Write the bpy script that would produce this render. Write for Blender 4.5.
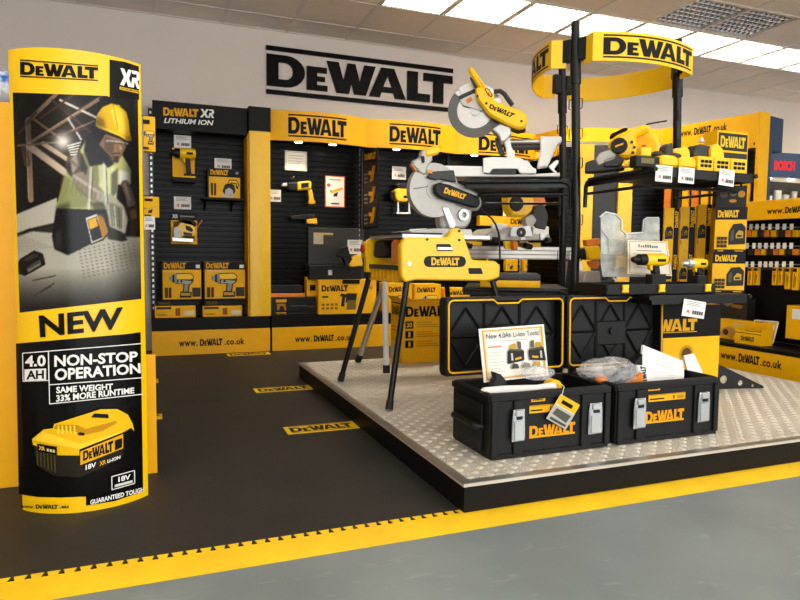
import bpy, bmesh, math, random
import numpy as np
from mathutils import Vector, Matrix
random.seed(7); np.random.seed(7)
for o in list(bpy.data.objects): bpy.data.objects.remove(o, do_unlink=True)
scene = bpy.context.scene
COL = scene.collection
# ------------------------------------------------------------ camera
FPX, YAW, PITCH, ROLL, EYE = 641.42, 0.374257, -0.0706104, 0.0104891, 0.92
def cam_axes():
    cy, sy, cp, sp = math.cos(YAW), math.sin(YAW), math.cos(PITCH), math.sin(PITCH)
    fwd = np.array([sy*cp, cy*cp, sp]); right = np.array([cy, -sy, 0.]); up = np.cross(right, fwd)
    return (right*math.cos(ROLL)+up*math.sin(ROLL), -right*math.sin(ROLL)+up*math.cos(ROLL), fwd)
AR, AU, AF = cam_axes(); CAM = np.array([0, 0, EYE])
cd = bpy.data.cameras.new('camera'); cam = bpy.data.objects.new('camera', cd); COL.objects.link(cam)
cd.sensor_width = 36; cd.lens = FPX/800*36; cd.clip_start = .05; cd.clip_end = 100
cam.matrix_world = Matrix(((AR[0], AU[0], -AF[0], 0), (AR[1], AU[1], -AF[1], 0), (AR[2], AU[2], -AF[2], EYE), (0, 0, 0, 1)))
scene.camera = cam
# ------------------------------------------------------------ world and exposure
w = bpy.data.worlds.new('world'); scene.world = w; w.use_nodes = True
w.node_tree.nodes['Background'].inputs[0].default_value = (1, .93, .84, 1)
w.node_tree.nodes['Background'].inputs[1].default_value = .15
scene.view_settings.view_transform = 'Standard'; scene.view_settings.look = 'None'
scene.view_settings.gamma = 1; scene.view_settings.use_curve_mapping = False
scene.view_settings.exposure = 0.72
LAMP = 21           # strength of the ceiling light diffusers
ADDED_WINDOW_W = 270      # added daylight from an invented, unseen window behind the camera
# ------------------------------------------------------------ pixel to place (pixel gives a direction, a surface gives the distance)
def ray(x, y): return AR*((x-400)/FPX)+AU*(-(y-300)/FPX)+AF
def atz(x, y, z): d = ray(x, y); return CAM+d*(z-EYE)/d[2]
def aty(x, y, Y): d = ray(x, y); return CAM+d*Y/d[1]
def atx(x, y, X): d = ray(x, y); return CAM+d*X/d[0]
class Fr:
    """a plane to build on: origin, u (right), v (up), w = u x v (towards the viewer)"""
    def __init__(s, o, u=(1, 0, 0), v=(0, 0, 1)):
        s.o = np.array(o, float); s.u = np.array(u, float); s.u /= np.linalg.norm(s.u)
        s.v = np.array(v, float); s.v /= np.linalg.norm(s.v); s.w = np.cross(s.u, s.v)
    def __call__(s, p): return s.o+s.u*p[0]+s.v*p[1]+s.w*p[2]
    def px(s, x, y, w=0):
        d = ray(x, y); o = s.o+s.w*w; t = np.dot(o-CAM, s.w)/np.dot(d, s.w); q = CAM+d*t-o
        return (float(np.dot(q, s.u)), float(np.dot(q, s.v)))
    def pts(s, pl, w=0): return [s.px(x, y, w) for x, y in pl]
    def at(s, a, b, c=0): return Fr(s((a, b, c)), s.u, s.v)
    def rot(s, deg):
        a = math.radians(deg); return Fr(s.o, s.u*math.cos(a)+s.v*math.sin(a), -s.u*math.sin(a)+s.v*math.cos(a))
    def turn(s, deg):
        a = math.radians(deg); return Fr(s.o, s.u*math.cos(a)-s.w*math.sin(a), s.v)
    def tilt(s, deg):
        a = math.radians(deg); return Fr(s.o, s.u, s.v*math.cos(a)-s.w*math.sin(a))
WORLD = Fr((0, 0, 0), (1, 0, 0), (0, 1, 0))
def face(x, y, z, deg=0):
    """upright plane at a point; deg 0 faces the camera side (-Y), positive turns it anticlockwise seen from above"""
    a = math.radians(deg); return Fr((x, y, z), (math.cos(a), math.sin(a), 0))
# ------------------------------------------------------------ materials
def lin(c):
    return tuple((v/12.92 if v <= .04045 else ((v+.055)/1.055)**2.4) for v in [k/255 for k in c])
MATS = {}
def mat(name, rgb, rough=.5, metal=0, var=.06, scale=20, bump=0, bscale=200, spec=.5, emit=0, trans=0, coat=0, alpha=1):
    m = bpy.data.materials.new(name); m.use_nodes = True; nt = m.node_tree; b = nt.nodes['Principled BSDF']
    c = lin(rgb); L = nt.links.new
    b.inputs['Roughness'].default_value = rough; b.inputs['Metallic'].default_value = metal
    b.inputs['Specular IOR Level'].default_value = spec; b.inputs['Coat Weight'].default_value = coat
    b.inputs['Transmission Weight'].default_value = trans; b.inputs['Alpha'].default_value = alpha
    tc = nt.nodes.new('ShaderNodeTexCoord')
    if var:
        n = nt.nodes.new('ShaderNodeTexNoise'); n.inputs['Scale'].default_value = scale; n.inputs['Detail'].default_value = 4
        L(tc.outputs['Object'], n.inputs['Vector'])
        r = nt.nodes.new('ShaderNodeValToRGB'); L(n.outputs['Fac'], r.inputs['Fac'])
        r.color_ramp.elements[0].position = .3; r.color_ramp.elements[1].position = .7
        r.color_ramp.elements[0].color = (*[v*(1-var) for v in c], 1); r.color_ramp.elements[1].color = (*[min(1, v*(1+var)) for v in c], 1)
        L(r.outputs['Color'], b.inputs['Base Color'])
    else: b.inputs['Base Color'].default_value = (*c, 1)
    if bump:
        n2 = nt.nodes.new('ShaderNodeTexNoise'); n2.inputs['Scale'].default_value = bscale; L(tc.outputs['Object'], n2.inputs['Vector'])
        bp = nt.nodes.new('ShaderNodeBump'); bp.inputs['Strength'].default_value = bump; bp.inputs['Distance'].default_value = .002
        L(n2.outputs['Fac'], bp.inputs['Height']); L(bp.outputs['Normal'], b.inputs['Normal'])
    if emit:
        b.inputs['Emission Color'].default_value = (*c, 1); b.inputs['Emission Strength'].default_value = emit
    MATS[name] = m; return m
YEL = (252, 190, 8)
mat('yellow_panel', (245, 180, 2), .42, var=.03, spec=.3); mat('yellow_plastic', (253, 198, 0), .35, var=.03)
mat('yellow_sheet', (252, 198, 0), .33, var=.02); mat('yellow_card', (245, 182, 4), .5, var=.04, spec=.25)
mat('yellow_rubber', (240, 192, 16), .55, var=.10, scale=6, bump=.3, bscale=120)
mat('black_panel', (13, 12, 11), .5, var=.15, spec=.18); mat('black_plastic', (14, 14, 14), .5, var=.15, bump=.15, bscale=400, spec=.3)
mat('black_steel', (12, 12, 13), .35, var=.1, spec=.35); mat('black_slat', (7, 6, 5), .3, var=.1, spec=.12)
mat('black_letter', (5, 5, 5), .4, var=.05, spec=.1); mat('black_rubber', (20, 20, 20), .7, var=.1)
mat('charcoal', (40, 40, 40), .5, var=.08); mat('grey_cast', (176, 172, 164), .42, .25, var=.06)
mat('alu', (186, 182, 174), .32, .85, var=.05); mat('blade_steel', (205, 205, 202), .25, .9, var=.04, scale=60)
mat('white_paint', (236, 234, 228), .4, var=.02); mat('silver', (200, 200, 198), .35, .7, var=.05)
mat('chrome', (215, 220, 226), .18, .95, var=.03); mat('grey_guard', (92, 93, 88), .35, .4, var=.08); mat('beam_grey', (150, 146, 138), .38, .6, var=.05); mat('guard_grey', (172, 168, 160), .42, .2, var=.05)
mat('white_metal', (225, 222, 214), .4, .2, var=.03); mat('paper', (240, 238, 230), .6, var=.02)
mat('brown_plastic', (40, 34, 28), .5, var=.1); mat('red_plastic', (200, 40, 25), .4, var=.05)
mat('orange_plastic', (230, 130, 30), .45, var=.05); mat('blue_panel', (32, 56, 84), .5, var=.05)
mat('wall_paint', (220, 209, 199), .75, var=.02, scale=3, bump=.1, bscale=300)
mat('ceiling_tile', (234, 223, 213), .85, var=.03, scale=8, bump=.25, bscale=350); mat('tee_bar', (222, 214, 206), .5, var=.02)
mat('mirror', (215, 215, 220), .12, 1, var=.02); mat('tube_dim', (235, 235, 235), .5, var=0)
mat('diffuser', (255, 250, 241), .5, var=0, emit=LAMP); mat('louvre_white', (206, 200, 190), .5, var=0)
mat('added_strip_glow', (255, 250, 241), .5, var=0, emit=LAMP*.14); mat('spot_glow', (255, 236, 200), .5, var=0, emit=14)
def mk_print():
    m = bpy.data.materials.new('print'); m.use_nodes = True; nt = m.node_tree; b = nt.nodes['Principled BSDF']
    a = nt.nodes.new('ShaderNodeVertexColor'); a.layer_name = 'Col'; nt.links.new(a.outputs['Color'], b.inputs['Base Color'])
    b.inputs['Roughness'].default_value = .5; b.inputs['Specular IOR Level'].default_value = .18; MATS['print'] = m
    m2 = m.copy(); m2.name = 'print_gloss'; m2.node_tree.nodes['Principled BSDF'].inputs['Roughness'].default_value = .22; MATS['print_gloss'] = m2
mk_print()
def mk_clear(name, rough, alpha, tint):
    m = bpy.data.materials.new(name); m.use_nodes = True; nt = m.node_tree; L = nt.links.new
    for n in list(nt.nodes): nt.nodes.remove(n)
    out = nt.nodes.new('ShaderNodeOutputMaterial'); mx = nt.nodes.new('ShaderNodeMixShader')
    t = nt.nodes.new('ShaderNodeBsdfTransparent'); g = nt.nodes.new('ShaderNodeBsdfPrincipled')
    t.inputs[0].default_value = (*lin(tint), 1); g.inputs['Base Color'].default_value = (*lin(tint), 1); g.inputs['Roughness'].default_value = rough
    nz = nt.nodes.new('ShaderNodeTexNoise'); nz.inputs['Scale'].default_value = 6
    mr = nt.nodes.new('ShaderNodeMapRange'); L(nz.outputs['Fac'], mr.inputs['Value']); mr.inputs['From Min'].default_value = .3; mr.inputs['From Max'].default_value = .75
    mr.inputs['To Min'].default_value = alpha*.6; mr.inputs['To Max'].default_value = min(1, alpha*1.5)
    L(mr.outputs[0], mx.inputs[0]); L(t.outputs[0], mx.inputs[1]); L(g.outputs[0], mx.inputs[2]); L(mx.outputs[0], out.inputs[0]); MATS[name] = m
mk_clear('clear_plastic', .12, .4, (238, 238, 232)); mk_clear('clear_bag', .12, .26, (245, 245, 245))
def mk_floor():
    m = mat('grey_floor', (128, 134, 130), .42, var=0); nt = m.node_tree; L = nt.links.new; b = nt.nodes['Principled BSDF']
    tc = nt.nodes.new('ShaderNodeTexCoord'); n = nt.nodes.new('ShaderNodeTexNoise'); n.inputs['Scale'].default_value = 2.2; n.inputs['Detail'].default_value = 8
    L(tc.outputs['Object'], n.inputs['Vector']); r = nt.nodes.new('ShaderNodeValToRGB'); L(n.outputs['Fac'], r.inputs['Fac'])
    r.color_ramp.elements[0].color = (*lin((112, 120, 120)), 1); r.color_ramp.elements[1].color = (*lin((130, 138, 137)), 1)
    r.color_ramp.elements[0].position = .35; r.color_ramp.elements[1].position = .7
    # light scuffs
    mp = nt.nodes.new('ShaderNodeMapping'); mp.inputs['Scale'].default_value = (2.2, 7, 1); mp.inputs['Rotation'].default_value = (0, 0, .5); L(tc.outputs['Object'], mp.inputs['Vector'])
    n2 = nt.nodes.new('ShaderNodeTexNoise'); n2.inputs['Scale'].default_value = 3; n2.inputs['Detail'].default_value = 6; n2.inputs['Distortion'].default_value = 1; L(mp.outputs[0], n2.inputs['Vector'])
    r2 = nt.nodes.new('ShaderNodeValToRGB'); L(n2.outputs['Fac'], r2.inputs['Fac']); r2.color_ramp.elements[0].position = .62; r2.color_ramp.elements[1].position = .72
    r2.color_ramp.elements[0].color = (0, 0, 0, 1); r2.color_ramp.elements[1].color = (.35, .35, .35, 1)
    mx = nt.nodes.new('ShaderNodeMixRGB'); L(r2.outputs[0], mx.inputs[0]); L(r.outputs[0], mx.inputs[1]); mx.inputs[2].default_value = (*lin((160, 165, 163)), 1)
    L(mx.outputs[0], b.inputs['Base Color'])
    m = mat('rubber_mat', (46, 45, 42), .55, var=.0, spec=.3); nt = m.node_tree; L = nt.links.new; b = nt.nodes['Principled BSDF']
    tc = nt.nodes.new('ShaderNodeTexCoord'); n = nt.nodes.new('ShaderNodeTexNoise'); n.inputs['Scale'].default_value = 3; n.inputs['Detail'].default_value = 9; n.inputs['Roughness'].default_value = .7
    L(tc.outputs['Object'], n.inputs['Vector']); r = nt.nodes.new('ShaderNodeValToRGB'); L(n.outputs['Fac'], r.inputs['Fac'])
    r.color_ramp.elements[0].color = (*lin((32, 31, 29)), 1); r.color_ramp.elements[1].color = (*lin((49, 47, 44)), 1)
    r.color_ramp.elements[0].position = .3; r.color_ramp.elements[1].position = .75; L(r.outputs[0], b.inputs['Base Color'])
    n3 = nt.nodes.new('ShaderNodeTexNoise'); n3.inputs['Scale'].default_value = 160; L(tc.outputs['Object'], n3.inputs['Vector'])
    bp = nt.nodes.new('ShaderNodeBump'); bp.inputs['Strength'].default_value = .35; bp.inputs['Distance'].default_value = .003; L(n3.outputs['Fac'], bp.inputs['Height']); L(bp.outputs[0], b.inputs['Normal'])
    mat('tread_plate', (206, 199, 184), .45, .35, var=.08, scale=5)
mk_floor()
# ------------------------------------------------------------ building blocks
def link(o, parent=None):
    COL.objects.link(o)
    if parent is not None: o.parent = parent
    return o
def origin_of(p):
    while p is not None and p.parent is not None: p = p.parent
    return np.array(p.location) if p is not None else np.zeros(3)
def tag(o, label, cat=None, group=None, kind=None):
    if label: o['label'] = label
    if cat: o['category'] = cat
    if group: o['group'] = group
    if kind: o['kind'] = kind
    return o
def thing(name, label, cat, loc=(0, 0, 0), group=None):
    o = bpy.data.objects.new(name, None); o.empty_display_size = .05; link(o); o.location = [float(v) for v in loc]
    return tag(o, label, cat, group)
def finish(me, smooth=40):
    if smooth:
        me.shade_smooth()
        me.set_sharp_from_angle(angle=math.radians(smooth))
class MB:
    def __init__(s, fr=None): s.v = []; s.f = []; s.fr = fr or WORLD
    def on(s, fr): s.fr = fr; return s
    def add(s, vs, fs):
        n = len(s.v); s.v += [s.fr(p) for p in vs]; s.f += [[i+n for i in f] for f in fs]; return s
    def box(s, u0, u1, v0, v1, w0, w1, bev=0):
        if bev > 0: return s.prism([(u0, v0), (u1, v0), (u1, v1), (u0, v1)], w0, w1, bev, bev)
        vs = [(u, v, w) for w in (w0, w1) for v in (v0, v1) for u in (u0, u1)]
        return s.add(vs, [(0, 2, 3, 1), (4, 5, 7, 6), (0, 1, 5, 4), (2, 6, 7, 3), (0, 4, 6, 2), (1, 3, 7, 5)])
    def prism(s, pts, w0, w1, bev=0, rnd=0):
        a = sum(pts[i][0]*pts[(i+1) % len(pts)][1]-pts[(i+1) % len(pts)][0]*pts[i][1] for i in range(len(pts)))
        if a < 0: pts = pts[::-1]
        if w0 > w1: w0, w1 = w1, w0
        if rnd > 0:
            out = []; n = len(pts)
            for i in range(n):
                p = np.array(pts[i], float); a_ = np.array(pts[i-1], float)-p; b_ = np.array(pts[(i+1) % n], float)-p
                la, lb = np.linalg.norm(a_), np.linalg.norm(b_); r = min(rnd, la*.45, lb*.45)
                if r < 1e-5: out.append(tuple(p)); continue
                P0 = p+a_/la*r; P1 = p+b_/lb*r
                for t in (0, .5, 1): out.append(tuple((1-t)**2*P0+2*t*(1-t)*p+t*t*P1))
            pts = out
        n = len(pts)
        if bev <= 0:
            return s.add([(x, y, w0) for x, y in pts]+[(x, y, w1) for x, y in pts],
                         [list(range(n))[::-1], list(range(n, 2*n))]+[(i, (i+1) % n, n+(i+1) % n, n+i) for i in range(n)])
        bev = min(bev, (w1-w0)*.45)
        ins = []
        for i in range(n):                      # inset outline by bev
            p = np.array(pts[i]); a_ = p-np.array(pts[i-1]); b_ = np.array(pts[(i+1) % n])-p
            la = np.linalg.norm(a_) or 1e-9; lb = np.linalg.norm(b_) or 1e-9
            na = np.array([-a_[1], a_[0]])/la; nb = np.array([-b_[1], b_[0]])/lb; m = na+nb; l = np.linalg.norm(m)
            m = m/l if l > 1e-6 else na
            ins.append(tuple(p+m*bev/max(.5, np.dot(m, na))))
        rings = [[(x, y, w0) for x, y in ins], [(x, y, w0+bev) for x, y in pts], [(x, y, w1-bev) for x, y in pts], [(x, y, w1) for x, y in ins]]
        fs = [list(range(n))[::-1], list(range(3*n, 4*n))]
        for k in range(3): fs += [(k*n+i, k*n+(i+1) % n, (k+1)*n+(i+1) % n, (k+1)*n+i) for i in range(n)]
        return s.add([p for r in rings for p in r], fs)
    def cyl(s, p0, p1, r0, r1=None, n=16, cap=True):
        return s.lathe([(0, r0), (1, r0 if r1 is None else r1)], p0, p1, n, cap)
    def lathe(s, prof, p0, p1, n=16, cap=True):
        """prof: (t along p0->p1, radius)"""
        p0 = np.array(p0, float); p1 = np.array(p1, float); d = p1-p0; d_ = d/np.linalg.norm(d)
        a = np.cross(d_, [0, 0, 1] if abs(d_[2]) < .9 else [1, 0, 0]); a /= np.linalg.norm(a); b = np.cross(d_, a)
        vs = []; fs = []; k = len(prof)
        for t, r in prof:
            for i in range(n):
                th = 2*math.pi*i/n; vs.append(tuple(p0+d*t+(a*math.cos(th)+b*math.sin(th))*r))
        for j in range(k-1):
            fs += [(j*n+i, j*n+(i+1) % n, (j+1)*n+(i+1) % n, (j+1)*n+i) for i in range(n)]
        if cap: fs += [list(range(n))[::-1], list(range((k-1)*n, k*n))]
        return s.add(vs, fs)
    def tube(s, path, r, n=8, closed=False):
        path = [np.array(p, float) for p in path]; m = len(path); vs = []; fs = []
        t0 = path[1]-path[0]; t0 /= np.linalg.norm(t0)
        a = np.cross(t0, [0, 0, 1] if abs(t0[2]) < .9 else [1, 0, 0]); a /= np.linalg.norm(a)
        for i, p in enumerate(path):
            q0 = path[i-1] if (i > 0 or closed) else p; q1 = path[(i+1) % m] if (i < m-1 or closed) else p
            t = q1-q0; t /= (np.linalg.norm(t) or 1); a = a-t*np.dot(a, t); a /= np.linalg.norm(a); b = np.cross(t, a)
            rr = r[i] if isinstance(r, (list, tuple)) else r
            for k in range(n):
                th = 2*math.pi*k/n; vs.append(tuple(p+(a*math.cos(th)+b*math.sin(th))*rr))
        for i in range(m-1 if not closed else m):
            j = (i+1) % m; fs += [(i*n+k, i*n+(k+1) % n, j*n+(k+1) % n, j*n+k) for k in range(n)]
        if not closed: fs += [list(range(n))[::-1], list(range((m-1)*n, m*n))]
        return s.add(vs, fs)
    def ring(s, c, r0, r1, w0, w1, n=40, a0=0, a1=360):
        full = abs(a1-a0) >= 359.9; m = n if full else n+1; vs = []; fs = []
        for i in range(m):
            th = math.radians(a0+(a1-a0)*i/n); cs, sn = math.cos(th), math.sin(th)
            for r in (r0, r1):
                for w_ in (w0, w1): vs.append((c[0]+r*cs, c[1]+r*sn, w_))
        for i in range(n):
            a, b = 4*i, 4*((i+1) % m)
            fs += [(a+2, b+2, b+3, a+3), (a, a+1, b+1, b), (a+1, a+3, b+3, b+1), (a, b, b+2, a+2)]
        if not full: fs += [(0, 2, 3, 1), (4*n, 4*n+1, 4*n+3, 4*n+2)]
        return s.add(vs, fs)
    def ball(s, c, r, n=12, sq=(1, 1, 1)):
        vs = []; fs = []; m = n//2
        for j in range(1, m):
            ph = math.pi*j/m
            for i in range(n):
                th = 2*math.pi*i/n; vs.append((c[0]+r*sq[0]*math.sin(ph)*math.cos(th), c[1]+r*sq[1]*math.sin(ph)*math.sin(th), c[2]+r*sq[2]*math.cos(ph)))
        vs += [(c[0], c[1], c[2]+r*sq[2]), (c[0], c[1], c[2]-r*sq[2])]; T = len(vs)-2
        for j in range(m-2): fs += [(j*n+i, (j+1)*n+i, (j+1)*n+(i+1) % n, j*n+(i+1) % n) for i in range(n)]
        fs += [(T, i, (i+1) % n) for i in range(n)]+[(T+1, (m-2)*n+(i+1) % n, (m-2)*n+i) for i in range(n)]
        return s.add(vs, fs)
    def build(s, name, m, parent=None, smooth=40, kind=None, label=None):
        o0 = origin_of(parent); me = bpy.data.meshes.new(name)
        me.from_pydata([tuple(map(float, p-o0)) for p in s.v], [], s.f); me.materials.append(MATS[m])
        bm = bmesh.new(); bm.from_mesh(me); bmesh.ops.recalc_face_normals(bm, faces=bm.faces); bm.to_mesh(me); bm.free()
        finish(me, smooth)
        o = bpy.data.objects.new(name, me); link(o, parent)
        if kind: o['kind'] = kind
        if label: o['label'] = label
        return o
def one(mb, name, m, label, cat, group=None, smooth=40):
    """a thing that is a single mesh, origin at its base centre"""
    P = np.array(mb.v); c = np.array([(P[:, 0].min()+P[:, 0].max())/2, (P[:, 1].min()+P[:, 1].max())/2, P[:, 2].min()])
    mb.v = [p-c for p in mb.v]; o = mb.build(name, m, None, smooth); o.location = c
    return tag(o, label, cat, group)
def struct(mb, name, m, parent=None, smooth=40):
    o = mb.build(name, m, parent, smooth)
    if parent is None: o['kind'] = 'structure'
    return o
def copy_tree(o, parent=None):
    c = o.copy(); COL.objects.link(c)
    if parent is not None: c.parent = parent
    for ch in [k for k in bpy.data.objects if k.parent == o]: copy_tree(ch, c)
    return c
# ------------------------------------------------------------ prints (flat coloured shapes and lettering)
FONT = {}
def glyphs(text, bold=.0, shear=0, space=1):
    key = (text, bold, shear, space)
    if key in FONT: return FONT[key]
    cu = bpy.data.curves.new('t', 'FONT'); cu.body = text; cu.offset = bold; cu.shear = shear; cu.space_character = space; cu.resolution_u = 3; cu.size = 1
    ob = bpy.data.objects.new('t', cu); COL.objects.link(ob); bpy.context.view_layer.update()
    me = ob.to_mesh(); vs = [(v.co.x, v.co.y) for v in me.vertices]; fs = [list(p.vertices) for p in me.polygons]
    ob.to_mesh_clear(); bpy.data.objects.remove(ob); bpy.data.curves.remove(cu)
    x0 = min(v[0] for v in vs); x1 = max(v[0] for v in vs); y0 = min(v[1] for v in vs); y1 = max(v[1] for v in vs)
    r = ([((x-x0)/(x1-x0), (y-y0)/(y1-y0)) for x, y in vs], fs, (x1-x0)/(y1-y0)); FONT[key] = r; return r
def logo_polys():
    arc = lambda cx, rx, ry: [(cx+rx*math.sin(math.pi*k/10), .5+ry*math.cos(math.pi*k/10)) for k in range(11)]
    out = [(0, 0), (0, 1)]+arc(.52, .5, .5); inn = [(.31, .23), (.31, .77)]+arc(.5, .2, .27)
    D = [[out[i], out[(i+1) % 13], inn[(i+1) % 13], inn[i]] for i in range(13)]
    e = .76
    E = [[(1.07, 0), (1.07, e), (1.62, e), (1.62, e-.18), (1.35, e-.18), (1.35, .46), (1.57, .46), (1.57, .30), (1.35, .30), (1.35, .18), (1.64, .18), (1.64, 0)]]
    Wl = [[(1.62, 1), (1.95, 1), (2.09, .42), (2.21, 1), (2.43, 1), (2.56, .42), (2.69, 1), (3.02, 1), (2.74, 0), (2.40, 0), (2.32, .38), (2.25, 0), (1.90, 0)]]
    h = [(2.83, 0), (3.15, 0), (3.2, .18), (3.38, .18), (3.38, .36), (3.25, .36), (3.38, .74), (3.38, 1), (3.19, 1)]
    A = [h, [(6.76-x, y) for x, y in h][::-1]]
    Ll = [[(3.98, 0), (3.98, 1), (4.3, 1), (4.3, .27), (4.68, .27), (4.68, 0)]]
    T = [[(4.48, 1), (5.4, 1), (5.4, .73), (5.11, .73), (5.11, 0), (4.79, 0), (4.79, .73), (4.48, .73)]]
    return [[[(x/5.4, y) for x, y in p] for p in L] for L in (D, E, Wl, A, Ll, T)]
LOGO = logo_polys()
class Pr:
    EPS = .0004
    def __init__(s): s.v = []; s.f = []; s.c = []; s.lay = 1
    def _add(s, pts, fs, col):
        n = len(s.v); s.v += [(float(x), float(y), s.lay) for x, y in pts]; s.f += [[i+n for i in f] for f in fs]; s.c += [(*lin(col), 1)]*len(fs); s.lay += 1; return s
    def poly(s, pts, col):
        a = sum(pts[i][0]*pts[(i+1) % len(pts)][1]-pts[(i+1) % len(pts)][0]*pts[i][1] for i in range(len(pts)))
        if a < 0: pts = pts[::-1]
        return s._add(pts, [list(range(len(pts)))], col)
    def rect(s, x0, y0, x1, y1, col): return s.poly([(x0, y0), (x1, y0), (x1, y1), (x0, y1)], col)
    def disc(s, x, y, r, col, ry=None, n=16): return s.poly([(x+r*math.cos(2*math.pi*k/n), y+(ry or r)*math.sin(2*math.pi*k/n)) for k in range(n)], col)
    def text(s, t, x0, y0, x1, y1, col, bold=.02, shear=0, space=1, keep=False):
        vs, fs, ar = glyphs(t, bold, shear, space); w_, h_ = x1-x0, y1-y0
        if keep:
            if w_ > h_*ar: w_ = h_*ar
            else: h_ = w_/ar
            x0 = (x0+x1)/2-w_/2; y0 = (y0+y1)/2-h_/2
        return s._add([(x0+a*w_, y0+b*h_) for a, b in vs], fs, col)
    def logo(s, x0, y0, x1, y1, col, lines=False):
        if lines:
            H = y1-y0; s.rect(x0, y1-H*.07, x1, y1, col); s.rect(x0, y0, x1, y0+H*.07, col); y0 += H*.13; y1 -= H*.13
        L = s.lay
        for let in LOGO:
            for p in let: s.lay = L; s.poly([(x0+a*(x1-x0), y0+b*(y1-y0)) for a, b in p], col)
        return s
    def quad(s, q, pts, col):
        """pts in unit square mapped to quad q = bl, br, tr, tl"""
        f = lambda a, b: tuple((1-a)*(1-b)*q[0][k]+a*(1-b)*q[1][k]+a*b*q[2][k]+(1-a)*b*q[3][k] for k in (0, 1))
        return s.poly([f(a, b) for a, b in pts], col)
    def build(s, name, parent, fr, gloss=False, warp=None, cuts=None, label=None):
        me = bpy.data.meshes.new(name); me.from_pydata([(x, y, l*s.EPS) for x, y, l in s.v], [], s.f)
        at = me.color_attributes.new('Col', 'FLOAT_COLOR', 'CORNER')
        arr = np.concatenate([np.tile(c, (len(f), 1)) for c, f in zip(s.c, s.f)]); at.data.foreach_set('color', arr.astype(np.float32).ravel())
        if cuts is not None:
            bm = bmesh.new(); bm.from_mesh(me)
            for u in cuts: bmesh.ops.bisect_plane(bm, geom=bm.verts[:]+bm.edges[:]+bm.faces[:], plane_co=(u, 0, 0), plane_no=(1, 0, 0))
            bm.to_mesh(me); bm.free()
        o0 = origin_of(parent); g = warp or fr
        co = np.empty(len(me.vertices)*3, np.float32); me.vertices.foreach_get('co', co); co = co.reshape(-1, 3)
        me.vertices.foreach_set('co', np.array([np.array(g(p))-o0 for p in co.astype(float)], np.float32).ravel()); me.update()
        me.materials.append(MATS['print_gloss' if gloss else 'print'])
        o = bpy.data.objects.new(name, me); link(o, parent)
        if label: o['label'] = label
        return o
BLK = (12, 11, 11); WHT = (238, 236, 230); ORG = (225, 165, 25); RED = (190, 45, 35); GRY = (150, 148, 142); DGR = (60, 58, 54)
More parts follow.
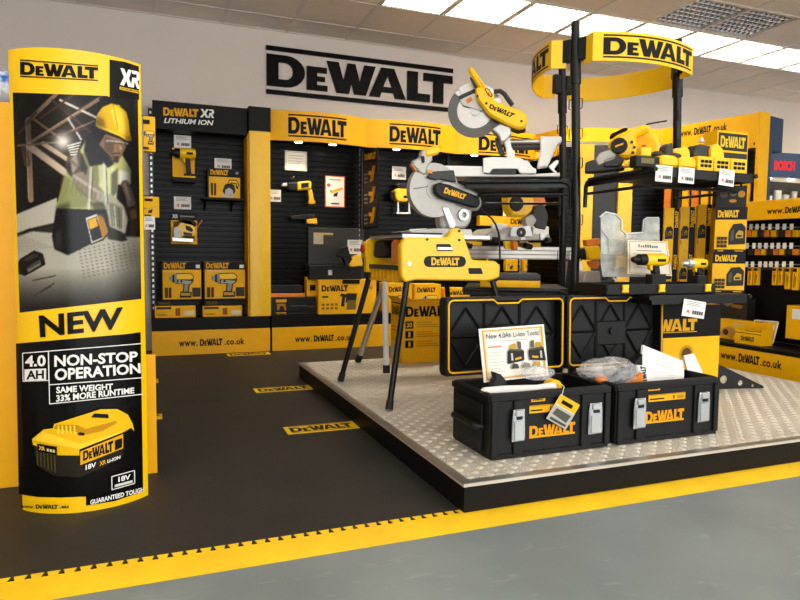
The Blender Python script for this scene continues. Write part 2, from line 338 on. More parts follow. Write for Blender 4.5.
# small printed pictures of tools inside a box x0,y0,x1,y1
def pic(p, kind, x0, y0, x1, y1, body=(236, 176, 18), dark=(40, 38, 36), grey=(150, 146, 138)):
    m = lambda pts: [(x0+a*(x1-x0), y0+b*(y1-y0)) for a, b in pts]
    if kind == 'drill':
        p.poly(m([(.26, .56), (.88, .52), (1.0, .66), (1.0, .88), (.88, 1.0), (.28, .98)]), (96, 70, 16)); p.poly(m([(.58, .6), (.86, .6), (.80, .2), (.54, .2)]), (96, 70, 16))
        p.poly(m([(.28, .74), (.86, .74), (.97, .78), (.97, .86), (.86, .96), (.30, .94)]), (250, 206, 60)); p.poly(m([(.64, .6), (.80, .6), (.74, .25), (.60, .25)]), grey)
        p.poly(m([(.0, .72), (.14, .62), (.32, .58), (.32, .96), (.14, .92), (.0, .84)]), (150, 146, 140)); p.poly(m([(.14, .62), (.22, .60), (.22, .94), (.14, .92)]), dark); p.poly(m([(.36, .58), (.86, .56), (.92, .66), (.40, .72)]), (176, 172, 164))
        p.poly(m([(.42, .0), (.90, .0), (.92, .22), (.46, .26)]), dark); p.poly(m([(.48, .08), (.86, .08), (.86, .18), (.48, .2)]), (200, 160, 60)); p.disc(x0+.5*(x1-x0), y0+.66*(y1-y0), .05*(x1-x0), dark)
    elif kind == 'circsaw':
        p.poly(m([(.0, .02), (.7, .0), (.7, .1), (.06, .16)]), (196, 192, 184)); p.poly(m([(.08, .3), (.2, .66), (.46, .82), (.72, .66), (.78, .3), (.6, .08), (.22, .1)]), dark)
        p.poly(m([(.2, .1), (.24, .4), (.44, .52), (.64, .38), (.66, .1)]), (190, 186, 178)); p.poly(m([(.34, .66), (.44, .96), (.84, .98), (1.0, .7), (.9, .46), (.8, .52), (.84, .74), (.56, .76)]), dark)
        p.poly(m([(.40, .72), (.48, .92), (.82, .93), (.95, .7), (.9, .56), (.86, .78), (.56, .82)]), (250, 200, 50))
    elif kind == 'jigsaw':
        p.poly(m([(.05, .3), (.18, .74), (.5, .95), (.92, .78), (.96, .5), (.84, .42), (.74, .66), (.5, .68), (.42, .34)]), body)
        p.poly(m([(.0, .14), (.62, .1), (.62, .2), (.0, .26)]), grey); p.poly(m([(.2, .0), (.25, 0), (.27, .2), (.2, .2)]), grey); p.poly(m([(.3, .74), (.5, .9), (.78, .82), (.5, .76)]), dark)
    elif kind == 'laser':
        p.poly(m([(.0, .0), (1, .04), (1, .8), (.75, 1), (.25, .96), (.0, .6)]), dark); p.poly(m([(.42, .3), (.86, .32), (.86, .62), (.6, .68), (.42, .5)]), body); p.poly(m([(.1, .2), (.3, .2), (.3, .75), (.1, .6)]), (84, 78, 60))
        p.poly(m([(.5, .36), (.78, .38), (.78, .46), (.5, .46)]), dark)
    elif kind == 'hammer':
        p.poly(m([(.0, .8), (.28, .7), (.3, .9), (.05, .97)]), dark); p.poly(m([(.26, .4), (.8, .45), (.8, .95), (.3, .97)]), dark); p.poly(m([(.3, .0), (.72, .0), (.76, .55), (.34, .55)]), (120, 100, 40))
        p.poly(m([(.72, .3), (.98, .5), (.98, .9), (.78, .95)]), body); p.poly(m([(.05, .2), (.2, .2), (.24, .75), (.1, .75)]), dark)
    elif kind == 'tool':
        p.poly(m([(.05, .5), (.4, .72), (.9, .96), (.98, .78), (.5, .46), (.12, .3)]), body); p.poly(m([(.3, .28), (.62, .5), (.54, .02), (.28, .0)]), dark); p.poly(m([(.0, .5), (.14, .42), (.2, .6), (.05, .68)]), grey)
    return p
# ============================================================ THE SETTING
WY = 6.36; CZ = 3.06
struct(MB().box(-4, 10.5, -4.5, WY, -.1, 0), 'floor', 'grey_floor')
MATX0 = 2.02
struct(MB().box(-4, 10.5, WY, WY+.1, 0, 3.3), 'wall_back', 'wall_paint')
struct(MB().box(-4.1, -4, -4.5, WY, 0, 3.3), 'wall_left', 'wall_paint')
struct(MB().box(10.5, 10.6, -4.5, WY, 0, 3.3), 'wall_right', 'wall_paint')
struct(MB().box(-4, -2.5, -4.6, -4.5, 0, 3.3).box(8.5, 10.5, -4.6, -4.5, 0, 3.3).box(-2.5, 8.5, -4.6, -4.5, 2.8, 3.3).box(-2.5, 8.5, -4.6, -4.5, 0, .25), 'wall_front', 'wall_paint')
wn = struct(MB().box(-2.5, 8.5, -4.56, -4.54, .25, .31).box(-2.5, 8.5, -4.56, -4.54, 2.74, 2.8), 'added_window_1', 'alu')  # unseen shop window, invented to bring daylight into the room
for k in range(6): MB().box(-2.5+k*2.188, -2.44+k*2.188, -4.57, -4.53, .25, 2.8).build('added_mullion', 'alu', wn)
ld = bpy.data.lights.new('added_daylight', 'AREA'); ld.shape = 'RECTANGLE'; ld.size = 10.8; ld.size_y = 2.4; ld.energy = ADDED_WINDOW_W; ld.color = (.93, .97, 1)  # area lamp added at the invented window to brighten walls and ceiling
lo = bpy.data.objects.new('added_daylight', ld); COL.objects.link(lo); lo.location = (3, -4.45, 1.53); lo.rotation_euler = (math.pi/2, 0, 0)
ceil = struct(MB().box(-4, 10.5, -4.5, WY, CZ+.12, CZ+.2), 'ceiling', 'wall_paint')
# suspended ceiling: 0.6 m grid
TX0, TY0, TP = .08, 5.98, .6
def is_light(i, j):              # cell (i, j): X from TX0+i*.6, Y from TY0-(j+1)*.6 .. TY0-j*.6
    if j == 1 and 3 <= i <= 15: return 'lit'
    if j == 2 and i in (7, 8): return 'dim'
    if j in (6, 10, 14) and -5 <= i <= 14: return 'lit'  # cells left open for the added strip lights
    return None
cells = [(i, j) for i in range(-6, 17) for j in range(-1, 17)]
tile_me = None; far_tiles = MB()
for i, j in cells:
    if is_light(i, j): continue
    x0 = TX0+i*TP; y1 = TY0-j*TP; y0 = y1-TP
    if j == -1: y1 = WY; y0 = TY0
    if j > 3 or i < -2 or i > 14:
        far_tiles.box(x0+.012, x0+TP-.012, max(y0, -4.4)+.012, y1-.012, CZ, CZ+.015); continue
    if j == -1:
        MB().box(x0+.012, x0+TP-.012, y0+.012, y1-.005, CZ, CZ+.015).build('ceiling_tile', 'ceiling_tile', ceil)
    else:
        if tile_me is None:
            m_ = MB(); m_.prism([(-.288, -.288), (.288, -.288), (.288, .288), (-.288, .288)], 0, .018, .004)
            o = m_.build('ceiling_tile', 'ceiling_tile', ceil); tile_me = o.data
        else: o = link(bpy.data.objects.new('ceiling_tile', tile_me), ceil)
        o.location = (x0+TP/2, (y0+y1)/2, CZ)
far_tiles.build('ceiling_tile_field', 'ceiling_tile', ceil, kind='stuff')
tb = MB()
for i in range(-6, 18): tb.box(TX0+i*TP-.012, TX0+i*TP+.012, -4.4, WY, CZ-.004, CZ+.03)
for j in range(0, 17): tb.box(-3.6, 10.3, TY0-j*TP-.012, TY0-j*TP+.012, CZ-.0045, CZ+.029)
tb.box(-4, 10.5, WY-.025, WY, CZ-.006, CZ+.03)
tb.build('tee_bar_grid', 'tee_bar', ceil)
def light_unit(xc, yc, label, cellsx, lit=True):
    t = thing('ceiling_light', label, 'ceiling light', (xc, yc, CZ), 'ceiling lights' if lit else None)
    hx = .3*cellsx-.014; hy = .286; F = Fr((xc, yc, CZ), (1, 0, 0), (0, 1, 0))
    MB(F).box(-hx, hx, -hy, -hy+.015, .0, .09).box(-hx, hx, hy-.015, hy, .0, .09).box(-hx, -hx+.015, -hy+.015, hy-.015, .0, .09).box(hx-.015, hx, -hy+.015, hy-.015, .0, .09).build('frame', 'tee_bar', t)
    if lit:
        MB(F).box(-hx+.016, hx-.016, -hy+.016, hy-.016, .03, .035).build('diffuser', 'diffuser', t)
        g = MB(F); n = 12*cellsx
        for k in range(1, n): g.box(-hx+2*hx*k/n-.0045, -hx+2*hx*k/n+.0045, -hy+.016, hy-.016, .0, .025)
        for k in range(1, 12): g.box(-hx+.016, hx-.016, -hy+2*hy*k/12-.0045, -hy+2*hy*k/12+.0045, .001, .024)
        g.build('louvre', 'louvre_white', t)
    else:
        MB(F).box(-hx+.016, hx-.016, -hy+.016, hy-.016, .08, .085).build('reflector', 'mirror', t)
        for k in range(4): MB(F).cyl((-hx+.05, -.2+.133*k, .06), (hx-.05, -.2+.133*k, .06), .013, n=10).build('tube', 'tube_dim', t)
        g = MB(F)
        for k in range(1, 20): x = -hx+2*hx*k/20; g.prism([(x-.02, .0), (x+.02, .0), (x+.002, .05), (x-.002, .05)], -.28, .28) if False else g.add([(x-.014, -hy+.02, .045), (x+.014, -hy+.02, .045), (x, -hy+.02, 0), (x-.014, hy-.02, .045), (x+.014, hy-.02, .045), (x, hy-.02, 0)], [(0, 2, 5, 3), (1, 4, 5, 2), (0, 3, 4, 1), (0, 1, 2), (3, 5, 4)])
        for k in range(1, 8):
            y = -hy+2*hy*k/8; r_ = .016
            g.add([(-hx+.02, y-r_, .05), (-hx+.02, y+r_, .05), (-hx+.02, y, -.001), (hx-.02, y-r_, .05), (hx-.02, y+r_, .05), (hx-.02, y, -.001)], [(0, 2, 5, 3), (1, 4, 5, 2), (0, 3, 4, 1), (0, 1, 2), (3, 5, 4)])
        g.build('louvre', 'mirror', t)
    return t
lit0 = None; ORD = ('first', 'second', 'third', 'fourth', 'fifth', 'sixth', 'seventh', 'eighth', 'ninth', 'tenth', 'eleventh', 'twelfth', 'thirteenth', 'fourteenth', 'fifteenth', 'sixteenth')
for i in range(3, 16):
    xc, yc = TX0+(i+.5)*TP, TY0-1.5*TP; lb = 'bright square gridded ceiling light, %s from the left in the lit row' % ORD[i-3]
    if lit0 is None: lit0 = light_unit(xc, yc, lb, 1)
    else: c = copy_tree(lit0); c.location = (xc, yc, CZ); c['label'] = lb
    (lit0 if i == 3 else c)['group'] = 'lit ceiling row'
for j, lb in ((6, 'added unseen long ceiling strip light over the grey floor just ahead of the photographer'), (10, 'added unseen long ceiling strip light right above the photographer'), (14, 'added unseen long ceiling strip light near the added window')):  # out-of-view strips, added for the light they give
    t = thing('added_strip_light', lb, 'ceiling light', (TX0+5*TP, TY0-(j+.5)*TP, CZ)); F = Fr((TX0+5*TP, TY0-(j+.5)*TP, CZ), (1, 0, 0), (0, 1, 0))
    MB(F).box(-5.98, 5.98, -.284, .284, .05, .06).build('tray', 'tee_bar', t); MB(F).box(-5.96, 5.96, -.27, .27, .04, .0495).build('diffuser', 'added_strip_glow', t)
light_unit(TX0+8*TP, TY0-2.5*TP, 'unlit ceiling light with shiny mirrored louvre near the lit row', 2, False)
# ------------------------------------------------------------ rubber mat, edging, floor markers
struct(MB().box(-3.9, 9.5, MATX0-.02, WY-.01, 0, .006), 'floor_mat', 'rubber_mat')
edge0 = None
def edging():
    m = MB(); y0, y1, yt = 1.855, 1.985, 2.012; n = 12; P = .5
    m.add([(0, y0, .0008), (P-.001, y0, .0008), (P-.001, y0+.05, .0072), (P-.001, y1, .0074), (0, y1, .0074), (0, y0+.05, .0072)], [(0, 1, 2, 5), (5, 2, 3, 4)])
    for k in range(n):
        a = k*P/n; m.add([(a+.006, y1, .0074), (a+.028, y1, .0074), (a+.034, yt, .0074), (a, yt, .0074)], [(0, 1, 2, 3)])
        m.add([(a+.006, y1, .006), (a+.028, y1, .006), (a+.034, yt, .006), (a, yt, .006), (a+.006, y1, .0074), (a+.028, y1, .0074), (a+.034, yt, .0074), (a, yt, .0074)], [(1, 2, 6, 5), (3, 0, 4, 7), (2, 3, 7, 6)])
    return m
edge_root = struct(MB().box(-3.9, 9.5, 1.86, 2.0, 0, .0006), 'trim_1', 'yellow_rubber')
for k in range(-7, 18):
    if edge0 is None: e_ = edging().build('edging_tile', 'yellow_rubber', edge_root); edge0 = e_.data
    else: e_ = link(bpy.data.objects.new('edging_tile', edge0), edge_root)
    e_.location = (.135+k*.5, 0, 0)
def floor_sign(x0, y0, x1, y1, label):
    t = thing('floor_marker', label, 'floor marker', ((x0+x1)/2, (y0+y1)/2, .006), 'floor markers')
    MB().box(x0, x1, y0, y1, .006, .0085).build('strip', 'yellow_rubber', t)
    p = Pr(); W_, H_ = x1-x0, y1-y0
    if W_ < .1: p.poly([(W_*a, H_*b) for a, b in ((.0, .8), (.8, .8), (.8, .6), (.5, .6), (.5, .2), (.2, .2), (.2, .6), (0, .6))], BLK)
    else: p.logo(W_*.06, H_*.2, W_*.94, H_*.8, BLK); p.rect(W_*.06, H_*.88, W_*.94, H_*.93, BLK); p.rect(W_*.06, H_*.07, W_*.94, H_*.12, BLK)
    p.build('lettering', t, Fr((x0, y0, .0086), (1, 0, 0), (0, 1, 0)))
floor_sign(.646, 3.17, 1.025, 3.31, 'yellow logo strip in the black floor, nearest the raised platform corner')
floor_sign(.646, 4.2, 1.025, 4.34, 'yellow logo strip in the black floor, middle one of the aisle')
floor_sign(.646, 5.79, 1.025, 5.93, 'yellow logo strip in the black floor, right against the back plinth')
floor_sign(-.02, 3.70, .06, 3.82, 'end of a yellow floor strip beside the curved poster, nearer one')
floor_sign(-.02, 4.76, .055, 4.90, 'end of a yellow floor strip beside the curved poster, farther one')
# ============================================================ BACK WALL FIXTURES
def price_card(fr, w_, h_, label, style=0, group='price cards', curl=0):
    """fr: centre of the card"""
    t = thing('price_card', label, 'price card', fr((0, -h_/2, 0)), group)
    MB(fr).box(-w_/2, w_/2, -h_/2, h_/2, -.002, .0).build('card', 'paper', t)
    p = Pr()
    if style == 0:
        for k in range(3): p.rect(-w_*.38, h_*(.38-.1*k)-.001, w_*(.3-.1*(k % 2)), h_*(.42-.1*k), (176, 172, 168))
        p.poly([(-w_*.40, -h_*.3), (-w_*.31, -h_*.22), (-w_*.34, -h_*.05), (-w_*.26, -h_*.14), (-w_*.16, -h_*.06), (-w_*.22, -h_*.2), (-w_*.17, -h_*.34), (-w_*.28, -h_*.26)], (206, 110, 100))
        for k in range(5): p.rect(w_*(-.08+.1*k), -h_*.32, w_*(.0+.1*k), -h_*.10, (96, 92, 92))
    elif style == 1:
        for k in range(4): p.rect(-w_*.36, h_*(.25-.14*k), w_*(.36-.06*k), h_*(.29-.14*k), (200, 190, 176))
        p.rect(-w_*.47, -h_*.46, w_*.47, -h_*.44, GRY); p.rect(-w_*.47, h_*.44, w_*.47, h_*.46, GRY); p.rect(-w_*.47, -h_*.46, -w_*.45, h_*.46, GRY); p.rect(w_*.45, -h_*.46, w_*.47, h_*.46, GRY)
    p.build('print', t, fr); return t
def at_wall(x, y, Y): q = aty(x, y, Y); return face(q[0], Y, q[2])
def pcard(x0, y0, x1, y1, Y, label, style=0):
    a, b = aty(x0, y1, Y), aty(x1, y0, Y); c = (a+b)/2; return price_card(face(c[0], Y, c[2]), b[0]-a[0], b[2]-a[2], label, style)
SLY = 6.29                        # front of the slat boards
def slat_profile(n, pitch):
    pts = []
    for k in range(n): z = k*pitch; pts += [(z, 0), (z+pitch*.62, 0), (z+pitch*.72, -.012), (z+pitch*.94, -.012)]
    return pts
def slat_board(fr, width, height, parent, name='slat_board', m='black_slat', pitch=.05):
    """grooved board; fr at lower left of its face"""
    pr_ = slat_profile(int(height/pitch), pitch); mb = MB(fr); vs = []; fs = []
    for z, d in pr_+[(height, 0)]: vs += [(0, z, d), (width, z, d)]
    for k in range(len(pr_)): fs.append((2*k, 2*k+1, 2*k+3, 2*k+2))
    mb.add(vs, fs).box(0, width, 0, height, -.03, -.014); return mb.build(name, m, parent, smooth=0)
def kick(t, fr, L, H, tx=None):
    """yellow kick panel with the web address; fr lower left of its face"""
    o = MB(fr).box(0, L, .0, H, -.02, 0, .002).build('kick_panel', 'yellow_panel', t)
    if tx:
        a, b, l0, l1, z0, z1 = tx; h = z1-z0; p = Pr()
        p.text('www.', a, z0, l0-h*.35, z0+h*.74, BLK, .03, space=1.15); p.logo(l0, z0, l1, z1, BLK); p.text('.co.uk', l1+h*.3, z0, b, z1-h*.04, BLK, .03, space=1.1)
        q = p.build('lettering', o, fr)
    return o
def uz(fr, x, y): return fr.px(x, y)
# ---- bay 1: lithium ion display
B1 = .02; B1R = 1.05
t = thing('display_bay', 'black slatted bay with wide black header and bright yellow column at its right', 'display bay', ((B1+B1R)/2, 6.2, .0066))
f0 = face(B1, 5.98, .0066)
k0, k1 = uz(f0, 179, 346.5)[0], uz(f0, 244.5, 345)[0]; l0, l1 = uz(f0, 200, 346)[0], uz(f0, 222.5, 346)[0]; z0 = uz(f0, 210, 345.6)[1]; z1 = uz(f0, 210, 338.8)[1]
kick(t, f0, B1R-B1, .218, (k0, k1, l0, l1, z0, z1))
MB().box(B1, B1R, 6.0, SLY, .0066, .335).build('base_shelf', 'black_panel', t)
slat_board(face(B1+.04, SLY, .335), .86, 1.7, t)
MB().box(B1, B1+.04, 6.24, 6.32, .335, 2.2).build('upright', 'black_steel', t)
sl = MB()
for k in range(36): sl.box(B1+.012, B1+.028, 6.2385, 6.2400, .40+k*.05, .425+k*.05)
sl.build('slot_row', 'silver', t)
xh = Fr((.055, 6.06, 0), (1, 0, 0))
MB().box(.055, .862, 6.06, SLY+.02, 1.995, 2.235).build('header', 'black_panel', t)
p = Pr(); q = lambda x, y: xh.px(x, y)
qq = lambda *pts: xh.pts(pts)
def q4(pl, Q): return [tuple((1-a)*(1-b)*Q[0][k]+a*(1-b)*Q[1][k]+a*b*Q[2][k]+(1-a)*b*Q[3][k] for k in (0, 1)) for a, b in pl]
Q = qq((163.2, 115.6), (198.3, 117.2), (198.3, 109.3), (163.2, 107.2)); L_ = p.lay
for let in LOGO:
    for pl in let: p.lay = L_; p.poly(q4(pl, Q), ORG)
Q = qq((200, 117.3), (214, 118.2), (214, 109.6), (200, 108.8))
p.poly(q4(((0, 0), (.17, 0), (.34, .32), (.42, 0), (.6, 0), (.44, .52), (.62, 1), (.45, 1), (.33, .68), (.22, 1), (.04, 1), (.24, .5)), Q), WHT)
p.poly(q4(((.58, 0), (.70, 0), (.74, .35), (.86, 0), (1.0, 0), (.88, .40), (1, .56), (1, .86), (.9, 1), (.64, 1), (.66, .82), (.84, .82), (.84, .6), (.66, .58)), Q), WHT)
vs_, fs_, _ = glyphs('LITHIUM ION', .03, .22); p._add(q4(vs_, qq((163.8, 122.9), (213.6, 125.6), (213.6, 120.4), (163.8, 117.8))), fs_, WHT)
p.build('lettering', t, xh)
col_o = MB().box(.872, 1.062, 6.0, SLY, .335, 2.03, .004).build('yellow_column', 'yellow_plastic', t)
MB().box(.869, 1.065, 5.995, SLY, 2.03, 2.245).build('column_cap', 'black_panel', t)
MB().box(.862, .872, 6.05, SLY, .335, 2.0).build('column_side', 'yellow_card', t)
# ---- bays 2-4: curved yellow headers with downlights
def arcf(X0, X1, Y, s): return lambda x: Y-s*(1-((x-(X0+X1)/2)/((X1-X0)/2))**2)
def header_bay(X0, X1, label, logo=None, kt=None, spots=()):
    t = thing('display_bay', label, 'display bay', ((X0+X1)/2, 6.2, .0066))
    f0 = face(X0, 5.98, .0066); kick(t, f0, X1-X0-.002, .218, kt(f0) if kt else None)
    MB().box(X0, X1, 6.0, SLY, .0066, .335).build('base_shelf', 'black_panel', t)
    slat_board(face(X0+.03, SLY, .335), X1-X0-.04, 1.65, t)
    MB().box(X0, X0+.03, 6.24, 6.32, .335, 2.2).build('upright', 'black_steel', t)
    g = arcf(X0, X1, 6.05, .085); n = 16; Zb, Zt = 1.965, 2.24; mb = MB(); vs = []; fs = []
    for k in range(n+1):
        x = X0+(X1-X0)*k/n; vs += [(x, g(x), Zb), (x, g(x), Zt), (x, g(x)+.02, Zt), (x, g(x)+.02, Zb)]
    for k in range(n): a = 4*k; fs += [(a+i, a+(i+1) % 4, a+4+(i+1) % 4, a+4+i) for i in range(4)]
    fs += [(0, 1, 2, 3), (4*n, 4*n+3, 4*n+2, 4*n+1)]
    mb.add(vs, fs); h = mb.build('header', 'yellow_panel', t)
    mb = MB(); vs = []
    for k in range(n+1): x = X0+(X1-X0)*k/n; vs += [(x, g(x)+.021, 1.985), (x, SLY, 1.985)]
    mb.add(vs, [(2*k, 2*k+1, 2*k+3, 2*k+2) for k in range(n)]); mb.build('soffit', 'black_panel', t)
    if logo:
        xa, ya, xb, yb = logo; F = Fr((X0, 5.975, 0)); a = F.px(xa, yb); b = F.px(xb, ya+2)
        p = Pr(); p.logo(a[0], a[1], b[0], b[1], BLK, lines=True)
        p.build('lettering', h, None, warp=lambda c: np.array([X0+c[0], g(X0+c[0])-c[2]-.0005, c[1]]), cuts=np.arange(a[0], b[0], .04))
    for sx in spots:
        d = MB(Fr((sx, g(sx)+.07, 1.985), (1, 0, 0), (0, 1, 0))).cyl((0, 0, -.02), (0, 0, 0), .045, n=16).build('downlight', 'white_paint', t)
        MB(Fr((sx, g(sx)+.07, 1.985), (1, 0, 0), (0, 1, 0))).cyl((0, 0, -.024), (0, 0, -.0205), .034, n=16).build('bulb', 'spot_glow', d)
        ld = bpy.data.lights.new('downlight_beam', 'SPOT'); ld.energy = 7; ld.spot_size = 1.9; ld.spot_blend = .6; ld.color = (1, .82, .58); ld.shadow_soft_size = .03
        lo = bpy.data.objects.new('downlight_beam', ld); COL.objects.link(lo); lo.location = (sx, g(sx)+.07, 1.955); lo.rotation_euler = (.12, 0, 0)
    return t
kt2 = lambda f: (f.px(295, 340)[0], f.px(354, 340)[0], f.px(313.8, 340)[0], f.px(333.8, 340)[0], f.px(324, 341.2)[1], f.px(324, 335)[1])
header_bay(1.07, 2.02, 'slatted display bay whose curved header carries a bright reflection, next to yellow column', (288.8, 116.5, 347, 136), kt2, (aty(299, 141, 6.03)[0], aty(333, 143, 6.03)[0]))
header_bay(2.022, 2.975, 'slatted display bay with curved header behind the grey saw blade', (390, 125.5, 441.5, 144), None, (aty(397, 149, 6.03)[0], 2.72))
header_bay(2.977, 3.93, 'slatted display bay with curved header behind the raised silver saw', (479, 136, 533, 152.5), None, (3.2, 3.7))
# wall sign: big letters with rules above and below
t = thing('wall_sign', 'large black letters with two rules mounted high on the white wall', 'wall sign', (2.08, 6.35, 2.45))
F = face(1.085, 6.358, 2.455); SW, SH = 1.99, .455
MB(F).box(0, SW, SH-.042, SH, 0, .02).build('rule', 'black_letter', t); MB(F).box(0, SW, 0, .042, 0, .02).build('rule', 'black_letter', t)
for L in LOGO:
    m_ = MB(F)
    for pl in L: m_.prism([(.005+x*(SW-.01), .078+y*(SH-.156)) for x, y in pl], 0, .022)
    m_.build('letter', 'black_letter', t)
# ---- angled corner bay, long partition with banner, other brand beyond
CA, CB, CC = np.array([3.98, 5.62]), np.array([4.95, 5.27]), np.array([5.17, 4.34])
def run_frame(A, B, z=0): d = B-A; return Fr((A[0], A[1], z), (d[0], d[1], 0)), float(np.linalg.norm(d))
F, L = run_frame(CA, CB)
t = thing('display_bay', 'corner display bay set at an angle with yellow columns, behind the black rack', 'display bay', ((CA[0]+CB[0])/2, (CA[1]+CB[1])/2+.1, .0066))
MB(F).box(0, L, 2.1, 2.24, -.02, 0).build('header', 'yellow_panel', t)
MB(F).box(0, L, .0066, .335, -.3, 0).build('base_shelf', 'black_panel', t)
slat_board(F.at(0, .335, -.25), L+.45, 1.75, t)
def ux(x): return F.px(x, 220, -.2)[0]
MB(F).box(ux(577), ux(591), .335, 2.1, -.24, -.16).build('yellow_column', 'yellow_plastic', t)
MB(F).box(ux(591)+.002, ux(616), .335, 2.1, -.24, -.2).build('grey_board', 'charcoal', t)
MB(F).box(ux(616)+.002, ux(630), .335, 2.1, -.24, -.16).build('yellow_column', 'yellow_plastic', t)
FA, LA = run_frame(np.array([3.945, 6.2]), np.array([4.0, 5.66]))
slat_board(FA.at(0, .335, -.02), LA, 1.63, t, 'return_board'); MB(FA).box(0, LA, 1.97, 2.24, -.02, 0).build('return_header', 'yellow_panel', t); MB(FA).box(0, LA, .0066, .335, -.03, 0).build('return_base', 'black_panel', t)
F2, L2 = run_frame(CB, CC)
t = thing('partition', 'tall black partition with yellow web address banner along its top at right', 'partition', ((CB[0]+CC[0])/2+.1, (CB[1]+CC[1])/2, .0066))
bo = MB(F2).box(0, L2, 1.93, 2.24, -.02, 0).build('banner', 'yellow_panel', t)
p = Pr(); a = F2.px(680, 140); b = F2.px(727, 128.5); l_ = F2.px(694, 135); r_ = F2.px(711, 132); zb, zt = l_[1]-.002, F2.px(694, 128)[1]
p.text('www.', a[0], zb, l_[0]-.02, zb+(zt-zb)*.75, BLK, .03, space=1.1); p.logo(l_[0], zb, r_[0], zt, BLK); p.text('.co.uk', r_[0]+.015, zb, b[0], zt, BLK, .03)
p.build('lettering', bo, F2)
MB(F2).box(0, L2, .0066, 1.93, -.16, -.13).build('peg_board', 'black_panel', t)
MB(F2).box(0, L2, .0066, .3, -.128, 0).build('base_shelf', 'black_panel', t)
MB(F2).box(L2+.001, L2+.03, .0066, 2.25, -.18, .0).build('end_panel', 'yellow_panel', t)
s_ = MB(F2)
for k in range(30): s_.box(L2-.02, L2-.008, .5+k*.05, .525+k*.05, -.02, .002)
s_.build('slot_row', 'black_panel', t)
F3 = Fr(F2((L2, 0, -.19)), F2.u)
t = thing('blue_display', 'dark blue end box of the neighbouring display behind the yellow partition', 'display unit', F3((-.1, .0066, -.08)))
MB(F3).box(-.5, .03, 1.92, 2.23, -.24, 0).build('blue_header', 'blue_panel', t); MB(F3).box(-.5, .028, .0066, 1.92, -.05, 0).build('side_panel', 'blue_panel', t)
# small packs on hooks along the partition
k = 0
for row, z in enumerate((1.62, 1.38, 1.14)):
    for c in range(9):
        u = .08+c*.1
        mb = MB(F2.at(u, z, -.02)); mb.box(-.035, .035, -.2, 0, -.008, .008)
        o = one(mb, 'hook_pack', 'yellow_card' if (row+c) % 3 else 'orange_plastic', 'small accessory pack on the tall partition, %s row, %s from its far end' % (('top', 'middle', 'lowest')[row], ORD[c]), 'pack', 'packs on the partition')
# ============================================================ CURVED POSTER AND THE GONDOLA BEHIND IT
PXC, PYC, PRD, PH = -.22, 2.717, .272, 1.592
def cyl_px(x, y):
    d = ray(x, y); ox, oy = CAM[0]-PXC, CAM[1]-PYC; a = d[0]**2+d[1]**2; b = 2*(ox*d[0]+oy*d[1]); c = ox*ox+oy*oy-PRD**2
    D = max(0, b*b-4*a*c); t = (-b-math.sqrt(D))/(2*a); q = CAM+d*t
    return math.atan2(q[0]-PXC, -(q[1]-PYC)), q[2]
def cyl_at(th, z, r=0): return np.array([PXC+(PRD+r)*math.sin(th), PYC-(PRD+r)*math.cos(th), z])
poster = thing('curved_poster', 'tall curved yellow and black poster of a worker in a hard hat and a battery', 'poster', (PXC, 2.55, .0066))
HA = math.radians(49.4)
mb = MB(); n = 40; vs = []; fs = []
for k in range(n+1):
    th = -HA+2*HA*k/n
    for r in (0, -.004):
        for z in (.0066, PH): vs.append(tuple(cyl_at(th, z, r)))
for k in range(n): a = 4*k; fs += [(a, a+4, a+5, a+1), (a+2, a+3, a+7, a+6), (a+1, a+5, a+7, a+3), (a, a+2, a+6, a+4)]
fs += [(0, 1, 3, 2), (4*n, 4*n+2, 4*n+3, 4*n+1)]
mb.add(vs, fs).build('sheet', 'yellow_sheet', poster)
PW = lambda c: cyl_at(*cyl_px(c[0], c[1]), c[2]+.0006)
CUTS = np.arange(10, 150, 5.)
def qmap(q): return lambda a, b: tuple((1-a)*(1-b)*q[0][k]+a*(1-b)*q[1][k]+a*b*q[2][k]+(1-a)*b*q[3][k] for k in (0, 1))
def qtext(p, t, q, col, bold=.03, shear=0, space=1):
    vs, fs, _ = glyphs(t, bold, shear, space); f = qmap(q); p._add([f(a, b) for a, b in vs], fs, col)
def qlogo(p, q, col, lines=False):
    f = qmap(q); L = p.lay; y0, y1 = (.13, .87) if lines else (0, 1)
    for let in LOGO:
        for pl in let: p.lay = L; p.poly([f(a, y0+b*(y1-y0)) for a, b in pl], col)
    if lines: p.poly([f(0, 0), f(1, 0), f(1, .07), f(0, .07)], col); p.poly([f(0, .93), f(1, .93), f(1, 1), f(0, 1)], col)
def qline(p, a, b, wd, col):
    d = np.array(b, float)-a; l = np.linalg.norm(d); nn = np.array([-d[1], d[0]])/l*wd/2; a = np.array(a, float); b = np.array(b, float)
    p.poly([tuple(a+nn), tuple(b+nn), tuple(b-nn), tuple(a-nn)], col)
C2 = lambda pts: [(x/2.4, 280+y/2.4) for x, y in pts]
C5 = lambda pts: [(20+x/5, 390+y/5) for x, y in pts]
p = Pr()
p.poly([(16.2, 343.5)]+[(16.2+k*12.25, 343.5-k*1.05-0.0*k) for k in range(1, 10)]+[(140.5, 332), (143, 491), (115, 501), (86, 505.5), (86, 496.5), (60, 497.5), (38, 497), (19, 494)], BLK)
p.poly([(109.5, 59.5), (125, 62), (138.5, 66.5), (138.8, 100), (109.5, 97)], BLK)
qlogo(p, [(20.5, 77), (98, 81), (98, 65.5), (20.5, 59.5)], BLK, True)
X = qmap([(119.5, 85), (139, 89), (139, 72), (119.5, 68)])
p.poly([X(a, b) for a, b in ((0, 0), (.2, 0), (.32, .3), (.42, 0), (.62, 0), (.46, .5), (.6, 1), (.42, 1), (.33, .7), (.22, 1), (.02, 1), (.2, .5))], WHT)
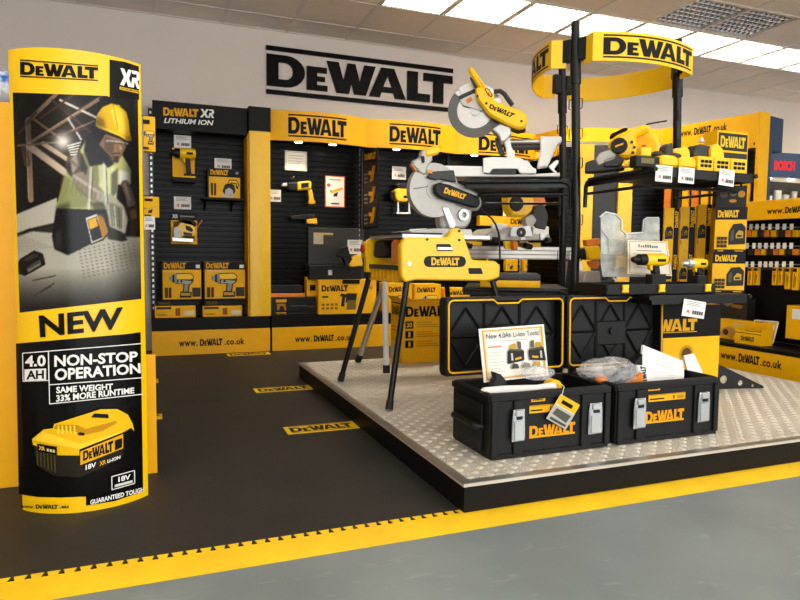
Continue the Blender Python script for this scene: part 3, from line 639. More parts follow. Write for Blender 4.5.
p.poly([X(a, b) for a, b in ((.55, 0), (.7, 0), (.74, .35), (.86, 0), (1, 0), (.88, .42), (1, .56), (1, .88), (.88, 1), (.6, 1), (.62, .8), (.84, .8), (.84, .6), (.62, .58))], WHT)
p.poly([(119, 86.5), (139, 91), (139, 94), (119, 89.5)], (225, 180, 30)); qtext(p, 'LITHIUM ION', [(120, 88.8), (138, 93), (138, 91.3), (120, 87.2)], BLK, .02)
qtext(p, 'NEW', [(41, 337.5), (121.5, 328.5), (122.5, 307), (39.5, 315.5)], BLK, .032)
# 4.0 AH block
for a, b in (((24, 353), (140, 343.5)), ((24, 353), (24.5, 381)), ((49.5, 351.5), (50.5, 403.5)), ((24.5, 381), (50, 380)), ((50, 384.5), (141, 377.5)), ((50.5, 403.5), (141.5, 394)), ((49.5, 352), (50, 381))): qline(p, a, b, .9, WHT)
qtext(p, '4.0', [(27, 366.5), (47, 366), (47, 354.5), (27, 355.5)], WHT, .032)
p.poly([(26.5, 369), (47.5, 368), (47.5, 379.5), (26.5, 380.5)], WHT); qtext(p, 'AH', [(28.5, 379), (45.5, 378.2), (45.5, 369.6), (28.5, 370.2)], BLK, .032)
qtext(p, 'NON-STOP', [(55.5, 366.5), (136, 361.3), (136, 351), (55.5, 355)], WHT, .032)
qtext(p, 'OPERATION', [(56, 380.3), (139, 373), (138.5, 362.8), (56, 368.3)], WHT, .032)
qtext(p, 'SAME WEIGHT', [(57.5, 392.8), (112, 389), (112, 383), (57.5, 386.3)], WHT, .032)
qtext(p, '33% MORE RUNTIME', [(57.5, 401.3), (132.5, 393), (132.5, 387), (57.5, 394.5)], WHT, .032)
# battery picture
p.poly(C5([(80, 262), (200, 316), (300, 318), (505, 215), (508, 330), (400, 390), (300, 432), (180, 424), (95, 375)]), (34, 32, 26))
for k in range(6): p.poly(C5([(92+k*17, 275+k*6), (100+k*17, 279+k*6), (104+k*17, 372+k*7), (97+k*17, 368+k*7)]), (74, 68, 34))
p.poly(C5([(75, 240), (130, 192), (175, 186), (180, 165), (340, 112), (400, 92), (480, 92), (530, 120), (552, 165), (560, 202), (545, 186), (510, 207), (300, 292), (300, 322), (200, 320), (80, 268)]), (238, 186, 22))
p.poly(C5([(178, 188), (290, 205), (300, 226), (410, 200), (480, 160), (470, 150), (330, 190), (290, 170), (190, 168)]), (196, 138, 14))
for k in range(5): p.poly(C5([(196+k*19, 172), (204+k*19, 173), (206+k*19, 216), (198+k*19, 214)]), (250, 214, 60))
p.poly(C5([(80, 244), (300, 290), (505, 207), (505, 200), (300, 262), (130, 200)]), (248, 206, 50))
p.poly(C5([(370, 112), (435, 116), (438, 136), (355, 132)]), BLK); p.poly(C5([(290, 216), (300, 205), (325, 208), (322, 222)]), BLK)
p.poly(C5([(305, 300), (505, 215), (505, 286), (305, 368)]), (226, 166, 20)); qlogo(p, C5([(318, 347), (458, 300), (458, 246), (318, 300)]), BLK)
p.poly(C5([(466, 246), (500, 234), (500, 280), (466, 296)]), BLK)
p.poly(C5([(105, 260), (196, 276), (196, 316), (105, 298)]), BLK); qtext(p, 'XR', C5([(112, 290), (142, 296), (142, 277), (112, 270)]), (220, 180, 50), .04)
for k in range(3): p.poly(C5([(150+k*14, 284+k*2.5), (160+k*14, 286+k*2.5), (160+k*14, 300+k*2.5), (150+k*14, 298+k*2.5)]), (206, 196, 130))
qtext(p, '18V', C5([(330, 392), (378, 376), (378, 352), (330, 366)]), WHT, .032); qtext(p, 'XR', C5([(394, 372), (424, 361), (424, 340), (394, 350)]), ORG, .032); qtext(p, 'Li-ION', C5([(430, 358), (490, 336), (490, 320), (430, 340)]), WHT, .04)
for a, b in (((450, 425), (555, 396)), ((555, 396), (556, 460)), ((556, 460), (451, 490)), ((451, 490), (450, 425))): q = C5([a, b]); qline(p, q[0], q[1], .8, WHT)
qtext(p, '18V', C5([(480, 452), (536, 438), (536, 413), (480, 426)]), WHT, .032); p.poly(C5([(463, 465), (545, 443), (545, 456), (463, 478)]), (210, 208, 200))
qtext(p, 'GUARANTEED TOUGH', C5([(352, 562), (598, 502), (598, 479), (352, 538)]), WHT, .032)
qtext(p, 'www.', C5([(35, 577), (96, 580), (96, 568), (35, 564)]), BLK, .032); qlogo(p, C5([(105, 580), (205, 580), (205, 560), (105, 559)]), BLK); qtext(p, '.eu', C5([(213, 579), (254, 577), (254, 564), (213, 566)]), BLK, .032)
p.build('printing', poster, None, gloss=True, warp=PW, cuts=CUTS)
# the printed photograph: painted on a canvas in code, carried as point colours of a fine sheet
class Canvas:
    def __init__(s, x0, y0, x1, y1, k=3):
        s.x0, s.y0, s.k = x0, y0, k; s.w = int((x1-x0)*k); s.h = int((y1-y0)*k); s.a = np.zeros((s.h, s.w, 3))
        s.X, s.Y = np.meshgrid(x0+(np.arange(s.w)+.5)/k, y0+(np.arange(s.h)+.5)/k)
    def blur(s, m, r):
        r = max(1, int(r*s.k))
        for ax in (0, 1):
            c = np.cumsum(np.concatenate([np.repeat(np.take(m, [0], ax), r+1, ax), m, np.repeat(np.take(m, [-1], ax), r, ax)], ax), ax)
            nn = m.shape[ax]; m = (np.take(c, np.arange(2*r+1, 2*r+1+nn), ax)-np.take(c, np.arange(0, nn), ax))/(2*r+1)
        return m
    def put(s, m, col, soft=0, al=1):
        if soft: m = s.blur(m, soft)
        m = (m*al)[..., None]; s.a = s.a*(1-m)+np.array(col, float)/255*m
    def poly(s, pts, col, soft=.35, al=1):
        m = np.zeros((s.h, s.w), bool); n = len(pts)
        for i in range(n):
            (xa, ya), (xb, yb) = pts[i], pts[(i+1) % n]
            if ya == yb: continue
            c = ((ya > s.Y) != (yb > s.Y)) & (s.X < (xb-xa)*(s.Y-ya)/(yb-ya)+xa); m ^= c
        s.put(m.astype(float), col, soft, al)
    def line(s, a, b, wd, col, soft=.35, al=1):
        d = np.array(b, float)-a; l2 = d@d; t = np.clip(((s.X-a[0])*d[0]+(s.Y-a[1])*d[1])/l2, 0, 1)
        s.put((np.hypot(s.X-a[0]-t*d[0], s.Y-a[1]-t*d[1]) < wd/2).astype(float), col, soft, al)
    def glow(s, c, r, col, al=1, ry=None): s.put(np.exp(-(((s.X-c[0])/r)**2+((s.Y-c[1])/(ry or r))**2)), col, 0, al)
    def sample(s, x, y):
        i = np.clip(((x-s.x0)*s.k).astype(int), 0, s.w-1); j = np.clip(((y-s.y0)*s.k).astype(int), 0, s.h-1); return s.a[j, i]
cv = Canvas(8, 85, 150, 318)
A7 = lambda *pts: [(10+x/5, 80+y/5) for x, y in pts]; A8 = lambda *pts: [(10+x/5, 190+y/5) for x, y in pts]
cv.a[:] = np.array([26, 23, 20])/255
cv.glow((62, 140), 34, (92, 84, 74), .7); cv.glow((66, 105), 14, (110, 104, 92), .5); cv.glow((128, 110), 12, (60, 58, 52), .6, 50)
# table top and ledge
cv.poly(A8((15, 240), (110, 205), (230, 175), (480, 230), (660, 235), (665, 620), (15, 640)), (176, 172, 158), 1)
cv.poly(A8((15, 128), (235, 38), (240, 160), (90, 195), (15, 225)), (186, 180, 166), .8); cv.poly(A8((100, 205), (240, 160), (240, 210), (215, 215)), (52, 48, 44), .8)
m = np.clip((cv.Y-268)/40, 0, 1); cv.put(m*.9, (30, 28, 26)); m = np.clip((cv.X-105)/40, 0, 1)*np.clip((cv.Y-225)/30, 0, 1); cv.put(m*.55, (30, 28, 26))
# roof timbers
WD = (156, 128, 104); WL = (206, 186, 164); DK = (96, 76, 62)
for a, b, wd, c in (((90, 200), (105, 600), 26, WD), ((70, 340), (85, 420), 30, DK), ((85, 210), (240, 62), 20, WD), ((45, 270), (130, 160), 14, DK), ((95, 318), (440, 100), 15, WD), ((95, 330), (300, 480), 34, WL),
                    ((165, 318), (300, 405), 22, WL), ((250, 100), (430, 187), 10, (224, 216, 204)), ((290, 192), (355, 296), 9, (214, 206, 196)), ((120, 196), (255, 295), 11, WD), ((40, 328), (280, 308), 10, WD),
                    ((150, 192), (330, 66), 11, DK), ((210, 100), (400, 260), 10, DK), ((270, 270), (420, 205), 9, WD), ((345, 150), (470, 72), 14, DK), ((180, 290), (390, 240), 8, DK), ((30, 170), (60, 90), 8, (60, 50, 42))):
    a, b = A7(a, b); cv.line(a, b, wd/5, c, .5)
for a, b in (((80, 210), (92, 590)), ((100, 330), (300, 468)), ((96, 312), (440, 94))): a, b = A7(a, b); cv.line(a, b, .8, (226, 204, 180), .4, .7)
cv.glow(A7((262, 308))[0], 9, (250, 244, 232), .95)
# worker: trousers, vest, arms
cv.poly(A8((240, 65), (370, 45), (470, 60), (496, 150), (485, 228), (380, 282), (290, 326), (222, 296), (210, 232), (226, 120)), (16, 15, 15), .8)
cv.poly(A8((226, 210), (260, 190), (255, 300), (225, 290)), (84, 80, 74), 1.2, .6)
cv.poly(A7((385, 290), (450, 300), (560, 372), (606, 450), (604, 520), (540, 522), (528, 640), (440, 650), (230, 640), (252, 560), (272, 480), (310, 420)), (188, 190, 132), .7)
cv.poly(A7((330, 420), (390, 330), (470, 400), (460, 500), (420, 560)), (120, 118, 84), 1.5, .7); cv.poly(A7((440, 380), (480, 380), (540, 460), (520, 640), (450, 640)), (206, 206, 160), 1, .8)
cv.poly(A7((505, 470), (540, 440), (535, 560), (505, 600)), (90, 88, 76), 1, .8); cv.poly(A7((545, 450), (600, 460), (604, 520), (545, 522)), (216, 214, 204), 1)
cv.poly(A7((380, 280), (450, 250), (520, 380), (470, 420), (400, 430), (370, 350)), (34, 32, 30), 1)
cv.poly(A7((290, 380), (345, 340), (388, 440), (384, 478), (310, 486), (276, 430)), (104, 94, 82), .9); cv.poly(A7((300, 476), (375, 452), (470, 560), (540, 600), (520, 640), (450, 625), (340, 560)), (146, 134, 118), .8)
cv.poly(A7((300, 400), (330, 360), (345, 430), (310, 470)), (182, 170, 152), 1.2, .8); cv.line(*A7((320, 480), (500, 600)), 3, (196, 184, 168), 1, .8)
for k in range(5): cv.line(*A7((288+k*4, 330+k*11), (352-k*5, 312+k*15)), 1.3, (240, 236, 226), .4)
cv.line(*A7((575, 520), (608, 610)), 8, (108, 96, 84), .8); cv.line(*A8((590, 0), (606, 80)), 7, (120, 108, 94), .8)
cv.poly(A8((440, 0), (520, 30), (570, 80), (590, 150), (575, 220), (500, 190), (480, 100), (430, 40)), (168, 164, 148), 1); cv.poly(A8((500, 60), (560, 90), (570, 200), (520, 180)), (110, 110, 92), 1.4, .8)
cv.poly(A8((490, 180), (560, 210), (590, 250), (560, 258), (490, 245)), (46, 42, 38), .8)
cv.poly(A8((585, 85), (620, 78), (640, 110), (636, 200), (625, 235), (605, 225), (600, 160)), (54, 36, 26), .6); cv.poly(A8((600, 100), (630, 95), (632, 140), (606, 145)), (120, 84, 40), .8)
# battery in the belt
cv.poly(A8((372, 140), (440, 112), (480, 120), (496, 210), (470, 250), (405, 275)), (36, 32, 28), .5); cv.poly(A8((378, 140), (436, 118), (470, 240), (408, 268)), (206, 204, 194), .4); cv.poly(A8((386, 150), (432, 132), (464, 235), (412, 258)), (30, 28, 26), .4)
cv.poly(A8((390, 152), (430, 136), (440, 180), (400, 198)), (222, 172, 40), .4); cv.poly(A8((436, 125), (462, 118), (492, 212), (462, 246)), (176, 128, 36), .5)
# head
cv.poly(A7((405, 222), (480, 262), (470, 310), (436, 306), (415, 270)), (18, 17, 16), .5)
cv.poly(A7((476, 270), (560, 298), (580, 330), (560, 380), (545, 402), (512, 390), (470, 352), (445, 322)), (150, 122, 100), .6); cv.poly(A7((476, 280), (520, 300), (516, 385), (470, 350)), (96, 74, 60), 1, .7)
cv.line(*A7((486, 305), (585, 318)), 2.4, (202, 198, 188), .4, .8); cv.line(*A7((490, 309), (580, 321)), 1.2, (70, 60, 52), .3, .8); cv.poly(A7((548, 320), (562, 345), (548, 350)), (196, 166, 140), .4); cv.line(*A7((516, 368), (548, 366)), 1.3, (84, 60, 50), .4)
cv.poly(A7((510, 380), (545, 380), (540, 402), (520, 396)), (88, 68, 56), .6)
cv.poly(A7((428, 222), (436, 172), (462, 136), (505, 118), (545, 126), (580, 160), (594, 205), (600, 270), (607, 302), (585, 304), (545, 280), (490, 258), (440, 240)), (226, 186, 30), .4)
cv.poly(A7((500, 150), (520, 125), (560, 160), (580, 230), (575, 280), (540, 262)), (246, 220, 96), 1, .8); cv.poly(A7((430, 220), (440, 180), (470, 200), (480, 250), (440, 238)), (166, 128, 20), 1, .8); cv.line(*A7((515, 122), (540, 250)), 1, (166, 130, 24), .4, .7)
cv.line(*A7((432, 226), (604, 300)), 1.4, (250, 216, 70), .3); cv.poly(A7((575, 280), (608, 285), (604, 306), (580, 302)), (190, 146, 30), .4)
# more light and shade in the printed picture
cv.poly(A7((262, 470), (300, 490), (400, 590), (380, 640), (236, 640)), (120, 122, 76), 1.6, .6)
for a, b in (((405, 440), (395, 640)), ((470, 410), (478, 620))): cv.line(*A7(a, b), 2.6, (206, 206, 196), .5, .75); cv.line(*A7((a[0]+10, a[1]), (b[0]+10, b[1])), 1, (96, 96, 66), .4, .8)
for k in range(9): cv.line(*A7((300+k*22, 470+k*14), (280+k*24, 560+k*6)), .9, (110, 110, 74), .8, .4)
cv.poly(A7((455, 330), (500, 395), (520, 420), (490, 440), (450, 390)), (30, 27, 24), .9, .9); cv.poly(A7((470, 352), (512, 392), (545, 402), (540, 416), (500, 410)), (60, 46, 38), .8, .8)
cv.poly(A7((276, 432), (300, 405), (312, 486), (290, 470)), (40, 36, 30), 1, .7); cv.poly(A7((356, 360), (386, 440), (380, 478), (352, 440)), (52, 46, 40), 1.2, .7)
for k in range(6): cv.line(*A7((300+k*13, 395+k*9), (312+k*12, 420+k*9)), 1, (66, 58, 50), .6, .55)
for k in range(4): cv.line(*A8((500+k*22, 70+k*10), (512+k*18, 180+k*6)), 1.1, (206, 202, 188) if k % 2 else (84, 84, 72), .6, .7)
cv.poly(A8((230, 80), (300, 60), (290, 320), (225, 295)), (46, 44, 40), 2, .5); cv.poly(A8((400, 60), (470, 62), (494, 150), (430, 120)), (40, 38, 36), 1.5, .6)
cv.line(*A7((575, 520), (600, 600)), 2, (190, 172, 150), .8, .6); cv.glow((96, 128), 9, (0, 0, 0), .35, 14); cv.glow((30, 130), 22, (0, 0, 0), .45, 40); cv.glow((134, 170), 9, (0, 0, 0), .6, 60)
# battery lying on the bench, bits, peg holes
cv.poly(A8((50, 345), (120, 302), (165, 318), (178, 372), (130, 400), (75, 430), (42, 420), (36, 375)), (30, 27, 25), .5); cv.poly(A8((60, 350), (118, 318), (150, 326), (90, 358)), (66, 60, 54), .6); cv.poly(A8((84, 388), (150, 350), (155, 375), (90, 412)), (120, 116, 106), .5); qb = A8((88, 392), (148, 360)); cv.line(qb[0], qb[1], 1, (40, 36, 34), .3)
cv.line(*A8((115, 452), (228, 428)), 1.1, (60, 54, 48), .3); cv.line(*A8((120, 530), (222, 465)), .9, (60, 54, 48), .3); cv.line(*A8((150, 510), (205, 480)), 1.6, (70, 62, 56), .3)
for r in range(9):
    for c in range(12):
        x, y = 345+c*24-r*6+r*9, 300+r*17-c*5
        if x < 640 and y > 262+max(0, 0): cv.line(*A8((x, y), (x+7, y+1)), .9, (84, 80, 74), .3, .8)
for k in range(14): cv.line(*A8((20, 225+k*7), (60+k*12, 222+k*5)), .5, (132, 126, 114), .3, .5)
cv.a = np.clip(np.clip(cv.a, 0, 1)**1.25*1.03+np.random.normal(0, .014, cv.a.shape), 0, 1)
nu, nv = 170, 240
thA, _ = cyl_px(16.2, 200); thB, _ = cyl_px(139.5, 200)
vs = []; vc = []
ths = np.linspace(thA, thB, nu)
for th in ths:
    # top and bottom of the picture at this angle, from its edges in the photograph
    xm = None
    P = cyl_at(th, 1.2); v = P-CAM; d = v@AF; xm = 400+FPX*(v@AR)/d
    yt = 92.3+(xm-16)*.042 if xm < 109.5 else 96.3+(xm-109.5)*.1; yb = 312.3-(xm-16)*.108 if True else 0
    if xm >= 109.5: yt = 97
    zt = cyl_px(xm, yt)[1]; zb = cyl_px(xm, yb)[1]
    for k in range(nv): vs.append(cyl_at(th, zb+(zt-zb)*k/(nv-1), .0006))
V = np.array(vs); D = V-CAM; dep = D@AF; X_ = 400+FPX*(D@AR)/dep; Y_ = 300-FPX*(D@AU)/dep
colr = cv.sample(X_, Y_); colr = np.where(colr <= .04045, colr/12.92, ((colr+.055)/1.055)**2.4)
me = bpy.data.meshes.new('photograph'); fs = [(i*nv+k, (i+1)*nv+k, (i+1)*nv+k+1, i*nv+k+1) for i in range(nu-1) for k in range(nv-1)]
me.from_pydata([tuple(v) for v in V-origin_of(poster)], [], fs)
ca = me.color_attributes.new('Col', 'FLOAT_COLOR', 'POINT'); ca.data.foreach_set('color', np.concatenate([colr, np.ones((len(colr), 1))], 1).astype(np.float32).ravel())
me.materials.append(MATS['print_gloss']); me.shade_smooth(); o = link(bpy.data.objects.new('photograph', me), poster); o['label'] = 'printed photo of a worker with yellow hard hat'
# gondola behind the poster
t = thing('end_gondola', 'yellow fronted shelving end standing behind the curved poster', 'gondola', (-.5, 3.4, .0066))
MB().box(-1.2, -.045, 2.80, 2.82, .0066, 1.47, .002).build('end_panel', 'yellow_panel', t)
MB().box(-.043, .022, 2.79, 2.82, .0066, .50).build('plinth_end', 'yellow_panel', t)
MB().box(-.040, -.02, 2.82, 4.3, .0066, 1.46).build('side_panel', 'black_panel', t)
MB().box(-1.2, -.042, 2.84, 4.3, .0066, 1.46).build('body', 'black_panel', t)
for z in (.15, .9): MB().cyl((-.62, 2.795, z), (-.62, 2.80, z), .012, n=10).build('bolt', 'black_steel', t)
MB().cyl((-.46, 2.792, .18), (-.46, 2.80, .18), .008, n=10).build('bolt', 'black_steel', t)
# crumpled blue pack on top of the gondola
m_ = MB(); nn = 18; vs = []; fs = []
rg = np.random.RandomState(3)
for j in range(9):
    for i in range(nn):
        th = 2*math.pi*i/nn; ph = math.pi*j/8; rr = 1+rg.uniform(-.14, .14)
        vs.append((-.545+.115*math.sin(ph)**.6*math.copysign(abs(math.cos(th))**.6, math.cos(th))*rr, 2.95+.09*math.sin(ph)**.6*math.sin(th)*rr, 1.475+.07*(1-math.cos(ph)) if j else 1.475))
for j in range(8): fs += [(j*nn+i, j*nn+(i+1) % nn, (j+1)*nn+(i+1) % nn, (j+1)*nn+i) for i in range(nn)]
m_.add(vs, fs)
mw = mat('blue_wrap', (70, 130, 200), .15, var=.9, scale=16); mr_ = [n for n in mw.node_tree.nodes if n.type == 'VALTORGB'][0].color_ramp; mr_.elements[0].color = (*lin((30, 90, 175)), 1); mr_.elements[1].color = (*lin((225, 232, 240)), 1); mr_.elements[0].position = .42; mr_.elements[1].position = .58
one(m_, 'wrapped_pack', 'blue_wrap', 'crumpled blue and white plastic wrapped pack on top of the shelving end', 'pack')
m_ = MB().lathe([(0, .03), (.3, .06), (.8, .055), (1, .02)], (-.64, 3.2, 1.461), (-.64, 3.2, 1.70), 12)
one(m_, 'dark_tub', 'charcoal', 'dark rounded tub just behind the blue wrapped pack', 'tub')
# packs hanging beside the poster
def side_pack(x0, y0, x1, y1, Y, label, kind):
    a = aty(x0, y1, Y); b = aty(x1, y0, Y); t = thing('hanging_pack', label, 'pack', ((a[0]+b[0])/2, Y, a[2]), 'packs beside the poster')
    MB().box(-.0195 if a[0] < -.0195 else a[0], b[0], Y, Y+.05, a[2], b[2]).build('card', 'yellow_card', t)
    p = Pr(); W_, H_ = b[0]+.0195, b[2]-a[2]; pic(p, kind, W_*.05, H_*.2, W_*.95, H_*.6); p.rect(W_*.1, H_*.78, W_*.6, H_*.9, BLK); p.rect(W_*.08, H_*.05, W_*.5, H_*.12, DGR)
    p.build('print', t, face(-.0195, Y, a[2])); MB().tube([(-.0195, Y+.02, b[2]+.005), (b[0]*.5, Y+.02, b[2]+.005)], .002, 6).build('hook', 'black_steel', t)
side_pack(144, 117, 155, 151, 3.5, 'yellow carded pack showing a tool, upper one at the right edge of the poster', 'drill')
side_pack(144, 197, 159, 217, 3.5, 'yellow carded pack showing a grinder, lower one at the right edge of the poster', 'tool')
a = aty(149.5, 223, 3.49); price_card(face(a[0], 3.49, a[2]), .052, .066, 'small white price card below the carded pack beside the poster')
# ============================================================ PLATFORM
PX0, PX1, PY0, PY1, PZ = 1.03, 3.96, 1.98, 4.65, .113
t = platform = thing('platform', 'low black platform topped with bright tread plate', 'platform', ((PX0+PX1)/2, (PY0+PY1)/2, .0066))
MB().box(PX0, PX1, PY0, PY0+.03, .0066, PZ-.012).box(PX0, PX0+.03, PY0+.03, PY1, .0066, PZ-.012).box(PX1-.03, PX1, PY0+.03, PY1, .0066, PZ-.012).box(PX0+.03, PX1-.03, PY1-.03, PY1, .0066, PZ-.012).build('side_board', 'black_panel', t)
MB().box(PX0-.004, PX1+.004, PY0-.004, PY1+.004, PZ-.012, PZ).build('plate', 'tread_plate', t)
MB().box(PX0-.006, PX0+.03, PY0-.006, PY1, PZ, PZ+.002).box(PX0+.03, PX1, PY0-.006, PY0+.03, PZ, PZ+.002).build('edge_strip', 'alu', t)
vs = []; fs = []; c_ = .042
for i in range(int((PX1-PX0-.05)/c_)):
    for j in range(int((PY1-PY0-.05)/c_)):
        x, y = PX0+.05+i*c_, PY0+.05+j*c_; dx, dy = (1, 1) if (i+j) % 2 else (1, -1)
        for o in (-1, 0, 1):
            cx, cy = x+o*.0105*-dy*.75, y+o*.0105*dx*.75; n = len(vs); L_, w2 = .0155, .0045; ux_, uy_ = dx*.7071, dy*.7071
            vs += [(cx-ux_*L_, cy-uy_*L_, PZ), (cx+uy_*w2, cy-ux_*w2, PZ), (cx+ux_*L_, cy+uy_*L_, PZ), (cx-uy_*w2, cy+ux_*w2, PZ), (cx-ux_*L_*.35, cy-uy_*L_*.35, PZ+.0022), (cx+ux_*L_*.35, cy+uy_*L_*.35, PZ+.0022)]
            fs += [(n, n+1, n+5, n+4), (n+1, n+2, n+5), (n+2, n+3, n+4, n+5), (n+3, n, n+4)]
m_ = MB(); m_.v = [np.array(v) for v in vs]; m_.f = fs
m_.build('tread_pattern', 'tread_plate', t, smooth=0, kind='stuff')
# ============================================================ TOOLBOXES ON THE PLATFORM
def holed(mb, pts, c, r, w0, w1, n=24):
    """polygon prism with one round hole"""
    angs = sorted(set([round(2*math.pi*k/n, 5) for k in range(n)]+[round(math.atan2(y-c[1], x-c[0]) % (2*math.pi), 5) for x, y in pts]))
    out = []
    for a in angs:
        d = (math.cos(a), math.sin(a)); best = None
        for i in range(len(pts)):
            (x0, y0), (x1, y1) = pts[i], pts[(i+1) % len(pts)]; ex, ey = x1-x0, y1-y0; den = d[0]*ey-d[1]*ex
            if abs(den) < 1e-12: continue
            t = ((x0-c[0])*ey-(y0-c[1])*ex)/den; s = ((x0-c[0])*d[1]-(y0-c[1])*d[0])/den
            if t > 0 and -1e-6 <= s <= 1+1e-6 and (best is None or t > best): best = t
        out.append((c[0]+d[0]*best, c[1]+d[1]*best))
    inn = [(c[0]+r*math.cos(a), c[1]+r*math.sin(a)) for a in angs]; m = len(angs); vs = [(*p, w) for w in (w0, w1) for p in out+inn]; fs = []
    for i in range(m):
        j = (i+1) % m
        fs += [(i, m+i, m+j, j), (2*m+i, 2*m+j, 3*m+j, 3*m+i), (i, j, 2*m+j, 2*m+i), (m+i, 3*m+i, 3*m+j, m+j)]
    return mb.add(vs, fs)
TBF, TBB, TBZ = 2.174, 2.50, .377
def toolbox(X0, label, logo_px, latches, lid_px, strips):
    Wd = .58; X1 = X0+Wd; t = thing('toolbox', label, 'toolbox', (X0+Wd/2, (TBF+TBB)/2, PZ+.0024), 'open toolboxes')
    z0 = PZ+.0025; F = face(X0, TBF, z0); H = TBZ-z0
    b = MB()
    # tub: four walls and a floor so that it is really open
    b.on(F).box(.03, Wd-.03, .0, .02, -(TBB-TBF)+.01, -.012)
    b.prism([(.0, .0), (Wd, .0), (Wd, H), (.0, H)], -.022, -.0, .004, .012)
    b.prism([(.0, .0), (Wd, .0), (Wd, H), (.0, H)], -(TBB-TBF), -(TBB-TBF)+.02, .004, .012)
    S = Fr((X0, TBB, z0), (0, -1, 0)); D = TBB-TBF
    b.on(S).box(.018, D-.02, .0, H, -.02, -.001, .003); b.on(Fr((X1, TBF, z0), (0, 1, 0))).box(.018, D-.02, .0, H, -.02, -.001, .003)
    tub = b.build('tub', 'black_plastic', t)
    r = MB(F)
    for u0, u1 in ((.0, .035), (.10, .155), (Wd-.155, Wd-.10), (Wd-.035, Wd)): r.box(u0+.004, u1-.004, .012, H-.03, .0, .012, .003)
    r.box(.0, Wd, H-.03, H-.004, .0, .008, .003); r.box(.01, Wd-.01, .0, .018, .0, .006)
    r.on(S).box(.05, D-.05, .02, H-.05, .0, .010, .003).box(.0, D, H-.03, H-.004, .0, .008, .003)
    r.build('ribs', 'black_plastic', tub)
    for S_, nm in ((S, 'left'), (Fr((X1, TBF, z0), (0, 1, 0)), 'right')):
        hp = .03 if (nm == 'left') == (X0 < 1.5) else .006
        MB(S_).tube([(.06, .12, -.004), (.06, .12, hp*.6), (.07, .125, hp), (D-.07, .125, hp), (D-.06, .12, hp*.6), (D-.06, .12, -.004)], .014 if hp > .02 else .007, 8).build('side_handle', 'black_plastic', t)
    for (xa, ya, xb, yb) in latches:
        a = F.px(xa, yb); c = F.px(xb, ya); wl, hl = c[0]-a[0], c[1]-a[1]; G = F.at(a[0], a[1], .013)
        m = MB(G).prism([(.0, .0), (wl*.94, .0), (wl, .1*hl), (wl*.97, .66*hl), (wl*.92, .98*hl), (.08*wl, .98*hl), (.0, .66*hl)], 0, .012, .004, .004)
        lt = m.build('latch', 'chrome', t)
        MB(G).box(wl*.14, wl*.82, hl*.06, hl*.62, .0121, .016, .002).box(wl*.2, wl*.8, hl*.78, hl*.95, .0121, .018, .003).build('latch_press', 'silver', lt)
        MB(G).box(wl*.3, wl*.7, hl*.68, hl*.77, .0121, .015).build('latch_pin', 'black_steel', lt)
    p = Pr(); xa, ya, xb, yb = logo_px; a = F.px(xa, yb); c = F.px(xb, ya); ph = (c[1]-a[1])*.16
    p.rect(a[0], a[1], c[0], a[1]+ph, ORG); p.rect(a[0], c[1]-ph, c[0], c[1], ORG) if False else None
    p.logo(a[0], a[1]+.003, c[0], c[1], (226, 150, 14))
    for xa, ya, xb, yb, kd in strips:
        a = F.px(xa, yb); c = F.px(xb, ya); p.rect(a[0], a[1], c[0], c[1], (236, 172, 20)); w_, h_ = c[0]-a[0], c[1]-a[1]
        if kd: p.rect(a[0]+w_*.04, a[1]+h_*.25, a[0]+w_*.42, a[1]+h_*.45, BLK); p.rect(a[0]+w_*.04, a[1]+h_*.88, c[0]-w_*.02, a[1]+h_*.93, BLK); p.rect(a[0]+w_*.66, a[1]+h_*.2, a[0]+w_*.7, a[1]+h_*.7, DGR); p.rect(a[0]+w_*.78, a[1]+h_*.2, a[0]+w_*.96, a[1]+h_*.7, (180, 130, 20))
        else: p.logo(a[0]+w_*.1, a[1]+h_*.2, c[0]-w_*.1, c[1]-h_*.2, BLK)
    p.build('front_printing', t, F.at(0, 0, .0005))
    # open lid leaning back
    lx0, lx1 = lid_px; LF = Fr((X0, TBB+.045, TBZ+.004), (1, 0, 0), (0, .03, 1)); LH = .352
    L0, L1 = LF.px(lx0, 330)[0], LF.px(lx1, 330)[0]
    m = MB(LF); m.prism([(L0, .0), (L1, .0), (L1, LH), (L0, LH)], -.075, -.055, .006, .02)
    for (u0, u1, v0, v1) in ((L0, L0+.022, .0, LH), (L1-.022, L1, .0, LH), (L0+.02, L1-.02, .0, .022), (L0+.02, L1-.02, LH-.022, LH)): m.box(u0, u1, v0, v1, -.06, .0, .005)
    lid = m.build('lid', 'black_plastic', t)
    a, c, e = L0+.014, L1-.014, .014; mid = (L0+L1)/2; pth = [(a+.02, e), (c-.02, e), (c-.006, e+.006), (c, e+.02), (c, LH-e-.02), (c-.006, LH-e-.006), (c-.02, LH-e), (mid+.075, LH-e), (mid+.055, LH-e-.016), (mid-.055, LH-e-.016), (mid-.075, LH-e), (a+.02, LH-e), (a+.006, LH-e-.006), (a, LH-e-.02), (a, e+.02), (a+.006, e+.006)]
    MB(LF).tube([(x, y, .0) for x, y in pth], .0042, 6, True).build('seal', 'yellow_card', lid)
    r = MB(LF); W3 = (L1-L0-.06)/3
    for k in range(3):
        xa = L0+.03+k*W3; xm = xa+W3/2
        for (P, Q) in (((xa, .17), (xm, .30)), ((xm, .30), (xa+W3, .17)), ((xa, .17), (xm, .04)), ((xm, .04), (xa+W3, .17))): r.tube([(*P, -.05), (*Q, -.05)], .006, 4)
        r.tube([(xa, .03, -.05), (xa, LH-.03, -.05)], .006, 4)
    r.tube([(L0+.03, .17, -.05), (L1-.03, .17, -.05)], .006, 4); r.box(mid-.09, mid+.09, .10, .22, -.054, -.042, .004); r.cyl((mid, .17, -.042), (mid, .17, -.03), .018, n=14)
    r.build('lid_ribs', 'black_plastic', lid)
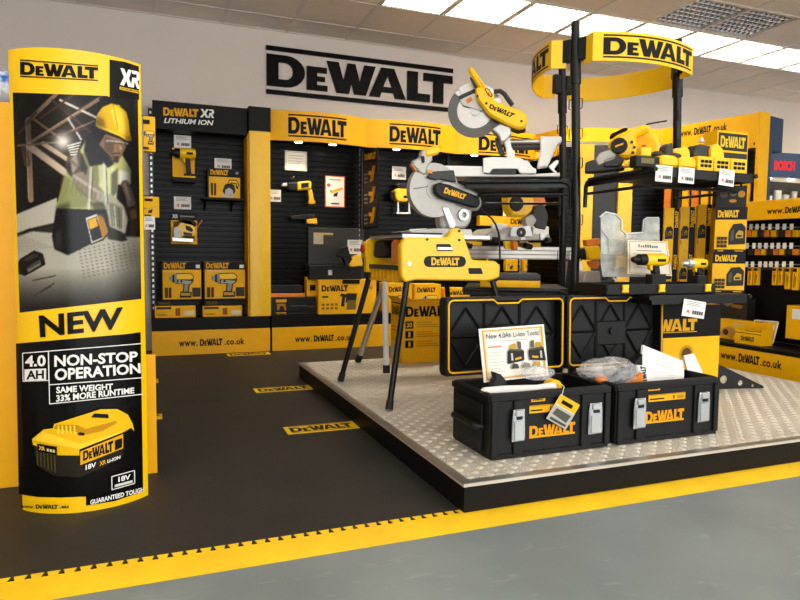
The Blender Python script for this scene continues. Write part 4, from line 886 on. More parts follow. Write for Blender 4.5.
    MB().box(X0+.06, X0+.14, TBB+.001, TBB+.03, TBZ-.05, TBZ-.008).box(X1-.14, X1-.06, TBB+.001, TBB+.03, TBZ-.05, TBZ-.008).build('hinge', 'black_plastic', t)
    return t, F
tb1, TF1 = toolbox(1.237, 'open black toolbox holding the white showcard, left of the pair', (529, 421.5, 575, 438.5), [(509, 407, 523, 441), (585, 400.5, 600, 433.5)], (446, 565), [(531, 396.5, 545, 402, 0), (529, 403, 560, 413.5, 1)])
tb2, TF2 = toolbox(1.85, 'open black toolbox full of manuals and a clear bag, right of the pair', (645, 408, 684, 424), [(630, 396, 643.5, 428), (694, 390, 707, 421.5)], (567.5, 664), [(648, 385.5, 660, 391, 0), (648, 391.8, 685, 402, 1)])
# showcard in the left toolbox
F = Fr((1.5, 2.36, .36), (1, .10, 0), (0, .14, 1)); q = F.pts([(484, 382), (548.5, 376), (543.2, 324.7), (478, 328.3)])
t = thing('showcard', 'white showcard about new tools with a gold border, standing in the left toolbox', 'sign', F((sum(a[0] for a in q)/4, min(a[1] for a in q), 0)))
MB(F).prism(q, -.004, 0).build('holder', 'white_paint', t)
f = qmap(q); p = Pr()
p.poly([f(*c) for c in ((.02, .02), (.98, .02), (.98, .98), (.02, .98))], (240, 236, 222))
for e0, e1, cc in ((.035, .06, (214, 160, 60)), (.068, .076, (226, 190, 120))):
    for c in (((e0, e0), (1-e0, e0), (1-e0, e1), (e0, e1)), ((e0, 1-e1), (1-e0, 1-e1), (1-e0, 1-e0), (e0, 1-e0)), ((e0, e0), (e1, e0), (e1, 1-e0), (e0, 1-e0)), ((1-e1, e0), (1-e0, e0), (1-e0, 1-e0), (1-e1, 1-e0))): p.poly([f(*k) for k in c], cc)
sq = lambda a, b, c, d: [f(a, b), f(c, b), f(c, d), f(a, d)]
qtext(p, 'New 4.0Ah Li-Ion Tools!', sq(.09, .80, .91, .90), (92, 90, 86), .01)
p.poly(sq(.28, .735, .72, .745), GRY); p.poly(sq(.1, .63, .3, .66), (214, 140, 110))
for k in range(7): p.poly(sq(.1, .53-.06*k, .32-.03*(k % 3), .545-.06*k), (206, 196, 176))
for x0, sx in ((.36, 1), (.96, -1)):
    p.poly([f(x0, .30), f(x0+.26*sx, .34), f(x0+.27*sx, .52), f(x0+.02*sx, .54)], (40, 38, 36)); p.poly([f(x0+.12*sx, .36), f(x0+.22*sx, .38), f(x0+.22*sx, .42), f(x0+.12*sx, .40)], (214, 160, 30))
    p.poly([f(x0+.02*sx, .54), f(x0+.27*sx, .52), f(x0+.24*sx, .56), f(x0+.05*sx, .58)], (80, 76, 66)); p.poly(sq(min(x0+.09*sx, x0+.06*sx), .36, max(x0+.09*sx, x0+.06*sx), .5), (190, 188, 180))
    p.poly([f(x0+.05*sx, .58), f(x0+.15*sx, .58), f(x0+.14*sx, .68), f(x0+.06*sx, .66)], (190, 150, 40)); p.poly([f(x0+.18*sx, .57), f(x0+.23*sx, .57), f(x0+.23*sx, .70), f(x0+.17*sx, .72)], (96, 90, 70))
for x, w_, c in ((.40, .12, (70, 68, 60)), (.56, .14, (140, 136, 124)), (.74, .12, (190, 150, 40))): p.poly([f(x, .21), f(x+w_, .20), f(x+w_*.9, .28), f(x+w_*.3, .31)], c)
p.build('print', t, F)
# contents of the left toolbox
def crumple(cx, cy, z, rx, ry, rz, seed, n=20, m=12, amp=.22):
    rg = np.random.RandomState(seed); vs = []; fs = []; bump = np.zeros((m+1, n)); jj, ii = np.meshgrid(np.arange(m+1)/m, np.arange(n)/n, indexing='ij')
    for k in range(14): fi, fj = rg.randint(1, 7), rg.uniform(.5, 5); bump += amp*.42*np.abs(np.sin(math.pi*fi*ii+rg.uniform(0, 6)+fj*jj*3))*rg.choice([-1, 1])/(1+.25*fi)
    bump[:, -1] = (bump[:, 0]+bump[:, -2])/2
    for j in range(m+1):
        ph = math.pi*j/m
        for i in range(n):
            th = 2*math.pi*i/n; r = 1+bump[j, i]; vs.append((cx+rx*r*math.sin(ph)*math.cos(th), cy+ry*r*math.sin(ph)*math.sin(th), z+rz*(1+math.cos(ph)*r*.95)))
    for j in range(m): fs += [(j*n+i, j*n+(i+1) % n, (j+1)*n+(i+1) % n, (j+1)*n+i) for i in range(n)]
    return MB().add(vs, fs)
def inside(x, y, Y): return aty(x, y, Y)
q = inside(520, 386, 2.235)
F = Fr((q[0], 2.235, q[2]), (1, 0, 0), (0, 0, 1)); pl = F.pts([(482, 394), (486, 389), (505, 387), (540, 386), (556, 383.5), (557, 388), (520, 392)])
one(MB(F).prism(pl, -.03, .0, .002), 'instruction_leaflet', 'paper', 'white folded paper lying in front in the left toolbox', 'leaflet')
q = inside(545, 372, 2.26); m_ = crumple(q[0]-.015, 2.29, q[2]-.045, .085, .05, .036, 5, 36, 18); one(m_, 'plastic_bag', 'clear_bag', 'clear crumpled bag in the left toolbox below the showcard', 'plastic bag', smooth=180)
F = Fr((inside(560, 384, 2.26)[0], 2.262, 0)); c_ = F.px(556, 387)
t = thing('tape_roll', 'yellow and white round part in the left toolbox beside the hang tag', 'tool part', F((c_[0], c_[1]-.03, 0)))
MB(F).ring(c_, .014, .03, -.05, .0, 24).build('band', 'yellow_plastic', t); MB(F).cyl((c_[0], c_[1], -.045), (c_[0], c_[1], -.008), .0135, n=16).build('core', 'white_paint', t)
F = Fr((inside(497, 383, 2.3)[0], 2.3, 0)); pl = F.pts([(491, 386), (495, 378), (494, 372), (500, 374), (505, 380), (506, 387)])
one(MB(F).prism(pl, -.03, .01, .003), 'black_grip', 'black_rubber', 'small black pointed grip sticking up in the left toolbox', 'tool part')
# hang tag on the front of the left toolbox
F = face(1.6, TBF-.022, .3); q = F.pts([(565.7, 429.5), (580, 405), (561, 394), (546.5, 418.5)])
t = thing('hang_tag', 'yellow and grey hang tag dangling on the left toolbox front', 'tag', F((sum(a[0] for a in q)/4, min(a[1] for a in q), 0)))
MB(F).prism(q, -.002, 0).build('card', 'paper', t); f = qmap(q); p = Pr()      # unit square turned: side 0-1 is lower right edge
p.poly([f(a, b) for a, b in ((.62, 0.0), (1, 0.0), (1, 1), (.62, 1))], (240, 180, 20)); p.poly([f(a, b) for a, b in ((.72, .25), (.86, .25), (.86, .8), (.72, .8))], BLK)
p.poly([f(a, b) for a, b in ((.0, .0), (.6, 0), (.6, 1), (0, 1))], (176, 176, 166)); p.poly([f(a, b) for a, b in ((.2, .15), (.5, .1), (.5, .85), (.25, .9))], (84, 82, 70)); p.poly([f(a, b) for a, b in ((.05, .1), (.14, .1), (.14, .9), (.05, .9))], (70, 70, 66))
p.build('print', t, F); a = F.px(561.5, 396); b = F.px(563, 386); MB(F).tube([(a[0], a[1], .002), (b[0], b[1], .008), (b[0], b[1]+.005, -.01)], .0015, 5).build('string', 'white_paint', t)
# contents of the right toolbox
q = inside(608, 372, 2.3); m_ = crumple(q[0]+.03, 2.335, q[2]-.055, .108, .085, .05, 11, 44, 22, .26); one(m_, 'plastic_bag', 'clear_bag', 'large clear crumpled bag bulging out of the right toolbox', 'plastic bag', smooth=180)
F = Fr((0, 2.285, 0)); c_ = F.px(601, 379); one(MB(F).ball((c_[0], c_[1], 0), .026, 14, (1.2, .75, 1)), 'orange_part', 'orange_plastic', 'small orange part at the front of the clear bag in the right toolbox', 'tool part')
F = Fr((0, 2.36, 0)); pl = F.pts([(610, 386), (618, 374), (630, 364), (640, 354), (640, 386)]); one(MB(F).prism(pl, -.03, .02, .004), 'black_case', 'black_plastic', 'black blister case standing between bag and manuals in the right toolbox', 'case')
F = Fr((0, 2.27, 0)); pl = F.pts([(628, 386), (632, 378), (640, 372), (642, 388)]); one(MB(F).prism(pl, -.02, .02, .004), 'orange_wedge', 'orange_plastic', 'orange wedge shaped part against the manuals in the right toolbox', 'tool part')
def booklet(pts, Y, thick, label, prt=None):
    F = Fr((1.9, Y, .3), (1, 0, 0), (0, .1, 1)); q = F.pts(pts); t = thing('manual', label, 'booklet', F((sum(a[0] for a in q)/4, min(a[1] for a in q), 0)), 'manuals in the right toolbox')
    MB(F).prism(q, -thick, 0).build('pages', 'paper', t)
    p = Pr(); f = qmap(q)
    for k in range(4): p.poly([f(.3, .35+k*.12), f(.8, .35+k*.12), f(.8, .37+k*.12), f(.3, .37+k*.12)], (196, 194, 188))
    if prt: prt(p, f)
    p.build('print', t, F)
booklet([(641, 386), (684, 383), (683, 361), (643, 345)], 2.33, .012, 'white manual standing highest in the right toolbox, tapering to the right')
def pv(p, f): qlogo(p, [f(.12, .05), f(.12, .95), f(.02, .95), f(.02, .05)] if False else [f(.16, .04), f(.16, .96), f(.05, .96), f(.05, .04)], BLK)
booklet([(640, 386), (684, 382), (684, 368.5), (637.5, 365)], 2.27, .012, 'white manual with black sideways lettering in front in the right toolbox', pv)
booklet([(690, 381), (706, 380), (694, 353.5), (684, 356)], 2.35, .01, 'plain white sheet leaning at the right end of the right toolbox')
# ============================================================ FLIP-OVER SAW ON BLACK LEGS
t = thing('flip_saw', 'large yellow flip saw with grey saw head, standing on four black legs', 'power saw', (1.55, 3.48, PZ+.0025))
F = face(1.55, 3.15, .9)
out = [(405, 238.5), (409, 237), (449, 237.5), (451, 231), (455, 228), (461, 228.5), (464, 235), (472.5, 260), (496, 261), (500.5, 266), (500, 277.5), (490, 281), (415, 280), (405, 282.5), (401.5, 276), (401, 246)]
MB(F).prism(F.pts(out), -.055, 0, .008, .012).build('side_panel', 'yellow_plastic', t)
def slot(pts, m='black_plastic', nm='grip_slot', d=.0015): return MB(F).prism(F.pts(pts), .0, d, 0, .006).build(nm, m, t)
slot([(436, 244), (450, 244), (453, 251), (437, 251)]); slot([(468, 268), (481, 268), (483, 274), (469, 274)])
lb = slot([(423.5, 261.5), (425, 257.5), (428, 256), (461, 256), (464.5, 257.5), (466, 261.5), (464.5, 265.5), (461, 267), (428, 267), (425, 265.5)], nm='name_plate', d=.003)
p = Pr(); a = F.px(431, 265.2); b = F.px(459, 257.8); p.logo(a[0], a[1], b[0], b[1], (240, 190, 60)); p.build('lettering', lb, F.at(0, 0, .0032))
for x, y in ((409, 264), (427, 239.5), (459, 231), (459, 240)): c = F.px(x, y); MB(F).cyl((*c, 0), (*c, .006), .011 if x == 409 else .007, n=12).build('bolt', 'silver' if x == 409 else 'black_steel', t)
MB(F).box(F.px(437, 246)[0], F.px(452, 246)[0], F.px(440, 250)[1], F.px(440, 247)[1], .002, .008, .002).build('grip_bar', 'silver', t)
FR_ = face(1.55, 3.74, .9)
rp = [(1.245-1.55, -.09), (1.245-1.55, .10), (1.3-1.55, .13), (1.55-1.55, .13), (.05, .16), (.10, .13), (.29, .09), (.29, -.09)]
MB(FR_).prism(rp, -.055, 0, .008, .012).build('side_panel', 'yellow_plastic', t)
MB().box(1.262, 1.30, 3.206, 3.739, .835, .86).build('cross_bar', 'black_steel', t); MB().box(1.78, 1.82, 3.206, 3.739, .835, .86).build('cross_bar', 'black_steel', t)
MB().box(1.27, 1.80, 3.206, 3.739, 1.012, 1.03).build('table', 'silver', t)
MB().box(1.256, 1.50, 3.20, 3.745, 1.031, 1.04).build('table_insert', 'black_plastic', t)
MB(Fr((1.26, 3.47, .95), (0, -1, 0))).prism([(-.22, -.05), (-.20, .05), (-.05, .055), (.02, .0), (.02, -.05)], -.26, -.01, .01, .02).build('motor_housing', 'black_plastic', t)
MB(Fr((1.275, 3.30, .93), (0, -1, 0))).prism([(-.09, -.06), (-.09, .06), (-.03, .075), (.085, .0), (.085, -.06)], -.03, .0, .003).build('inner_guard', 'orange_plastic', t)
g = MB()
for k in range(8): g.box(1.268, 1.29, 3.23+k*.066, 3.26+k*.066, .775, .833)
g.box(1.266, 1.292, 3.206, 3.739, .765, .774).build('lower_grille', 'yellow_card', t)
MB().cyl((1.225, 3.77, .955), (1.26, 3.77, .955), .028, n=16).build('stop_button', 'red_plastic', t)
MB(Fr((1.236, 3.79, .9), (0, -1, 0))).prism([(-.03, .0), (.05, .0), (.06, .09), (-.03, .10)], -.02, 0, .006).build('switch_box', 'yellow_plastic', t)
zf = PZ+.003
def leg(p0, p1, nm='leg', m='black_steel', r=.0165, foot='black_rubber'):
    p0 = np.array(p0, float); p1 = np.array(p1, float); l = MB().cyl(p0, p1, r, n=12).build(nm, m, t); e = p0+(p1-p0)*.07
    MB().cyl(p0-np.array([0, 0, .0]), e, r*1.25, r*1.2, n=12).build('foot', foot, l); return l
zz = zf+.004
leg((1.147, 3.06, zz), (1.29, 3.18, .80)); leg((1.12, 3.865, zz), (1.285, 3.76, .83)); leg((1.96, 3.04, zz), (1.80, 3.18, .80)); leg((1.94, 3.9, zz), (1.79, 3.76, .83))
for x, y in ((1.29, 3.17), (1.80, 3.17)): MB().box(x-.03, x+.03, y-.012, y+.03, .775, .81, .004).build('leg_bracket', 'black_plastic', t)
# saw head
F = face(1.55, 3.42, 1.1); K = lambda *pts: [(400+x/6, 140+y/6) for x, y in pts]
def part(nm, m, w0, w1, pts, bev=.004, rnd=.008, par=None): return MB(F).prism(F.pts(pts, w1), w0, w1, bev, rnd).build(nm, m, par or t)
c = F.px(433, 190.5); part('saw_base', 'grey_cast', -.18, .12, K((60, 545), (200, 530), (430, 535), (440, 575), (60, 575)), .004)
part('fence', 'white_metal', -.02, .0, K((60, 535), (165, 530), (170, 560), (60, 562)), .002); part('fence', 'white_metal', -.02, .0, K((215, 530), (330, 530), (330, 545), (300, 560), (215, 555)), .002)
MB(F).cyl((*c, -.03), (*c, .022), .155, n=48).build('blade_guard', 'guard_grey', t); MB(F).ring(c, .05, .052, .0225, .024, 32).build('guard_line', 'grey_guard', t)
part('guard_joint', 'grey_guard', .0225, .025, K((80, 290), (170, 275), (170, 281), (80, 297)), 0, 0)
part('neck', 'grey_cast', -.09, .0, K((235, 380), (330, 330), (440, 400), (430, 490), (400, 530), (250, 530)), .012, .02); part('spring_arm', 'silver', .0, .03, K((250, 400), (290, 400), (340, 500), (330, 530), (300, 530)), .005)
d = F.px(*K((375, 450))[0]); MB(F).ring(d, .018, .034, .0, .02, 20).build('pivot', 'silver', t)
part('motor_cover', 'grey_cast', -.10, .03, K((230, 240), (300, 235), (430, 290), (490, 330), (500, 390), (470, 430), (330, 380), (220, 320)), .014, .03)
part('upper_shield', 'charcoal', .026, .05, K((165, 225), (190, 190), (325, 180), (340, 255), (250, 235), (215, 240)), .004)
st = part('belt_cover', 'black_plastic', .031, .065, K((206, 290), (215, 262), (240, 255), (300, 268), (460, 335), (480, 350), (486, 380), (470, 408), (440, 405), (250, 350), (215, 325)), .008, .012)
p = Pr(); qlogo(p, F.pts(K((262, 318), (388, 358), (400, 328), (272, 283)), .066), (240, 176, 40)); p.build('lettering', st, F.at(0, 0, .0655))
part('handle_arm', 'guard_grey', -.02, .03, K((75, 150), (85, 120), (125, 105), (135, 60), (190, 45), (200, 120), (165, 160), (160, 210), (130, 205)), .008, .012)
part('handle_trim', 'orange_plastic', -.012, .022, K((66, 148), (78, 140), (118, 195), (108, 205)), .003)
part('handle_grip', 'yellow_plastic', -.03, .04, K((150, 70), (165, 52), (215, 30), (240, 32), (247, 60), (235, 85), (185, 98), (160, 105)), .012, .014)
part('trigger', 'black_plastic', .031, .038, K((125, 95), (148, 95), (150, 135), (135, 140)), .002); part('warning_label', 'orange_plastic', .0505, .052, K((172, 178), (195, 178), (195, 200), (172, 200)), 0, 0)
cb = [F.px(x, y, .02) for x, y in K((480, 405), (515, 440), (550, 470), (575, 510), (592, 560), (598, 640), (600, 720))]; MB(F).tube([(a[0], a[1], .02) for a in cb], .006, 8).build('power_cord', 'black_rubber', t)
# ============================================================ MITRE SAW STAND (ALUMINIUM BEAM)
t = thing('saw_stand', 'long aluminium saw stand with ribbed beam and pale legs behind the flip saw', 'saw stand', (2.3, 4.2, PZ+.0025))
bm_ = MB(); bm_.box(1.43, 3.2, 4.12, 4.24, .895, .99)
bm_.build('beam', 'beam_grey', t, smooth=0)
for k in range(3): MB().box(1.43, 3.2, 4.112, 4.1195, .905+k*.03, .925+k*.03).build('beam_rib', 'alu', t)
leg((1.487, 4.02, zz), (1.51, 4.15, .89), m='white_paint', r=.02); leg((1.45, 4.54, zz), (1.60, 4.22, .89), m='alu', r=.02)
leg((3.16, 4.02, zz), (3.12, 4.15, .89), m='white_paint', r=.02); leg((3.2, 4.54, zz), (3.05, 4.22, .89), m='alu', r=.02)
for x in (2.12, 2.62): MB().box(x, x+.12, 4.10, 4.26, .9905, 1.02, .004).build('clamp', 'yellow_plastic', t); MB().cyl((x-.03, 4.09, 1.0), (x+.03, 4.09, .985), .02, n=10).build('clamp_knob', 'black_plastic', t)
# yellow mitre saw on the stand
F = face(2.45, 4.16, 1.021); t = thing('mitre_saw', 'yellow mitre saw with black motor cap on the aluminium stand, under the upper rack shelf', 'power saw', (2.45, 4.16, 1.021))
K = lambda *pts: [(480+x/5, 180+y/5) for x, y in pts]
part('saw_base', 'grey_cast', -.14, .14, K((10, 285), (80, 240), (110, 250), (350, 275), (350, 300), (10, 302)), .004); part('turntable', 'silver', -.1, .16, K((150, 255), (165, 230), (255, 230), (265, 285), (150, 285)), .006)
part('fence', 'white_metal', .0, .02, K((60, 215), (140, 220), (140, 250), (60, 262)), .003); part('fence', 'white_metal', .0, .02, K((265, 228), (345, 232), (345, 275), (265, 280)), .003)
part('arm', 'charcoal', -.03, .03, K((255, 200), (275, 130), (320, 120), (345, 180), (330, 250), (280, 240)), .008, .015)
part('motor', 'yellow_plastic', -.06, .05, K((140, 75), (165, 58), (265, 55), (275, 110), (262, 160), (225, 185), (165, 180), (145, 140)), .014, .02)
c = F.px(*K((185, 118))[0], .06); mc = MB(F).cyl((*c, .05), (*c, .07), .058, .05, n=24).build('motor_cap', 'black_plastic', t); p = Pr(); p.rect(c[0]-.024, c[1]-.005, c[0]+.024, c[1]+.009, ORG); p.build('print', mc, F.at(0, 0, .0705))
part('guard', 'orange_plastic', -.04, .0, K((268, 60), (320, 75), (335, 125), (300, 150), (262, 130)), .006, .01); part('switch_handle', 'silver', .0, .03, K((110, 60), (150, 60), (150, 75), (115, 72)), .003)
part('knob', 'orange_plastic', .17, .2, K((165, 305), (190, 305), (190, 350), (165, 350)), .004); part('front_plate', 'yellow_plastic', .145, .165, K((120, 305), (160, 305), (160, 345), (125, 345)), .003)
for x in (35, 100, 200, 300): part('table_rib', 'silver', .141, .15, K((x, 268), (x+30, 268), (x+26, 300), (x+4, 300)), .002, 0)
c = F.px(*K((205, 262))[0], .16); MB(F).ring(c, .012, .035, .1605, .17, 24).build('mitre_scale', 'charcoal', t)
for x, y in ((70, 300), (330, 300)): c = F.px(*K((x, y))[0], .14); MB(F).cyl((*c, .141), (*c, .19), .022, .018, n=12).build('lock_knob', 'black_plastic', t)
part('spring_housing', 'grey_cast', -.02, .04, K((225, 190), (262, 170), (285, 200), (262, 240), (235, 235)), .006, .01); part('carry_grip', 'black_plastic', -.01, .02, K((285, 150), (318, 160), (340, 205), (325, 215), (300, 180)), .004, .008)
# ============================================================ THREE-POLE DISPLAY RACK
RF, RR, RL = np.array([2.225, 2.99]), np.array([2.945, 2.99]), np.array([2.585, 3.614]); RC = (RF+RR+RL)/3
rack = t = thing('display_rack', 'black three-pole display rack crowned by a yellow lettered ring', 'display rack', (RC[0], RC[1], PZ+.0025))
zb = PZ+.003
LEAN = lambda z: -.043*max(0, z-1.1)/1.05          # the poles lean a little
for P in (RF, RR, RL):
    T_ = (P[0]+LEAN(2.19), P[1], 2.19); po = MB().tube([(*P, zb), (*P, 1.1), T_], .0235, 18).build('pole', 'black_steel', t)
    MB().cyl((P[0]+LEAN(1.86), P[1], 1.86), (P[0]+LEAN(2), P[1], 2.0), .030, n=18).build('collar', 'black_steel', po)
    out_ = (P-RC)/np.linalg.norm(P-RC); tn = np.array([-out_[1], out_[0]])
    for z in (.95, 1.15, 1.46, 1.62, 1.78):
        for s in (-1, 1):
            Q_ = P+np.array([LEAN(z), 0]); a = Q_+tn*s*.0235; b = Q_+tn*s*.038
            MB().tube([(*a, z), (*b, z), (*b, z-.05), (*(Q_+tn*s*.028), z-.055)], .003, 6).build('wire_hook', 'black_steel', po)
    for s in (-1, 1):
        c = P+tn*s*.045+np.array([LEAN(2.04), 0]); G = Fr((c[0], c[1], 0), (tn[0], tn[1], 0)); MB(G).box(-.024, .024, 1.98, 2.10, -.02, .02, .004).build('ring_clamp', 'black_plastic', t)
class Wing:
    """shelf wing on the face between two poles; s along outward, l sideways"""
    def __init__(s, A, B, reach):
        s.m = (A+B)/2; s.l = (B-A)/np.linalg.norm(B-A); s.n = np.array([s.l[1], -s.l[0]]); s.hw = np.linalg.norm(B-A)/2-.045; s.r = reach
    def P(s, l, o, z): q = s.m+s.l*l+s.n*o+(np.array([LEAN(2.03), 0]) if z > 1.9 else 0); return (q[0], q[1], z)
    def fr(s, l, o, z, deg=0):
        q = s.P(l, o, z); a = math.atan2(s.l[1], s.l[0])+math.radians(deg); return Fr(q, (math.cos(a), math.sin(a), 0))
WR, WL = Wing(RF, RR, .55), Wing(RL, RF, .62)
SZ_UP, SZ_LO = 1.352, .735
def wing_shelves(w_):
    for nm, z in (('upper_shelf', SZ_UP), ('lower_shelf', SZ_LO)):
        G = w_.fr(0, 0, z); hw = w_.hw; r = w_.r
        o = MB(G).box(-hw, hw, -.014, 0, .03, r).box(-hw, hw, -.045, -.0145, r-.012, r).box(-hw, -hw+.012, -.045, -.0145, .03, r-.013).box(hw-.012, hw, -.045, -.0145, .03, r-.013).build(nm, 'black_steel', t)
        for s in (-1, 1):
            u = s*(hw+.013)
            MB(G).tube([(u, -.16, .03), (u, -.05, .032), (u, -.025, .045), (u, -.012, .08), (u, -.012, r-.03), (u, -.012, r+.008)], .0115, 10).build('side_rail', 'black_steel', o)
        if nm == 'upper_shelf': MB(G).tube([(-hw, -.085, .03), (-hw, -.085, r*.8), (-hw+.03, -.085, r*.88), (hw-.03, -.085, r*.88), (hw, -.085, r*.8), (hw, -.085, .03)], .008, 8).build('under_rail', 'black_steel', o)
RZ0, RZ1 = 1.952, 2.102
def ring_section(w_):
    """flat-arched sign panel outside one face of the pole triangle"""
    hl = .345; n = 24; ob = lambda l: .128+.085*(1-(l/hl)**2); m = MB(); vs = []; fs = []
    pts = [(-hl+.004, .045)]+[(-hl+2*hl*k/n, ob(-hl+2*hl*k/n)) for k in range(n+1)]+[(hl-.004, .045)]
    for k, (l, o) in enumerate(pts):
        q = (l*(1-.02), o-.006) if 0 < k < len(pts)-1 else (l*.98, o)
        vs += [w_.P(l, o, RZ0), w_.P(l, o, RZ1), w_.P(*q, RZ1), w_.P(*q, RZ0)]
    for k in range(len(pts)-1): a = 4*k; fs += [(a+i, a+(i+1) % 4, a+4+(i+1) % 4, a+4+i) for i in range(4)]
    fs += [(0, 1, 2, 3), (4*len(pts)-4, 4*len(pts)-1, 4*len(pts)-2, 4*len(pts)-3)]
    o = m.add(vs, fs).build('ring_panel', 'yellow_sheet', t, smooth=30)
    p = Pr(); p.logo(-hl*.86, .016, hl*.93, .136, BLK, True)
    p.build('lettering', o, None, warp=lambda c: np.array(w_.P(c[0], ob(c[0])+c[2]+.0008, RZ0+c[1])), cuts=np.arange(-hl, hl, .03))
    return o
for w_ in (WR, WL, Wing(RR, RL, .5)): ring_section(w_)
wing_shelves(WR); wing_shelves(WL)
# triangular foot with round holes, from the right pole
tip = np.array([3.55, 2.84]); d = tip-RR; dl = np.linalg.norm(d); G = Fr((RR[0], RR[1], zb), (d[0], d[1], 0)); ft = MB(G); hh = lambda u: .012+.12*(dl-u)/(dl-.36)
c1, c2, c3 = G.px(723.5, 379.5), G.px(740, 383), G.px(752.5, 386.5); e1, e2 = (c1[0]+c2[0])/2+.012, (c2[0]+c3[0])/2+.004
ft.prism([(.03, .0), (c1[0]-.05, .0), (c1[0]-.05, hh(c1[0]-.05)), (.03, .2)], -.004, .004)
for u0, u1, c, r in ((c1[0]-.049, e1, c1, .025), (e1, e2, c2, .017), (e2, dl-.004, c3, .010)): holed(ft, [(u0, 0), (u1, 0), (u1, hh(u1)), (u0, hh(u0))], (c[0], min(max(c[1], r+.006), hh(c[0])-r-.004)), r, -.004, .004)
ft.build('foot_plate', 'black_steel', t)
for P, tp in ((RF, (1.9, 3.35)), (RL, (2.585, 4.0))):
    d = np.array(tp)-P; G = Fr((P[0], P[1], zb), (d[0], d[1], 0)); L = np.linalg.norm(d); MB(G).prism([(.03, 0), (L, 0), (L, .012), (.03, .1)], -.004, .004).build('foot_plate', 'black_steel', t)
# ---- price cards along the upper shelf edge and the lower one
def shelf_card(x0, y0, x1, y1, w_, o, tilt, label):
    G = w_.fr(0, o, 1.0); a = G.px(x0, y1); b = G.px(x1, y0); c = G.at((a[0]+b[0])/2, (a[1]+b[1])/2).rot(tilt); price_card(c, (b[0]-a[0])*.96, (b[1]-a[1])*.97, label)
shelf_card(655, 166, 673, 181.5, WR, .558, -1, 'white price card on the upper rack shelf, nearest the front pole')
shelf_card(678, 168, 695, 183, WR, .558, -2, 'white price card on the upper rack shelf, middle one of the three')
shelf_card(718.5, 170, 735, 185.5, WR, .558, -4, 'white price card on the upper rack shelf, farthest right and tilted')
shelf_card(682, 300, 706, 318, WR, .56, -8, 'white price card hanging tilted over the big yellow and black box')
# ---- silver slide mitre saw on the left upper shelf
u_ = np.array([.866, -.5, 0]); oo = RF+np.array([-.866, .5])*.33+np.array([.5, .866])*.18
F = Fr((oo[0], oo[1], SZ_UP+.001), u_)
t = thing('slide_mitre_saw', 'silver and yellow slide mitre saw with raised head on the upper rack shelf', 'power saw', (oo[0], oo[1], SZ_UP+.001))
K4 = lambda *pts: [(400+x/4, 50+y/4) for x, y in pts]; K7 = lambda *pts: [(430+x/7.27, 60+y/7.27) for x, y in pts]; K6 = lambda *pts: [(470+x/6.66, 120+y/6.66) for x, y in pts]
def part(nm, m, w0, w1, pts, bev=.004, rnd=.008, par=None): return MB(F).prism(F.pts(pts, w1), w0, w1, bev, rnd).build(nm, m, par or t)
zs = F.px(500, 177)[1]
def flat(pts): return [(u, max(v, .001)) for u, v in F.pts(pts, .1)]
MB(F).prism(flat(K4((180, 462), (330, 465), (335, 495), (345, 497), (520, 497), (640, 490), (640, 500), (640, 506), (180, 506))), -.12, .1, .004).build('table', 'white_paint', t)
MB(F).prism([(u, max(v, .02)) for u, v in F.pts(K4((332, 490), (332, 432), (370, 428), (480, 432), (515, 450), (530, 470), (545, 476), (545, 494), (480, 494), (470, 476), (370, 476), (358, 494)), .12)], .101, .125, .004, .006).build('fence', 'white_paint', t)
g = MB(F)
for k in range(6): a = F.px(*K4((372+k*17, 484))[0], .12); g.box(a[0]-.014, a[0]+.012, max(.006, a[1]-.018), a[1]+.012, .101, .112, .002)
g.build('scale_block', 'charcoal', t)
c = F.px(475, 110.5); R_ = .16
MB(F).ring(c, .0, R_*.98, -.004, .0, 56).build('blade', 'blade_steel', t)
tm = MB(F)
for k in range(60):
    a = 2*math.pi*k/60; a2 = a+.05; tm.add([(c[0]+R_*.975*math.cos(a), c[1]+R_*.975*math.sin(a), -.0035), (c[0]+R_*.975*math.cos(a2), c[1]+R_*.975*math.sin(a2), -.0035), (c[0]+R_*1.012*math.cos(a2), c[1]+R_*1.012*math.sin(a2), -.0035),
        (c[0]+R_*.975*math.cos(a), c[1]+R_*.975*math.sin(a), -.0005), (c[0]+R_*.975*math.cos(a2), c[1]+R_*.975*math.sin(a2), -.0005), (c[0]+R_*1.012*math.cos(a2), c[1]+R_*1.012*math.sin(a2), -.0005)], [(0, 2, 1), (3, 4, 5), (0, 1, 4, 3), (1, 2, 5, 4), (2, 0, 3, 5)])
tm.build('blade_teeth', 'blade_steel', t)
MB(F).ring(c, R_*.66, R_*.99, .001, .012, 40, 140, 330).build('lower_guard', 'grey_guard', t); MB(F).ring(c, R_*.62, R_*1.0, -.02, .014, 16, 90, 128).build('guard_tip', 'white_metal', t)
MB(F).cyl((*c, .0005), (*c, .012), .03, n=20).build('arbor', 'silver', t)
part('shield_plate', 'alu', .0145, .02, K7((215, 285), (320, 240), (400, 330), (380, 370), (310, 350), (240, 330)), .001, .004); part('shield_label', 'orange_plastic', .0205, .0212, K7((258, 290), (295, 265), (313, 290), (275, 318)), 0, 0)
part('guard_link', 'charcoal', .014, .024, K7((205, 262), (330, 205), (330, 235), (215, 290)), .002)
hd = part('head_cover', 'yellow_plastic', .022, .09, K7((330, 205), (345, 195), (395, 195), (420, 205), (470, 255), (460, 290), (600, 345), (650, 355), (705, 400), (712, 450), (690, 490), (640, 500), (560, 470), (430, 400), (385, 340), (350, 300), (328, 250)), .012, .012)
part('handle', 'yellow_plastic', .03, .075, K7((280, 50), (300, 45), (320, 65), (400, 180), (405, 205), (360, 205), (340, 180), (275, 75)), .012, .012); part('trigger', 'charcoal', .035, .065, K7((285, 120), (300, 125), (345, 185), (335, 210), (310, 170)), .004)
